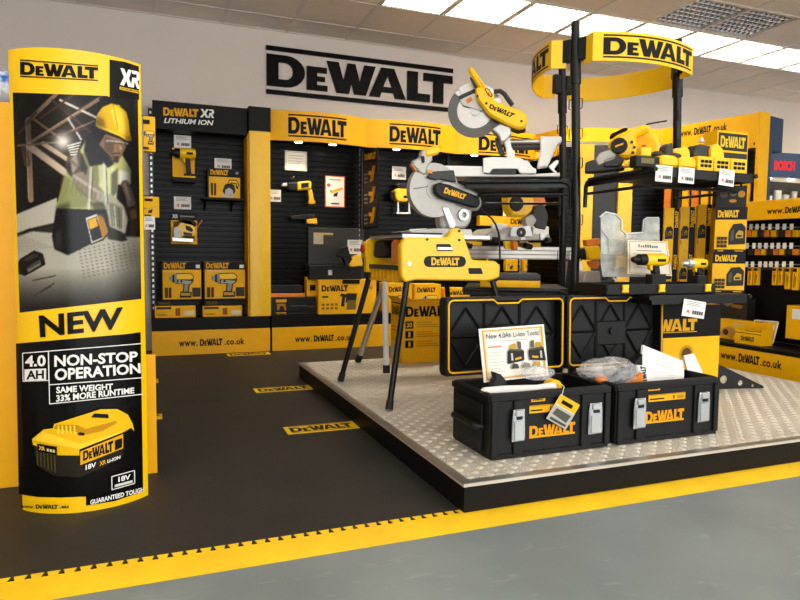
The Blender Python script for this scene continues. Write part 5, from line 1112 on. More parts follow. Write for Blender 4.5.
p = Pr(); qlogo(p, F.pts(K7((428, 350), (590, 420), (622, 392), (440, 318)), .091), BLK); p.poly(F.pts(K7((396, 214), (410, 200), (432, 212), (456, 256), (446, 272), (424, 262)), .091), BLK); p.poly(F.pts(K7((404, 214), (412, 207), (428, 217), (448, 255), (443, 264), (426, 255)), .091), (244, 190, 30)); p.poly(F.pts(K7((414, 240), (424, 232), (440, 258), (432, 264)), .091), (200, 70, 40)); p.build('lettering', hd, F.at(0, 0, .0905))
for x, y in ((345, 262), (410, 316), (665, 445)): q = F.px(*K7((x, y))[0], .09); MB(F).cyl((*q, .0895), (*q, .094), .007, n=10).build('screw', 'black_steel', t)
hb = [F.px(*k, .05) for k in K7((465, 230), (510, 225), (540, 245), (600, 330))]; MB(F).tube([(a[0], a[1], .05) for a in hb], .014, 8).build('carry_handle', 'charcoal', t)
part('motor_body', 'charcoal', -.08, .021, K7((440, 420), (690, 490), (700, 505), (640, 515), (470, 450)), .004); part('pivot_block', 'silver', -.04, .06, K6((140, 60), (200, 20), (270, 45), (280, 90), (250, 130), (205, 150), (190, 100)), .008)
part('hinge_arm', 'charcoal', -.05, .0, K6((165, 110), (200, 150), (235, 230), (205, 240), (170, 160)), .004); part('bracket', 'white_paint', -.03, .04, K6((210, 95), (262, 90), (275, 180), (298, 215), (298, 262), (245, 262), (240, 180)), .005)
for v, m, r in ((145, 'alu', .015), (182, 'charcoal', .017)):
    a = F.px(*K6((255, v))[0], -.02); b = F.px(*K6((470, v))[0], -.02); MB(F).cyl((a[0], a[1], -.02), (b[0], b[1], -.02), r, n=14).build('slide_rail', m, t)
part('rear_bracket', 'white_paint', -.06, .04, K6((468, 108), (605, 108), (612, 118), (612, 148), (585, 160), (520, 305), (450, 312), (470, 200)), .006, .01)
part('clamp_lever', 'silver', .0, .02, K6((520, 310), (575, 265), (592, 268), (592, 285), (560, 330), (585, 350), (570, 360)), .003); part('lock_knob', 'yellow_plastic', .04, .06, K6((430, 215), (462, 212), (462, 255), (430, 262)), .004)
# ---- right wing, upper shelf: yellow slide saw, charger, tools, boxes
F = WR.fr(-.17, .23, SZ_UP+.001, -38); t = thing('compact_mitre_saw', 'yellow compact mitre saw with black round motor cap, left end of the upper rack shelf', 'power saw', F((0, 0, 0)))
K = lambda *pts: [(580+x/6.67, 110+y/6.67) for x, y in pts]
def flatp(pts, w): return [(u, max(v, .001)) for u, v in F.pts(pts, w)]
part('base', 'charcoal', -.04, .05, K((30, 415), (35, 350), (90, 330), (200, 350), (300, 370), (300, 392), (120, 412)), .006, .01); part('base_casting', 'grey_cast', -.05, .06, K((100, 330), (130, 285), (200, 262), (250, 300), (240, 330), (120, 372)), .006, .01)
part('arm', 'charcoal', -.04, .06, K((150, 330), (240, 290), (300, 330), (260, 380), (160, 380)), .006); part('housing', 'yellow_plastic', -.06, .05, K((195, 200), (300, 140), (420, 95), (465, 100), (472, 125), (440, 150), (370, 175), (380, 280), (330, 320), (260, 315), (185, 250)), .014, .02)
c = F.px(*K((262, 235))[0], .07); mc = MB(F).cyl((*c, .05), (*c, .075), .043, .038, n=24).build('motor_cap', 'black_plastic', t); p = Pr(); p.poly([(c[0]-.02, c[1]-.012), (c[0]+.02, c[1]+.002), (c[0]+.02, c[1]+.012), (c[0]-.02, c[1]-.002)], ORG); p.build('print', mc, F.at(0, 0, .0755))
c = F.px(*K((430, 250))[0], -.02); MB(F).cyl((*c, -.05), (*c, -.02), .075, n=32).build('blade_guard', 'yellow_plastic', t); MB(F).cyl((*c, -.019), (*c, -.012), .06, n=32).build('guard_face', 'yellow_card', t)
part('top_grip', 'black_plastic', -.03, .03, K((195, 180), (210, 155), (300, 115), (325, 122), (260, 150), (210, 185)), .006); hb = [F.px(*k, -.05) for k in K((440, 97), (500, 85), (580, 72))]; MB(F).tube([(a[0], a[1], -.05) for a in hb], .004, 6).build('cord', 'black_rubber', t)
part('front_foot', 'yellow_plastic', .081, .11, K((285, 375), (330, 335), (370, 325), (375, 370), (300, 385)), .006, .01)
gb = MB(F); 
for x, y in ((345, 215), (362, 250), (352, 285)): q = F.px(*K((x, y))[0], .05); gb.cyl((*q, .0505), (*q, .058), .008, n=8)
gb.build('screws', 'charcoal', t)
def box_px(w_, o, x0, y0, x1, y1, depth, z):
    """front face px rectangle on a wing at outward distance o, standing at z"""
    G = w_.fr(0, o, z); a = G.px(x0, y1); b = G.px(x1, y0); return G, a[0], b[0], max(.0, 0), b[1]
def solid(G, u0, u1, v0, v1, w0, w1, name, m, label, cat, group=None, pr_=None, bev=.002):
    t = thing(name, label, cat, G(((u0+u1)/2, v0, (w0+w1)/2)), group); MB(G).box(u0, u1, v0, v1, w0, w1, bev).build('carton' if 'box' in name or 'carton' in name else 'body', m, t)
    if pr_: p = Pr(); pr_(p, u1-u0, v1-v0); p.build('print', t, G.at(u0, v0, w1))
    return t
G = WR.fr(0, .50, SZ_UP+.001)
gx = lambda x, y=165: G.px(x, y)[0]; gy = lambda x, y: G.px(x, y)[1]
t = thing('battery_charger', 'black and yellow battery charger on the upper shelf edge with a red button', 'charger', G((gx(646), 0, -.03)))
MB(G).box(gx(636), gx(660), .0, gy(648, 156), -.05, .0, .005).build('body', 'black_plastic', t); MB(G).box(gx(642), gx(652), gy(648, 156)+.001, gy(648, 147), -.045, -.005, .004).build('battery', 'yellow_plastic', t)
MB(G).cyl((gx(647), gy(648, 147)+.001, -.025), (gx(647), gy(648, 144.5), -.025), .012, n=12).build('button', 'red_plastic', t); p = Pr(); p.rect(gx(641), gy(648, 163.5), gx(654), gy(648, 158), (120, 110, 70)); p.build('print', t, G.at(0, 0, .0005))
for x0, x1, yt, lb in ((661, 679, 155, 'low yellow tool body beside the charger on the upper rack shelf'), (680, 697, 157, 'low yellow tool body left of the printed battery cartons')):
    a, b = gx(x0), gx(x1); H = gy((x0+x1)/2, yt); t = thing('sander', lb, 'power tool', G(((a+b)/2, 0, -.08)))
    MB(G).prism([(a, .012), (b, .012), (b, H*.8), (b-.02, H), (a+.015, H), (a, H*.7)], -.16, -.0, .01, .012).build('body', 'yellow_plastic', t); MB(G).box(a+.006, b-.006, .0, .0115, -.155, -.006).build('sole', 'black_rubber', t); MB(G).ball(((a+b)/2, H+.016, -.09), .028, 12, (1.2, .6, 1)).build('knob', 'charcoal', t)
for k, (x0, x1) in enumerate(((698, 713.5), (714.5, 730), (731, 747))):
    def prb(p, W_, H_):
        for r in range(2):
            for c in range(3): p.rect(W_*(.16+.25*c), H_*(.3+.28*r), W_*(.36+.25*c), H_*(.5+.28*r), BLK)
            p.rect(W_*.16, H_*(.38+.28*r), W_*.86, H_*(.42+.28*r), BLK)
    solid(G, gx(x0), gx(x1), 0, gy((x0+x1)/2, 156.5+k*1.2), -.14, .0, 'battery_carton', 'yellow_plastic', ['yellow printed carton, left one of three at the right end of the upper rack shelf', 'yellow printed carton, middle of three at the right end of the upper rack shelf', 'yellow printed carton, right one of three at the end of the upper rack shelf'][k], 'carton', 'printed cartons on the upper shelf', prb)
G2 = WR.fr(0, .30, SZ_UP+.001)
def tool_px(K_, name, label, base, parts, w=.05, cat='power tool'):
    t = thing(name, label, cat, G2((sum(a[0] for a in G2.pts(base))/len(base), 0, -.02)))
    for nm, m, pts, w0, w1 in parts: MB(G2).prism([(u, max(v, .001)) for u, v in G2.pts(pts, w1)], w0, w1, .005, .008).build(nm, m, t)
tool_px(None, 'angle_grinder', 'dark and yellow grinder lying behind the low yellow tools on the upper rack shelf', [(672, 165)], [('body', 'yellow_plastic', [(676, 152), (686, 146), (690, 150), (692, 172), (676, 172)], -.05, .03), ('gear_head', 'charcoal', [(665, 158), (667, 146), (673, 142), (675, 172), (665, 172)], -.04, .02)])
tool_px(None, 'impact_driver', 'yellow driver with dark nose behind the printed cartons on the upper rack shelf', [(712, 165)], [('body', 'yellow_plastic', [(712, 148), (718, 143), (724, 150), (726, 172), (711, 172)], -.06, .06), ('nose', 'charcoal', [(694, 152), (700, 144), (711, 146), (710, 172), (696, 172)], -.04, .04), ('bit', 'silver', [(700, 142), (703, 136), (706, 143)], -.01, .01)])
G3 = WR.fr(0, .22, SZ_UP+.001)
def prs(p, W_, H_): p.rect(W_*.03, H_*.62, W_*.97, H_*.96, (40, 44, 36)); p.logo(W_*.1, H_*.68, W_*.9, H_*.9, (214, 176, 40)); p.rect(W_*.03, H_*.05, W_*.97, H_*.58, (54, 52, 44))
a, b = G3.px(717, 150)[0], G3.px(748, 150)[0]; solid(G3, a, b, 0, G3.px(733, 131.5)[1], -.1, .0, 'display_box', 'yellow_card', 'dark display box with yellow lettering at the right back of the upper rack shelf', 'box', None, prs)
# ---- right wing, lower shelf: organiser, drills, cards, boxes
G = WR.fr(0, .5, SZ_LO+.001)
t = thing('organiser_case', 'black organiser case with clear compartmented lid raised and yellow latches', 'organiser', G((G.px(655, 290)[0], 0, -.12)))
cu0, cu1 = G.px(607, 288)[0], G.px(716, 288)[0]; H = .052
MB(G).box(cu0, cu1, 0, H, -.012, 0, .004).box(cu0, cu1, 0, H, -.25, -.238, .004).box(cu0, cu0+.012, .0, H, -.237, -.013).box(cu1-.012, cu1, .0, H, -.237, -.013).box(cu0+.013, cu1-.013, 0, .008, -.237, -.013).build('case', 'black_plastic', t)
for x in (624.5, 661, 707):
    c = G.px(x, 284)[0]; MB(G).prism([(c-.02, .012), (c+.02, .012), (c+.016, .03), (c+.02, .05), (c-.02, .05), (c-.016, .03)], .001, .014, .003).build('latch', 'yellow_plastic', t)
LG = WR.fr(0, .27, SZ_LO+.001); K5 = lambda *pts: [(560+x/5, 180+y/5) for x, y in pts]
def lidp(nm, pts, w0, w1, m='clear_plastic', bev=.003, rnd=.006): return MB(LG).prism([(u, max(v, .054)) for u, v in LG.pts(pts, w1)], w0, w1, bev, rnd).build(nm, m, t)
lidp('lid', K5((205, 185), (235, 160), (285, 170), (315, 200), (315, 250), (335, 268), (420, 262), (425, 200), (440, 188), (500, 188), (500, 485), (215, 485), (205, 420)), -.02, -.014)
for a, b in (((212, 245), (250, 295)), ((250, 295), (250, 370)), ((215, 370), (335, 370)), ((250, 295), (335, 295)), ((335, 270), (335, 480)), ((335, 295), (500, 300))):
    (xa, ya), (xb, yb) = K5(a, b); u = LG.px(xa, ya); v = LG.px(xb, yb); MB(LG).tube([(u[0], max(u[1], .06), -.008), (v[0], max(v[1], .06), -.008)], .005, 6).build('lid_rib', 'clear_plastic', t)
rim = [LG.px(*k) for k in K5((205, 185), (235, 160), (285, 170), (315, 200), (315, 250), (335, 268), (420, 262), (425, 200), (440, 188), (500, 188))]; MB(LG).tube([(a, max(b, .056), -.012) for a, b in rim], .005, 6).build('lid_rim', 'silver', t)
for k, (a, b) in enumerate((((225, 200), (290, 260)), ((255, 305), (330, 362)), ((440, 215), (495, 255)))):
    (xa, ya), (xb, yb) = K5(a, b); u = LG.px(xa, yb, -.03); v = LG.px(xb, ya, -.03); solid(LG, u[0], v[0], u[1], v[1], -.032, -.030, 'compartment_card', 'paper', ['pale card in the upper left pocket of the raised clear lid', 'pale card in the middle pocket of the raised clear lid', 'pale card in the right pocket of the raised clear lid'][k], 'card', bev=0)
    if k == 1:
        for q in range(6):
            xx, yy = K5((232+q*16, 440+8*(q % 2)))[0]; c = LG.px(xx, yy, -.05); m_ = MB(LG).ring((c[0], .075+.02*(q % 3)), .008, .017, -.066-.001*q, -.048-.001*q, 14); one(m_, 'metal_fitting', 'silver' if q % 2 else 'charcoal', 'small metal ring fitting behind the clear organiser lid, %s from the left' % ORD[q], 'fitting', 'fittings behind the clear lid')
# show card in the organiser
SG = WR.fr(0, .34, SZ_LO+.01); q = SG.pts([(628, 274), (672, 276), (667, 241.5), (628, 240)]); q = [(a, max(b, .001)) for a, b in q]
t = thing('showcard', 'cream showcard standing behind the drill on the lower rack shelf', 'sign', SG((sum(a[0] for a in q)/4, min(a[1] for a in q), 0))); MB(SG).prism(q, -.003, 0).build('card', 'paper', t)
p = Pr(); f = qmap(q); p.poly([f(*c) for c in ((.02, .02), (.98, .02), (.98, .98), (.02, .98))], (214, 176, 110)); p.poly([f(*c) for c in ((.05, .05), (.95, .05), (.95, .95), (.05, .95))], (236, 228, 208))
for k in range(9): p.poly([f(.25+k*.055, .80), f(.25+k*.055+.035, .80), f(.25+k*.055+.035, .80+(.09 if k in (0, 3, 4, 5) else .06)), f(.25+k*.055, .80+(.09 if k in (0, 3, 4, 5) else .06))], (110, 118, 116))
p.poly([f(.18, .70), f(.8, .70), f(.8, .72), f(.18, .72)], (150, 140, 120))
for k in range(5): p.poly([f(.1, .6-.1*k), f(.45, .6-.1*k), f(.45, .615-.1*k), f(.1, .615-.1*k)], (196, 186, 166))
p.build('print', t, SG)
def drill(F, x0, y0, x1, y1, name, label, z0, kind=0, w=.03, rf=.31):
    """drill seen from the side, nose left; px box of its body"""
    t = thing(name, label, 'drill', F(((F.px((x0+x1)/2, y1)[0]), z0, 0))); q = lambda a, b: F.px(x0+(x1-x0)*a, y0+(y1-y0)*b); ax = q(0, rf)[1]; P = lambda a: q(a, rf)[0]; r = abs(q(0, 0)[1]-q(0, rf)[1])
    MB(F).lathe([(0, r*.35), (.15, r*.5), (.45, r*.6), (.5, r*.85), (1, r*.9)], (P(0), ax, 0), (P(.36), ax, 0), 18).build('chuck', 'black_plastic' if kind == 0 else 'silver', t)
    MB(F).lathe([(0, r*.9), (.1, r*1.0), (.85, r), (1, r*.8)], (P(.365), ax, 0), (P(.95), ax, 0), 18).build('body', 'yellow_plastic', t)
    MB(F).lathe([(0, r*.78), (.7, r*.7), (1, r*.4)], (P(.951), ax, 0), (P(1), ax, 0), 14).build('end_cap', 'black_plastic', t)
    hz = max(z0+.022, q(.6, 1)[1]); MB(F).prism([(P(.56), ax-r*.8), (P(.74), ax-r*.8), (P(.78), hz), (P(.60), hz)], -w*.55, w*.55, .005, .006).build('handle', 'black_plastic', t)
    MB(F).prism([(P(.46), ax-r*.8), (P(.555), ax-r*.8), (P(.57), ax-r*1.7), (P(.5), ax-r*1.6)], -w*.4, w*.4, .003).build('trigger', 'yellow_plastic', t)
    MB(F).box(P(.5), P(.9), z0, hz-.001, -w*.9, w*.9, .004).build('battery', 'black_plastic', t)
    p = Pr(); p.rect(P(.6), ax-r*.3, P(.84), ax+r*.15, BLK); p.build('print', t, F.at(0, 0, r*.985)); return t
DG = WR.fr(0, .44, SZ_LO+.01); drill(DG, 632, 253, 667, 274, 'drill_driver', 'yellow drill with long black chuck standing in the organiser case', .001)
DG2 = WR.fr(0, .42, SZ_LO+.01); drill(DG2, 683, 258, 706, 275, 'impact_driver', 'yellow impact driver with silver nose in front of the slim upright cartons', .001, 1)
# upright slim cartons, two rows of three, turned a little towards the aisle
BG = WR.fr(0, .20, SZ_LO+.001); cols = ((664, 677.5, 208), (680, 693, 207), (697, 710, 204.5))
for r in range(2):
    for k, (x0, x1, yt) in enumerate(cols):
        C_ = BG.px((x0+x1)/2, 230)[0]; TG = Fr(BG((C_, 0, 0)), (math.cos(math.radians(-40)), math.sin(math.radians(-40)), 0))
        ym = 251.5; a, b = TG.px(x0, 230)[0], TG.px(x1-4, 230)[0]; e = TG.px(x1+1, 230)[0]; vm = TG.px((x0+x1)/2, ym)[1]; vt = TG.px((x0+x1)/2, yt)[1]; v0, v1 = (.0, vm-.001) if r == 0 else (vm, vt)
        t = thing('slim_carton', 'slim yellow carton with black spine, %s row, %s' % (('lower', 'upper')[r], ('beside the clear lid', 'middle of three', 'next to the boxed levels')[k]), 'carton', TG(((a+e)/2, v0, -.05)), 'slim cartons on the lower shelf')
        MB(TG).box(a, b, v0, v1, -.10, 0).build('carton', 'yellow_card', t); MB(TG).box(b+.0005, e, v0, v1, -.10, 0).build('spine', 'black_panel', t)
        p = Pr(); W_, H_ = b-a, v1-v0; pic(p, 'laser', W_*.1, H_*.28, W_*.95, H_*.58, body=(150, 116, 30)); p.rect(W_*.1, H_*.16, W_*.2, H_*.26, (150, 96, 30)); f = qmap([(e-a-.003, H_*.55), (e-a-.003, H_*.93), (b-a+.006, H_*.93), (b-a+.006, H_*.55)]); qlogo(p, [f(0, 0), f(1, 0), f(1, 1), f(0, 1)], (230, 176, 40)); p.build('print', t, TG.at(a, v0, 0))
# laser boxes
XG = WR.fr(.255, .40, SZ_LO+.001, -36)
def laser(p, W_, H_):
    p.rect(0, H_*.72, W_, H_, BLK); p.logo(W_*.08, H_*.77, W_*.74, H_*.93, (236, 182, 40)); p.rect(0, 0, W_, H_*.06, BLK); p.rect(W_*.12, H_*.015, W_*.3, H_*.035, ORG); p.rect(W_*.66, H_*.015, W_*.92, H_*.035, ORG)
    pic(p, 'laser', W_*.45, H_*.16, W_*.97, H_*.64, body=(190, 150, 40))
    for r in range(3):
        for c in range(3): p.rect(W_*(.08+.11*c), H_*(.1+.085*r), W_*(.175+.11*c), H_*(.17+.085*r), (60, 46, 18))
a, b = XG.px(712.5, 260)[0], XG.px(745.5, 260)[0]; v1 = XG.px(729, 252)[1]; v2 = XG.px(729, 207)[1]; v3 = XG.px(729, 181)[1]
solid(XG, a, b, .0, v1-.001, -.11, 0, 'laser_box', 'yellow_card', 'yellow and black boxed level with tool picture, lower one on the lower rack shelf', 'box', 'stacked boxes on the lower shelf', laser)
solid(XG, a+.004, b-.002, v1, v2, -.11, 0, 'laser_box', 'yellow_card', 'yellow and black boxed level with tool picture, stacked on the other one', 'box', 'stacked boxes on the lower shelf', laser)
def dk(p, W_, H_):
    p.rect(0, 0, W_, H_, (38, 34, 26)); p.disc(W_*.25, H_*.62, W_*.14, (90, 84, 70)); p.disc(W_*.55, H_*.66, W_*.12, (110, 106, 96)); p.disc(W_*.83, H_*.6, W_*.12, (180, 130, 40)); p.disc(W_*.55, H_*.28, W_*.13, (190, 130, 30), W_*.06)
solid(XG, a+.006, b-.008, v2+.001, min(v3, SZ_UP-SZ_LO-.05), -.10, -.005, 'dark_box', 'black_panel', 'dark printed box on top of the stacked levels under the upper rack shelf', 'box', None, dk)
# ---- big black and yellow box below the lower shelf
VG = face(2.5, 2.66, PZ+.0025); a, b = VG.px(652, 340)[0], VG.px(719.5, 345)[0]; h1 = VG.px(690, 305)[1]; hs = VG.px(690, 337)[1]
def bigp(p, W_, H_): p.rect(0, hs, W_, H_, BLK); x0 = VG.px(641, 325)[0]-a; x1 = VG.px(697, 325)[0]-a; y0 = VG.px(680, 331)[1]; y1 = VG.px(680, 319)[1]; p.logo(x0, y0, x1, y1, (232, 170, 30)); p.rect(x0, y0-.008, x1, y0-.004, (232, 170, 30)); p.disc(W_*.5, hs*.75, .05, (190, 140, 20)); p.disc(W_*.5, hs*.75, .035, (90, 66, 20))
solid(VG, a, b, 0, h1, -.27, 0, 'tool_carton', 'yellow_card', 'large black and yellow carton on the platform under the lower rack shelf', 'carton', None, bigp)
# ---- left wing, lower shelf: grey saw parts and a yellow tool on the inside
G = WL.fr(0, .33, SZ_LO+.001)
t = thing('flat_carton', 'flat yellow carton with dark lid on the left lower rack shelf', 'carton', G((0, 0, 0)))
MB(G).box(-.2, .25, 0, .04, -.15, .2, .002).build('carton', 'yellow_card', t); MB(G).box(-.2, .25, .0405, .075, -.15, .2, .002).build('lid', 'charcoal', t)
p = Pr(); p.poly([(.02, .014), (.06, .012), (.08, .022), (.05, .03)], BLK); p.poly([(.1, .012), (.14, .018), (.12, .03)], BLK); p.build('print', t, G.at(-.2, 0, .2))
# yellow saw motor seen right of the front pole, standing on the platform's saw trestle
F = Fr((2.75, 3.33, SZ_LO+.001)); 
t = thing('trestle_saw', 'yellow saw motor with grey finned base just right of the front pole', 'power saw', (2.62, 3.33, SZ_LO-.06))
def part(nm, m, w0, w1, pts, bev=.004, rnd=.008): return MB(F).prism(F.pts(pts, w1), w0, w1, bev, rnd).build(nm, m, t)
part('motor', 'yellow_plastic', -.06, .03, K5((128, 335), (205, 325), (212, 400), (140, 402)), .012, .02); part('motor_end', 'black_plastic', -.05, .02, K5((114, 345), (134, 338), (138, 400), (118, 392)), .01); part('top_fins', 'orange_plastic', -.04, .0, K5((130, 300), (200, 290), (205, 322), (135, 330)), .004)
part('blade', 'orange_plastic', -.02, -.012, K5((130, 405), (150, 440), (190, 445), (205, 405)), .001, .02); part('base', 'grey_cast', -.08, .04, K5((115, 520), (120, 490), (135, 455), (200, 455), (210, 530), (115, 530)), .006)
MB().box(2.5, 2.75, 3.22, 3.42, SZ_LO-.06, F.px(590, 286)[1]+SZ_LO).build('tray', 'black_steel', t)
# ---- boxes behind, on the platform
def turned_box(cx, cy, deg, w_, d_, h_, name, label, pr_, pr_side=None, z=PZ+.0025, flaps=True, group=None):
    G = face(cx, cy, z, deg); t = thing(name, label, 'box', (cx, cy, z), group)
    MB(G).box(0, w_, 0, h_, -d_, 0, .001).build('carton', 'yellow_card', t)
    if flaps: MB(G).add([(0, h_, .0), (w_, h_, .0), (w_, h_+.02, .05), (0, h_+.02, .05)], [(0, 1, 2, 3)]).build('flap', 'yellow_card', t); MB(G).add([(0, h_, 0), (0, h_, -d_), (-.03, h_+.035, -d_), (-.03, h_+.035, 0)], [(0, 1, 2, 3)]).build('flap', 'yellow_card', t)
    p = Pr(); pr_(p, w_, h_); p.build('print', t, G)
    if pr_side: S = Fr(G((0, 0, -d_)), -G.w*-1, (0, 0, 1)); p = Pr(); pr_side(p, d_, h_); p.build('side_print', t, Fr(G((0, 0, -d_)), G.w))
    return t
H = .46
def p30(p, W_, H_):
    p.logo(W_*.06, H_*.75, W_*.94, H_*.92, BLK)
    for k, s in enumerate(('30', '1', '1')):
        y = H_*(.56-.155*k); p.rect(W_*.06, y, W_*.22, y+H_*.12, BLK); p.text(s, W_*.085 if s == '30' else W_*.12, y+H_*.02, W_*.195 if s == '30' else W_*.16, y+H_*.1, (236, 190, 40), .04)
        for j in range(3): p.rect(W_*.28, y+H_*(.02+.035*j), W_*(.8-.1*j), y+H_*(.032+.035*j), (190, 140, 16))
def p30s(p, W_, H_): p.logo(W_*.1, H_*.76, W_*.9, H_*.92, BLK); p.rect(W_*.1, H_*.95, W_*.9, H_*.97, BLK); p.rect(W_*.1, H_*.08, W_*.3, H_*.3, (200, 196, 180)); p.rect(W_*.1, H_*.5, W_*.7, H_*.52, (190, 140, 16)); p.rect(W_*.1, H_*.56, W_*.6, H_*.58, (190, 140, 16))
turned_box(1.737, 4.37, 0, .40, .24, .46, 'tool_carton', 'yellow carton marked 30 on the platform behind the saw legs', p30, p30s)
turned_box(2.16, 4.36, 0, .42, .22, .40, 'tool_carton', 'yellow carton beside the carton marked 30, behind the left toolbox lid', lambda p, W_, H_: p.logo(W_*.1, H_*.7, W_*.9, H_*.9, BLK), None, flaps=False)
# ============================================================ GOODS ON THE BACK WALL
DKY = 5.98
def wbox(x0, y0, x1, y1, Y, depth, name, label, m, pr_, cat='box', group=None, z=None, side=None):
    a = aty(x0, y1, Y); b = aty(x1, y0, Y); z0 = a[2] if z is None else z; t = thing(name, label, cat, ((a[0]+b[0])/2, Y+depth/2, z0), group)
    MB().box(a[0], b[0], Y, Y+depth, z0, b[2], .002).build('carton', m, t)
    if side: MB().box(a[0]-.012, a[0]-.0005, Y+.002, Y+depth, z0, b[2]).build('side', side, t)
    p = Pr(); pr_(p, b[0]-a[0], b[2]-z0); p.build('print', t, face(a[0], Y, z0)); return t, b[2]
# lithium ion bay
pcard(174, 136, 191, 147.5, 6.27, 'white price card above the drill on its yellow holder, lithium bay')
pcard(214.5, 159, 231.5, 169.5, 6.27, 'white price card above the boxed circular saw')
pcard(174, 197, 191, 209, 6.27, 'white price card above the yellow jigsaw')
F = face(.3, 6.18, 1.5); F2_ = at_wall(184, 165, 6.2)
t = thing('tool_holder', 'yellow moulded holder with a small ledge for a drill on the black slats', 'tool holder', aty(184, 180, 6.2))
a = aty(172.5, 177, 6.24); b = aty(194.5, 149, 6.24); MB().box(a[0], b[0], 6.235, 6.255, a[2], b[2], .003).build('back_plate', 'yellow_card', t); c = aty(183, 179, 6.1)[2]; MB().box(a[0], b[0], 6.12, 6.234, a[2]-.012, a[2]+.004, .002).build('ledge', 'yellow_card', t); MB().box(a[0], b[0], 6.12, 6.234, a[2]-.05, a[2]-.013).build('ledge_front', 'black_panel', t)
drill(face(.3, 6.17, 0), 170, 147, 197, 175, 'drill_driver', 'yellow drill with black chuck resting on the yellow holder, lithium bay', a[2]+.006, 0, .035, .2)
def p_saw(p, W_, H_):
    p.rect(0, H_*.72, W_, H_, BLK); p.logo(W_*.05, H_*.78, W_*.62, H_*.95, ORG); p.disc(W_*.9, H_*.87, W_*.05, GRY); pic(p, 'circsaw', W_*.38, H_*.06, W_*.98, H_*.66)
    for k in range(2): p.rect(W_*(.06+.1*k), H_*.1, W_*(.13+.1*k), H_*.5, (80, 56, 14))
t, zt = wbox(209, 169.5, 240, 198, 6.10, .14, 'saw_box', 'yellow and black boxed circular saw on a small black shelf', 'yellow_card', p_saw, side='black_panel')
t = thing('wall_shelf', 'small black shelf on the slats carrying the boxed circular saw', 'shelf', aty(224, 205, 6.2)); a = aty(203, 199, 6.06); b = aty(245, 199, 6.06); zs_ = aty(224, 198, 6.10)[2]
MB().box(a[0], min(b[0], .86), 6.06, 6.285, zs_-.02, zs_-.001).build('board', 'black_panel', t); MB().prism([(0, 0), (1, 0), (1, 1)], 0, 1) if False else None
for x in (a[0]+.03, b[0]-.1): MB(Fr((x, 6.285, zs_-.021), (0, -1, 0))).prism([(0, 0), (.2, 0), (.0, -.09)], -.006, .006).build('bracket', 'black_steel', t)
# jigsaw on its card
a = aty(171, 244, 6.25); b = aty(197, 214, 6.25); t = thing('blister_card', 'yellow and black backing card under the jigsaw', 'pack', ((a[0]+b[0])/2, 6.26, a[2])); MB().box(a[0], b[0], 6.25, 6.27, a[2], b[2], .002).build('card', 'yellow_card', t)
p = Pr(); W_, H_ = b[0]-a[0], b[2]-a[2]; p.rect(0, H_*.78, W_, H_, BLK); qtext(p, 'XR', [(W_*.06, H_*.84), (W_*.28, H_*.84), (W_*.28, H_*.97), (W_*.06, H_*.97)], WHT, .03); p.rect(W_*.35, H_*.88, W_*.9, H_*.93, GRY); p.rect(W_*.1, H_*.1, W_*.9, H_*.74, (96, 74, 24)); p.build('print', t, face(a[0], 6.25, a[2]))
F = face(.3, 6.2, 0); t = thing('jigsaw', 'yellow jigsaw with black grip hanging on the lithium bay', 'power tool', F((F.px(186, 240)[0], F.px(186, 244)[1], 0)))
J = lambda *pts: [(130+x/3.75, 100+y/3.75) for x, y in pts]
def part(nm, m, w0, w1, pts, bev=.004, rnd=.008): return MB(F).prism(F.pts(pts, w1), w0, w1, bev, rnd).build(nm, m, t)
part('body', 'yellow_plastic', -.04, .04, J((176, 488), (184, 462), (200, 450), (222, 456), (246, 476), (250, 498), (240, 512), (205, 508), (190, 516)), .010, .010); part('grip', 'black_plastic', -.03, .045, J((182, 458), (192, 438), (222, 440), (250, 462), (246, 476), (222, 455), (200, 452)), .006, .006)
part('handle_gap', 'black_plastic', .0402, .042, J((208, 470), (226, 474), (238, 488), (230, 496), (210, 486)), 0, .004); part('shoe', 'silver', -.05, .05, J((158, 514), (238, 520), (238, 534), (158, 530)), .003); part('nose', 'grey_cast', -.035, .046, J((162, 478), (182, 472), (196, 500), (196, 518), (164, 514)), .006); part('motor_label', 'charcoal', .0402, .043, J((200, 494), (236, 500), (232, 510), (202, 506)), 0, 0)
MB(F).tube([(*F.px(*J((250, 480))[0]), 0), (*F.px(*J((268, 455))[0]), 0), (*F.px(*J((271, 450))[0]), 0)], .006, 6).build('cord', 'orange_plastic', t)
# boxed drills on flat cartons
def p_flat(p, W_, H_): p.rect(W_*.03, H_*.72, W_*.4, H_*.92, DGR); p.rect(W_*.5, H_*.15, W_*.62, H_*.8, (150, 90, 30)); p.rect(W_*.72, H_*.15, W_*.97, H_*.55, (226, 214, 180)); p.rect(W_*.05, H_*.2, W_*.3, H_*.3, (170, 110, 20))
def p_drill(p, W_, H_):
    p.rect(0, H_*.80, W_, H_, BLK); p.logo(W_*.03, H_*.83, W_*.6, H_*.98, ORG); p.rect(W_*.86, H_*.84, W_*.97, H_*.93, WHT); p.rect(0, 0, W_, H_*.04, BLK)
    pic(p, 'drill', W_*.16, H_*.08, W_*.8, H_*.72); p.rect(W_*.76, H_*.1, W_*.98, H_*.34, DGR); p.rect(W_*.05, H_*.08, W_*.13, H_*.34, (90, 60, 14)); p.rect(W_*.15, H_*.08, W_*.22, H_*.34, (90, 60, 14)); p.rect(W_*.03, H_*.74, W_*.5, H_*.765, (200, 196, 180))
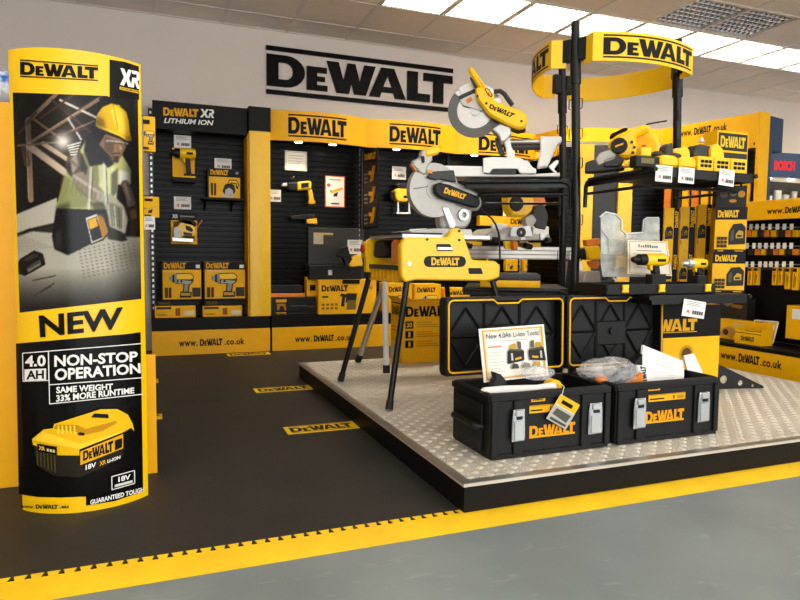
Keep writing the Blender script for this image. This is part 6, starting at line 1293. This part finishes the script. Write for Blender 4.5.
for k, (x0, x1, u0, u1) in enumerate(((155, 195.5, 163, 201), (203, 242, 205, 245))):
    sd = ('left', 'right')[k]; t, zt = wbox(x0, 305.5, x1, 317, 6.06, .2, 'flat_carton', 'flat yellow carton on the base shelf, %s one under the boxed drills' % sd, 'yellow_card', p_flat, 'carton', 'flat cartons in the lithium bay', z=.336)
    tc = thing('tool_case', 'black tool case lying on the %s flat carton below a boxed drill' % sd, 'tool case', (aty((x0+x1)/2, 303, 6.08)[0], 6.16, zt+.001), 'tool cases in the lithium bay'); zt2 = aty(200, 300.5, 6.06)[2]
    a, b = aty(x0+1, 303, 6.08)[0], aty(x1+3, 303, 6.08)[0]; MB().box(a, b, 6.08, 6.25, zt+.001, zt2, .004).build('case', 'black_plastic', tc)
    p = Pr(); p.rect(.02, (zt2-zt)*.2, .12, (zt2-zt)*.8, (90, 74, 26)); p.build('print', tc, face(a, 6.08, zt+.001))
    wbox(u0, 262 if k == 0 else 262, u1, 300.5, 6.05, .2, 'drill_box', 'yellow and black boxed drill with tool picture, %s one of the pair' % sd, 'yellow_card', p_drill, 'box', 'boxed drills in the lithium bay', z=zt2+.001, side='black_panel')
# bay 2
pcard(285, 152, 307, 170, 6.27, 'white notice in a clear frame above the hanging rotary drill', 1)
pcard(268.5, 190, 281, 201.5, 6.27, 'white price card right beside the yellow column')
a = aty(325, 207, 6.265); b = aty(345, 176.5, 6.265); t = thing('offer_poster', 'white offer sheet with red border and tool picture on the slats', 'poster', ((a[0]+b[0])/2, 6.27, a[2])); MB().box(a[0], b[0], 6.265, 6.27, a[2], b[2]).build('sheet', 'paper', t)
p = Pr(); W_, H_ = b[0]-a[0], b[2]-a[2]; p.rect(0, 0, W_, H_, (206, 90, 50)); p.rect(W_*.05, H_*.03, W_*.95, H_*.97, (244, 240, 230)); p.rect(W_*.2, H_*.86, W_*.8, H_*.9, (206, 120, 90)); p.disc(W_*.18, H_*.7, W_*.09, (206, 70, 50)); pic(p, 'tool', W_*.22, H_*.34, W_*.92, H_*.66); p.rect(W_*.3, H_*.1, W_*.7, H_*.14, DGR); p.build('print', t, face(a[0], 6.265, a[2]))
F = face(1.3, 6.16, 0); t = thing('rotary_drill', 'yellow and black corded drill hanging nose left on the slats', 'drill', F((F.px(298, 200)[0], F.px(311, 205)[1], 0)))
J = lambda *pts: [(250+x/4, 90+y/4) for x, y in pts]
part('body', 'yellow_plastic', -.04, .04, J((190, 368), (240, 362), (248, 372), (246, 396), (190, 402)), .012, .012); part('gearbox', 'black_plastic', -.035, .035, J((150, 370), (191, 368), (191, 402), (165, 404), (150, 392)), .01, .012); part('chuck', 'silver', -.02, .02, J((128, 372), (152, 370), (152, 384), (128, 386)), .006); part('handle', 'yellow_plastic', -.02, .02, J((232, 396), (247, 394), (258, 440), (250, 455), (238, 452)), .006); part('battery_foot', 'yellow_card', -.02, .025, J((236, 440), (262, 442), (262, 456), (236, 456)), .004); part('label', 'black_plastic', .0402, .042, J((205, 374), (235, 370), (235, 388), (205, 392)), 0, 0)
F = face(1.3, 6.18, 0); t = thing('multi_tool', 'small black and yellow sander hanging low on the slats', 'power tool', F((F.px(305, 222)[0], F.px(311, 225)[1], 0)))
part('body', 'black_plastic', -.03, .03, J((160, 504), (210, 498), (262, 494), (268, 510), (225, 518), (165, 520)), .008, .01); part('head', 'yellow_plastic', -.025, .025, J((225, 516), (268, 512), (270, 536), (228, 534)), .006)
for (x, y) in ((293, 186), (307, 211), (400, 183)): a = aty(x, y-8, 6.2); one(MB().tube([(a[0], 6.285, a[2]), (a[0], 6.2, a[2]), (a[0], 6.15, a[2]+.01)], .004, 6), 'wall_hook', 'silver', {293: 'metal hook holding the hanging corded drill', 307: 'metal hook holding the small hanging sander', 400: 'metal hook holding the hanging router'}[x], 'hook')
# stacked flat cases, large carton, open case with a hammer drill
zc = .336
for k, (y0, y1) in enumerate(((311, 325), (297, 310.6))):
    a = aty(268.5, y1, 6.06); b = aty(316, y0, 6.06); z1 = b[2]; t = thing('tool_case', 'flat black tool case with a small yellow mark, %s of two by the yellow column' % ('lower', 'upper')[k], 'tool case', ((a[0]+b[0])/2, 6.15, zc), 'flat cases in the second bay')
    MB().box(a[0]+.01, b[0], 6.06, 6.24, zc, z1, .004).build('case', 'black_plastic', t); hh = z1-zc; p = Pr(); p.rect(.06, hh*.66, .16, hh*.86, ORG); p.poly([(.07, hh*.1), (.09, hh*.1), (.1, hh*.4), (.13, hh*.4), (.14, hh*.1), (.16, hh*.1), (.15, hh*.56), (.07, hh*.56)], (170, 120, 30)); p.rect(.2, hh*.36, .36, hh*.42, (90, 88, 84)); p.rect(.37, hh*.3, .46, hh*.36, (120, 60, 30)); p.build('print', t, face(a[0]+.01, 6.06, zc)); zc = z1+.001
a = aty(269, 296, 6.1); b = aty(305, 285, 6.1); t = thing('tool_tray', 'black open tray edged in orange on top of the flat cases', 'tray', ((a[0]+b[0])/2, 6.17, zc)); MB().box(a[0]+.01, b[0], 6.1, 6.24, zc, zc+.035, .003).build('tray', 'orange_plastic', t); MB().box(a[0]+.02, b[0]-.02, 6.12, 6.22, zc+.036, b[2], .006).build('insert', 'black_plastic', t)
def p_ham(p, W_, H_):
    p.logo(W_*.05, H_*.66, W_*.50, H_*.84, BLK); pic(p, 'hammer', W_*.36, H_*.12, W_*.74, H_*.62)
    for r in range(2):
        for c in range(4): p.rect(W_*(.05+.075*c), H_*(.14+.11*r), W_*(.1+.075*c), H_*(.2+.11*r), (150, 104, 14))
    p.rect(W_*.06, H_*.48, W_*.16, H_*.53, DGR); p.disc(W_*.9, H_*.76, W_*.03, (200, 130, 20)); p.rect(W_*.4, H_*.88, W_*.7, H_, BLK)
t, zt = wbox(318.5, 279.5, 376.5, 325, 6.02, .24, 'hammer_carton', 'large yellow carton with lettering and hammer drill picture on the base shelf', 'yellow_card', p_ham, 'carton', z=.336)
t, _ = wbox(307, 277, 316.5, 297, 6.12, .12, 'orange_carton', 'small orange carton squeezed between flat cases and the large carton', 'yellow_card', lambda p, W_, H_: p.rect(W_*.3, H_*.3, W_*.9, H_*.6, BLK), 'carton', z=zc)
F = face(1.5, 6.06, 0); t = thing('open_case', 'open black case with a white sticker, lying on the large yellow carton', 'tool case', F((F.px(336, 276)[0], zt+.001, -.1)))
a = F.px(309, 270); b = F.px(362, 264); MB(F).box(a[0], b[0], zt+.001, F.px(336, 265)[1], -.2, .0, .006).build('base', 'black_plastic', t); LG_ = Fr(F((0, 0, -.19)), F.u); a2 = LG_.px(308, 262); b2 = LG_.px(362, 228.5); MB(LG_).box(a2[0], b2[0], F.px(336, 265)[1]+.001, b2[1], -.03, .0, .006).build('lid', 'charcoal', t)
p = Pr(); s0 = LG_.px(313.5, 244); s1 = LG_.px(333, 233); p.rect(s0[0], s0[1], s1[0], s1[1], (190, 180, 156)); p.rect((s0[0]+s1[0])/2, s0[1], s1[0], s1[1], (70, 62, 50)); p.rect(s0[0], s1[1]-.02, s1[0], s1[1], (214, 180, 110)); p.build('sticker', t, LG_)
for x in (330, 352): q = F.px(x, 272); MB(F).box(q[0]-.02, q[0]+.02, q[1]-.03, q[1]+.02, .001, .01, .002).build('latch', 'silver' if x == 330 else 'black_steel', t)
F = face(1.5, 5.97, 0); zb_ = F.px(345, 265)[1]
t = thing('rotary_hammer', 'black and yellow rotary hammer sitting in the open case', 'power tool', F((F.px(347, 265)[0], face(1.5, 5.97, 0).px(345, 265)[1], 0)))
part('barrel', 'black_plastic', -.03, .03, [(337, 256), (342, 248), (348, 246), (350, 254), (354, 262), (346, 266), (343, 258)], .006, .008); part('body', 'yellow_plastic', -.035, .035, [(349, 264), (354, 256), (362, 254), (363, 266), (351, 267)], .008, .01)
pcard(347.5, 240, 362.5, 254, 5.98, 'white lettered card standing in the open case')
# side poster board between bays
SX = 2.012; S = Fr((SX, 6.17, 0), (0, -1, 0)); t = thing('side_board', 'tall black poster board with three tool pictures standing out from the wall', 'sign', (SX, 5.97, S.px(370, 226)[1]))
q = [(0, S.px(364.5, 229)[1]), (S.px(377.5, 223)[0], S.px(364.5, 229)[1]), (S.px(377.5, 150)[0], S.px(377.5, 147.5)[1]), (0, S.px(364.5, 150)[1])]; MB(S).prism(q, -.012, 0).build('board', 'black_panel', t); f = qmap(q); p = Pr()
p.poly([f(a, b) for a, b in ((.05, .02), (.95, .02), (.95, .98), (.05, .98))], (52, 48, 42)); p.poly([f(a, b) for a, b in ((.05, .84), (.95, .84), (.95, .98), (.05, .98))], BLK); qlogo(p, [f(.12, .87), f(.9, .87), f(.9, .95), f(.12, .95)], ORG)
for k in range(3): y = .06+.26*k; p.poly([f(a, b) for a, b in ((.5, y), (.75, y+.02), (.9, y+.2), (.7, y+.2))], (214, 150, 24)); p.poly([f(a, b) for a, b in ((.42, y+.1), (.7, y+.08), (.7, y+.13), (.45, y+.15))], (230, 170, 30)); [p.poly([f(a, b) for a, b in ((.12, y+.05*j), (.36, y+.05*j), (.36, y+.05*j+.02), (.12, y+.05*j+.02))], (150, 140, 130)) for j in range(3)]
p.build('print', t, S)
sl = MB(Fr((SX-.02, 6.19, 0), (0, -1, 0)))
for k in range(20): sl.box(-.02, -.008, 1.0+k*.05, 1.025+k*.05, 0, .006)
one(sl, 'slot_strip', 'alu', 'pale slotted strip along the black poster board', 'shelf upright')
# bay 3: router
pcard(392, 167, 406, 179, 6.27, 'white price card above the hanging router')
F = face(2.3, 6.2, 0); J = lambda *pts: [(355+x/6.67, 140+y/6.67) for x, y in pts]; t = thing('router', 'yellow router with black handles and silver base hanging behind the grey saw', 'power tool', F((F.px(402, 213)[0], F.px(402, 214)[1], 0)))
part('motor', 'yellow_plastic', -.05, .05, J((270, 335), (285, 322), (355, 325), (362, 345), (362, 400), (345, 412), (290, 410), (272, 390)), .012, .015); part('top', 'black_plastic', -.045, .045, J((280, 300), (300, 285), (345, 290), (355, 322), (282, 320)), .008, .01); part('handle', 'black_plastic', -.03, .03, J((240, 345), (268, 335), (268, 400), (245, 410), (236, 380)), .01)
for x in (288, 362): part('post', 'silver', -.01, .01, J((x-5, 410), (x+5, 410), (x+7, 490), (x-7, 490)), .002)
part('base', 'silver', -.06, .06, J((276, 482), (374, 482), (374, 494), (276, 494)), .003); part('name_plate', 'black_plastic', .0505, .052, J((325, 370), (352, 370), (352, 388), (325, 388)), 0, 0)
# cartons on the base shelf of bays 3 and 4, and hanging packs
for k, (x0, x1, y0, lb) in enumerate(((386, 412, 283, 'plain yellow carton on the base shelf seen behind the aluminium legs'), (414, 441, 284, 'plain yellow carton on the base shelf seen under the flip saw'), (444, 470, 288, 'plain yellow carton on the base shelf left of the rack'))):
    wbox(x0, y0, x1, 324, 6.03, .22, 'stock_carton', lb, 'yellow_card', lambda p, W_, H_: (p.logo(W_*.1, H_*.7, W_*.8, H_*.88, BLK), pic(p, 'drill', W_*.3, H_*.1, W_*.9, H_*.6)), 'carton', 'stock cartons', z=.336)
a = aty(480, 225.5, 6.2); b = aty(534, 217.5, 6.2); t = thing('shelf_strip', 'long yellow shelf strip with black lettering behind the saw on the stand', 'shelf edge', ((a[0]+b[0])/2, 6.24, a[2])); MB().box(a[0], b[0], 6.2, 6.285, a[2], b[2], .002).build('strip', 'yellow_panel', t); p = Pr(); p.logo((b[0]-a[0])*.56, (b[2]-a[2])*.25, (b[0]-a[0])*.95, (b[2]-a[2])*.8, BLK); p.build('lettering', t, face(a[0], 6.2, a[2]))
pcard(503, 206, 512.5, 216, 6.27, 'white price card seen left of the yellow motor on the stand')
for k, (x, y) in enumerate(((470, 200), (486, 186), (528, 192), (530, 262), (512, 262), (494, 268))):
    a = aty(x, y+10, 6.2); wbox(x-6, y-9, x+6, y+9, 6.2, .06, 'hanging_pack', ['yellow pack hanging behind the grey saw cord', 'yellow pack hanging just under the silver saw shelf', 'yellow pack hanging behind the rack pole pair', 'yellow pack low behind the left rack shelf, beside the pole', 'yellow pack low behind the left rack shelf, middle', 'yellow pack low behind the flip saw nose'][k], 'yellow_card', lambda p, W_, H_: (p.rect(0, H_*.7, W_, H_, BLK), pic(p, 'tool', W_*.1, H_*.1, W_*.9, H_*.6)), 'pack', 'packs hanging in the fourth bay')
# ============================================================ LOW GONDOLA AT RIGHT
GX = 4.2; GY0, GY1 = 4.25, 2.15; S = Fr((GX, GY0, .0066), (0, -1, 0)); GL = GY0-GY1; dz = .0066
t = thing('low_gondola', 'low black shelving with yellow lettered header and kick panel at the right edge', 'gondola', (GX+.2, (GY0+GY1)/2, .0066))
u = lambda x, y: S.px(x, y)
ko = MB(S).box(0, GL, .02, .225, -.02, 0, .002).build('kick_panel', 'yellow_panel', t); p = Pr(); zb0 = u(751, 364)[1]; zt0 = u(751, 355.8)[1]
p.text('www.', u(720.5, 360)[0], zb0, u(737, 360)[0], zb0+(zt0-zb0)*.72, BLK, .03, space=1.1); p.logo(u(738.5, 360)[0], zb0, u(759.5, 360)[0], zt0+.004, BLK); p.text('.co.uk', u(761, 360)[0], zb0, u(782, 364)[0], zt0, BLK, .03, space=1.1); p.build('lettering', ko, S)
MB(S).box(0, GL, .0, .0195, -.4, -.01).build('toe_board', 'black_panel', t); MB(S).box(0, GL, .226, .255, -.42, .0).build('base_shelf', 'black_panel', t); MB(S).box(0, GL, .256, 1.33, -.45, -.421).build('back_board', 'black_panel', t)
ho = MB(S).box(0, GL, 1.195, 1.335, -.02, 0, .002).build('header', 'yellow_panel', t); MB(S).box(0, GL, 1.3, 1.33, -.42, -.021).build('top_board', 'black_panel', t); p = Pr(); zb0, zt0 = u(786, 213.3)[1], u(786, 207)[1]
p.text('www.', u(767, 212)[0], zb0, u(784, 211)[0], zb0+(zt0-zb0)*.72, BLK, .03, space=1.1); p.logo(u(785, 212)[0], zb0, u(808, 210)[0], zt0, BLK); p.text('.co.uk', u(810, 210)[0], zb0, u(832, 209)[0], zt0, BLK, .03); p.build('lettering', ho, S)
MB(S).box(-.03, -.001, .0, 1.335, -.45, 0).build('end_panel', 'black_panel', t); MB(S).box(GL+.001, GL+.03, .0, 1.335, -.45, 0).build('end_panel', 'yellow_panel', t)
H_ = Fr((GX+.12, GY0, .0066), (0, -1, 0))
ordw = ORD
def hook_item(x, ytab, ypk0, ypk1, wpx, label, m, group, prt=False):
    a = H_.px(x-wpx/2, ypk1); b = H_.px(x+wpx/2, ypk0); t = thing('hook_pack', label, 'pack', H_(((a[0]+b[0])/2, a[1], -.02)), group)
    MB(H_).box(a[0], b[0], a[1], b[1], -.03, .0, .002).build('pack', m, t); c = H_.px(x, ytab); MB(H_).box(c[0]-.014, c[0]+.014, c[1]-.02, c[1]+.022, .03, .033).build('price_tab', 'paper', t); MB(H_).tube([(c[0], c[1], -.29), (c[0], c[1], .03)], .003, 6).build('hook', 'silver', t)
    if prt: p = Pr(); W_, Hh = b[0]-a[0], b[1]-a[1]; p.rect(W_*.1, Hh*.8, W_*.9, Hh*.95, BLK); p.poly([(W_*.3, Hh*.1), (W_*.4, Hh*.1), (W_*.55, Hh*.75), (W_*.4, Hh*.75)], (90, 60, 30)); p.poly([(W_*.6, Hh*.1), (W_*.7, Hh*.1), (W_*.8, Hh*.6), (W_*.6, Hh*.6)], (90, 60, 30)); p.build('print', t, H_.at(a[0], a[1], 0))
for k, x in enumerate((748, 754, 760, 766, 773, 780.5, 787.5, 794.7)): hook_item(x, 227, 230, 237, 5.2, 'small orange pack on the top hook row of the low gondola, %s from the left' % ordw[k], ('orange_plastic', 'yellow_card', 'brown_plastic')[k % 3], 'top hook row')
for k, x in enumerate((750, 757, 762.8, 769, 775.2, 781.4, 787.6, 794.4)): hook_item(x, 246, 249, 255, 5.2, 'small orange pack on the middle hook row of the low gondola, %s from the left' % ordw[k], ('brown_plastic', 'orange_plastic', 'yellow_card')[k % 3], 'middle hook row')
for k, (x, w_, y1) in enumerate(((749.5, 5, 285), (755.5, 5.4, 285), (763, 4, 270), (768.5, 4, 270), (774, 5, 285), (779.8, 5, 285), (787, 6, 289), (794.5, 6, 290))): hook_item(x, 264.5, 267.5, y1, w_, 'longer yellow pack on the lowest hook row of the low gondola, %s from the left' % ordw[k], 'yellow_card' if w_ > 4.5 else 'brown_plastic', 'lowest hook row', w_ > 4.5)
# goods on its base shelf
B = Fr((GX+.06, GY0, .2622), (0, -1, 0)); b0 = lambda x: B.px(x, 340)[0]; bz = lambda x, y: max(.001, B.px(x, y)[1])
t = thing('display_carton', 'open yellow display carton with low front on the low gondola shelf', 'carton', B((b0(745), 0, -.06))); a, c = b0(734.5), b0(761); h = bz(747, 331)
MB(B).box(a, c, .0, h, -.004, 0).box(a, c, .0, h*1.6, -.12, -.116).box(a, a+.004, .0, h*1.2, -.115, -.005).box(c-.004, c, .0, h*1.2, -.115, -.005).box(a+.005, c-.005, .0, .004, -.115, -.005).build('carton', 'yellow_card', t); MB(B).box(a+.01, c-.01, .005, h*.9, -.11, -.01).build('contents', 'brown_plastic', t); p = Pr(); p.logo((c-a)*.25, h*.25, (c-a)*.75, h*.6, BLK); p.rect(0, h*.8, c-a, h*.85, BLK); p.build('print', t, B.at(a, 0, 0))
Bt = Fr((GX+.19, GY0, .2622), (0, -1, 0), (.28, 0, 1)); q = Bt.pts([(752, 338), (773, 344), (779, 321.5), (754, 319.5)]); q = [(x, max(.001, y)) for x, y in q]; t = thing('leaflet_card', 'rounded printed card leaning behind the open display carton', 'sign', Bt((sum(k[0] for k in q)/4, .0, 0))); MB(Bt).prism(q, -.003, 0, 0, .012).build('card', 'paper', t); f = qmap(q); p = Pr()
p.poly([f(*k) for k in ((.04, .04), (.96, .04), (.96, .96), (.04, .96))], (222, 180, 80)); p.poly([f(*k) for k in ((.5, .1), (.9, .1), (.9, .8), (.6, .9))], (214, 206, 190)); p.poly([f(*k) for k in ((.1, .4), (.45, .35), (.5, .7), (.15, .7))], (120, 70, 30)); p.poly([f(*k) for k in ((.08, .78), (.4, .78), (.4, .9), (.08, .9))], (150, 60, 30)); p.build('print', t, Bt)
def wide(x0, x1, y0, y1, off, name, label, m, pr_):
    Q = Fr((GX+off, GY0, .2622), (0, -1, 0)); a = Q.px(x0, y1)[0]; c = Q.px(x1, y1)[0]; v0 = max(.001, Q.px((x0+x1)/2, y1)[1]); v1 = Q.px((x0+x1)/2, y0)[1]; return solid(Q, a, c, v0 if v0 > .03 else .001, v1, -.1, 0, name, m, label, 'carton', None, pr_)
wide(716, 748, 320, 343, .185, 'printed_carton', 'yellow printed carton with hand tool picture, lower left on the low gondola shelf', 'yellow_card', lambda p, W_, H_: (p.poly([(W_*.1, H_*.2), (W_*.5, H_*.1), (W_*.7, H_*.5), (W_*.4, H_*.7), (W_*.2, H_*.5)], (206, 150, 70)), p.disc(W_*.3, H_*.35, H_*.16, (90, 60, 30)), p.poly([(W_*.55, H_*.6), (W_*.95, H_*.7), (W_*.95, H_*.9), (W_*.5, H_*.9)], (226, 190, 100))))
wide(712, 746, 298, 320, .29, 'printed_carton', 'dark printed carton with grey tool picture, behind on the low gondola shelf', 'brown_plastic', lambda p, W_, H_: (p.poly([(W_*.3, H_*.72), (W_*.5, H_*.9), (W_*.62, H_*.75), (W_*.45, H_*.6)], (120, 114, 100)), p.poly([(W_*.55, H_*.6), (W_*.85, H_*.55), (W_*.9, H_*.7), (W_*.6, H_*.75)], (150, 100, 30)), p.disc(W_*.7, H_*.88, H_*.05, (120, 90, 60))))
wide(785, 815, 306, 340, .2, 'printed_carton', 'yellow and white carton at the right edge of the low gondola shelf', 'yellow_card', lambda p, W_, H_: p.rect(W_*.2, H_*.6, W_, H_*.9, WHT))
# ============================================================ NEIGHBOURING DISPLAY AT THE FAR RIGHT
F = Fr((0, 6.05, 0)); a = aty(757, 165, 6.05); X0 = a[0]; X1 = X0+1.7; zb0 = aty(770, 178, 6.05)[2]; zt0 = aty(770, 153, 6.05)[2]
t = thing('blue_bay', 'far display bay with dark blue curved header and red lettering', 'display bay', ((X0+X1)/2, 6.2, .0066)); g = arcf(X0, X1, 6.05, .12); n = 16; vs = []; fs = []
for k in range(n+1): x = X0+(X1-X0)*k/n; vs += [(x, g(x), zb0), (x, g(x), zt0), (x, g(x)+.02, zt0), (x, g(x)+.02, zb0)]
for k in range(n): q = 4*k; fs += [(q+i, q+(i+1) % 4, q+4+(i+1) % 4, q+4+i) for i in range(4)]
h = MB().add(vs, fs).build('header', 'blue_panel', t); MB().box(X0, X1, 6.30, 6.34, .0066, zb0).build('back_board', 'charcoal', t)
l0 = aty(771.5, 170, 6.03); l1 = aty(794, 161, 5.96); l0[2] = aty(771.5, 170.5, 6.03)[2]; l1[2] = l0[2]+.125; p = Pr(); p.text('BOSCH', l0[0]-X0, l0[2], l1[0]-X0, l1[2], (230, 30, 34), .05); p.build('lettering', h, None, warp=lambda c: np.array([X0+c[0], g(X0+c[0])-c[2]-.001, c[1]]), cuts=np.arange(l0[0]-X0, l1[0]-X0, .06))
for k in range(4): sx = X0+.2+.42*k; d = MB().cyl((sx, 6.05, zb0-.01), (sx, 6.05, zb0+.01), .04, n=14).build('downlight', 'spot_glow', t)
for k in range(9):
    x = X0+.02+k*.15; m_ = ('white_metal', 'silver', 'brown_plastic', 'blue_panel', 'paper')[k % 5]; z1 = zb0-.12-.05*(k % 2); mb = MB(); mb.prism([(0, 0), (1, 0), (1, 1)], 0, .001) if False else None
    tt = thing('far_pack', 'pale hanging pack on the far blue display, %s from the left' % ordw[k], 'pack', (x+.05, 6.28, z1-.35), 'packs on the far display'); MB().box(x, x+.10, 6.25, 6.29, z1-.35, z1, .004).build('pack', m_, tt); MB().box(x+.03, x+.07, 6.245, 6.2495, z1-.1, z1-.03).build('label', 'paper', tt)
for k, (y0, y1, s_) in enumerate(((151, 170, 'upper'), (171, 178, 'middle'), (185, 192, 'lower'))):
    Q = Fr(F3((.031, 0, 0)), F2.w*-1 if False else (1, .0, 0)); q0 = Q.px(757.5, y1); q1 = Q.px(766.5, y0); mb = MB(Q).box(q0[0], q1[0], q0[1], q1[1], -.002, .0015); one(mb, 'notice_card', 'white_metal', 'pale card fixed beside the blue end box, %s of three' % s_, 'card', 'cards on the blue end')
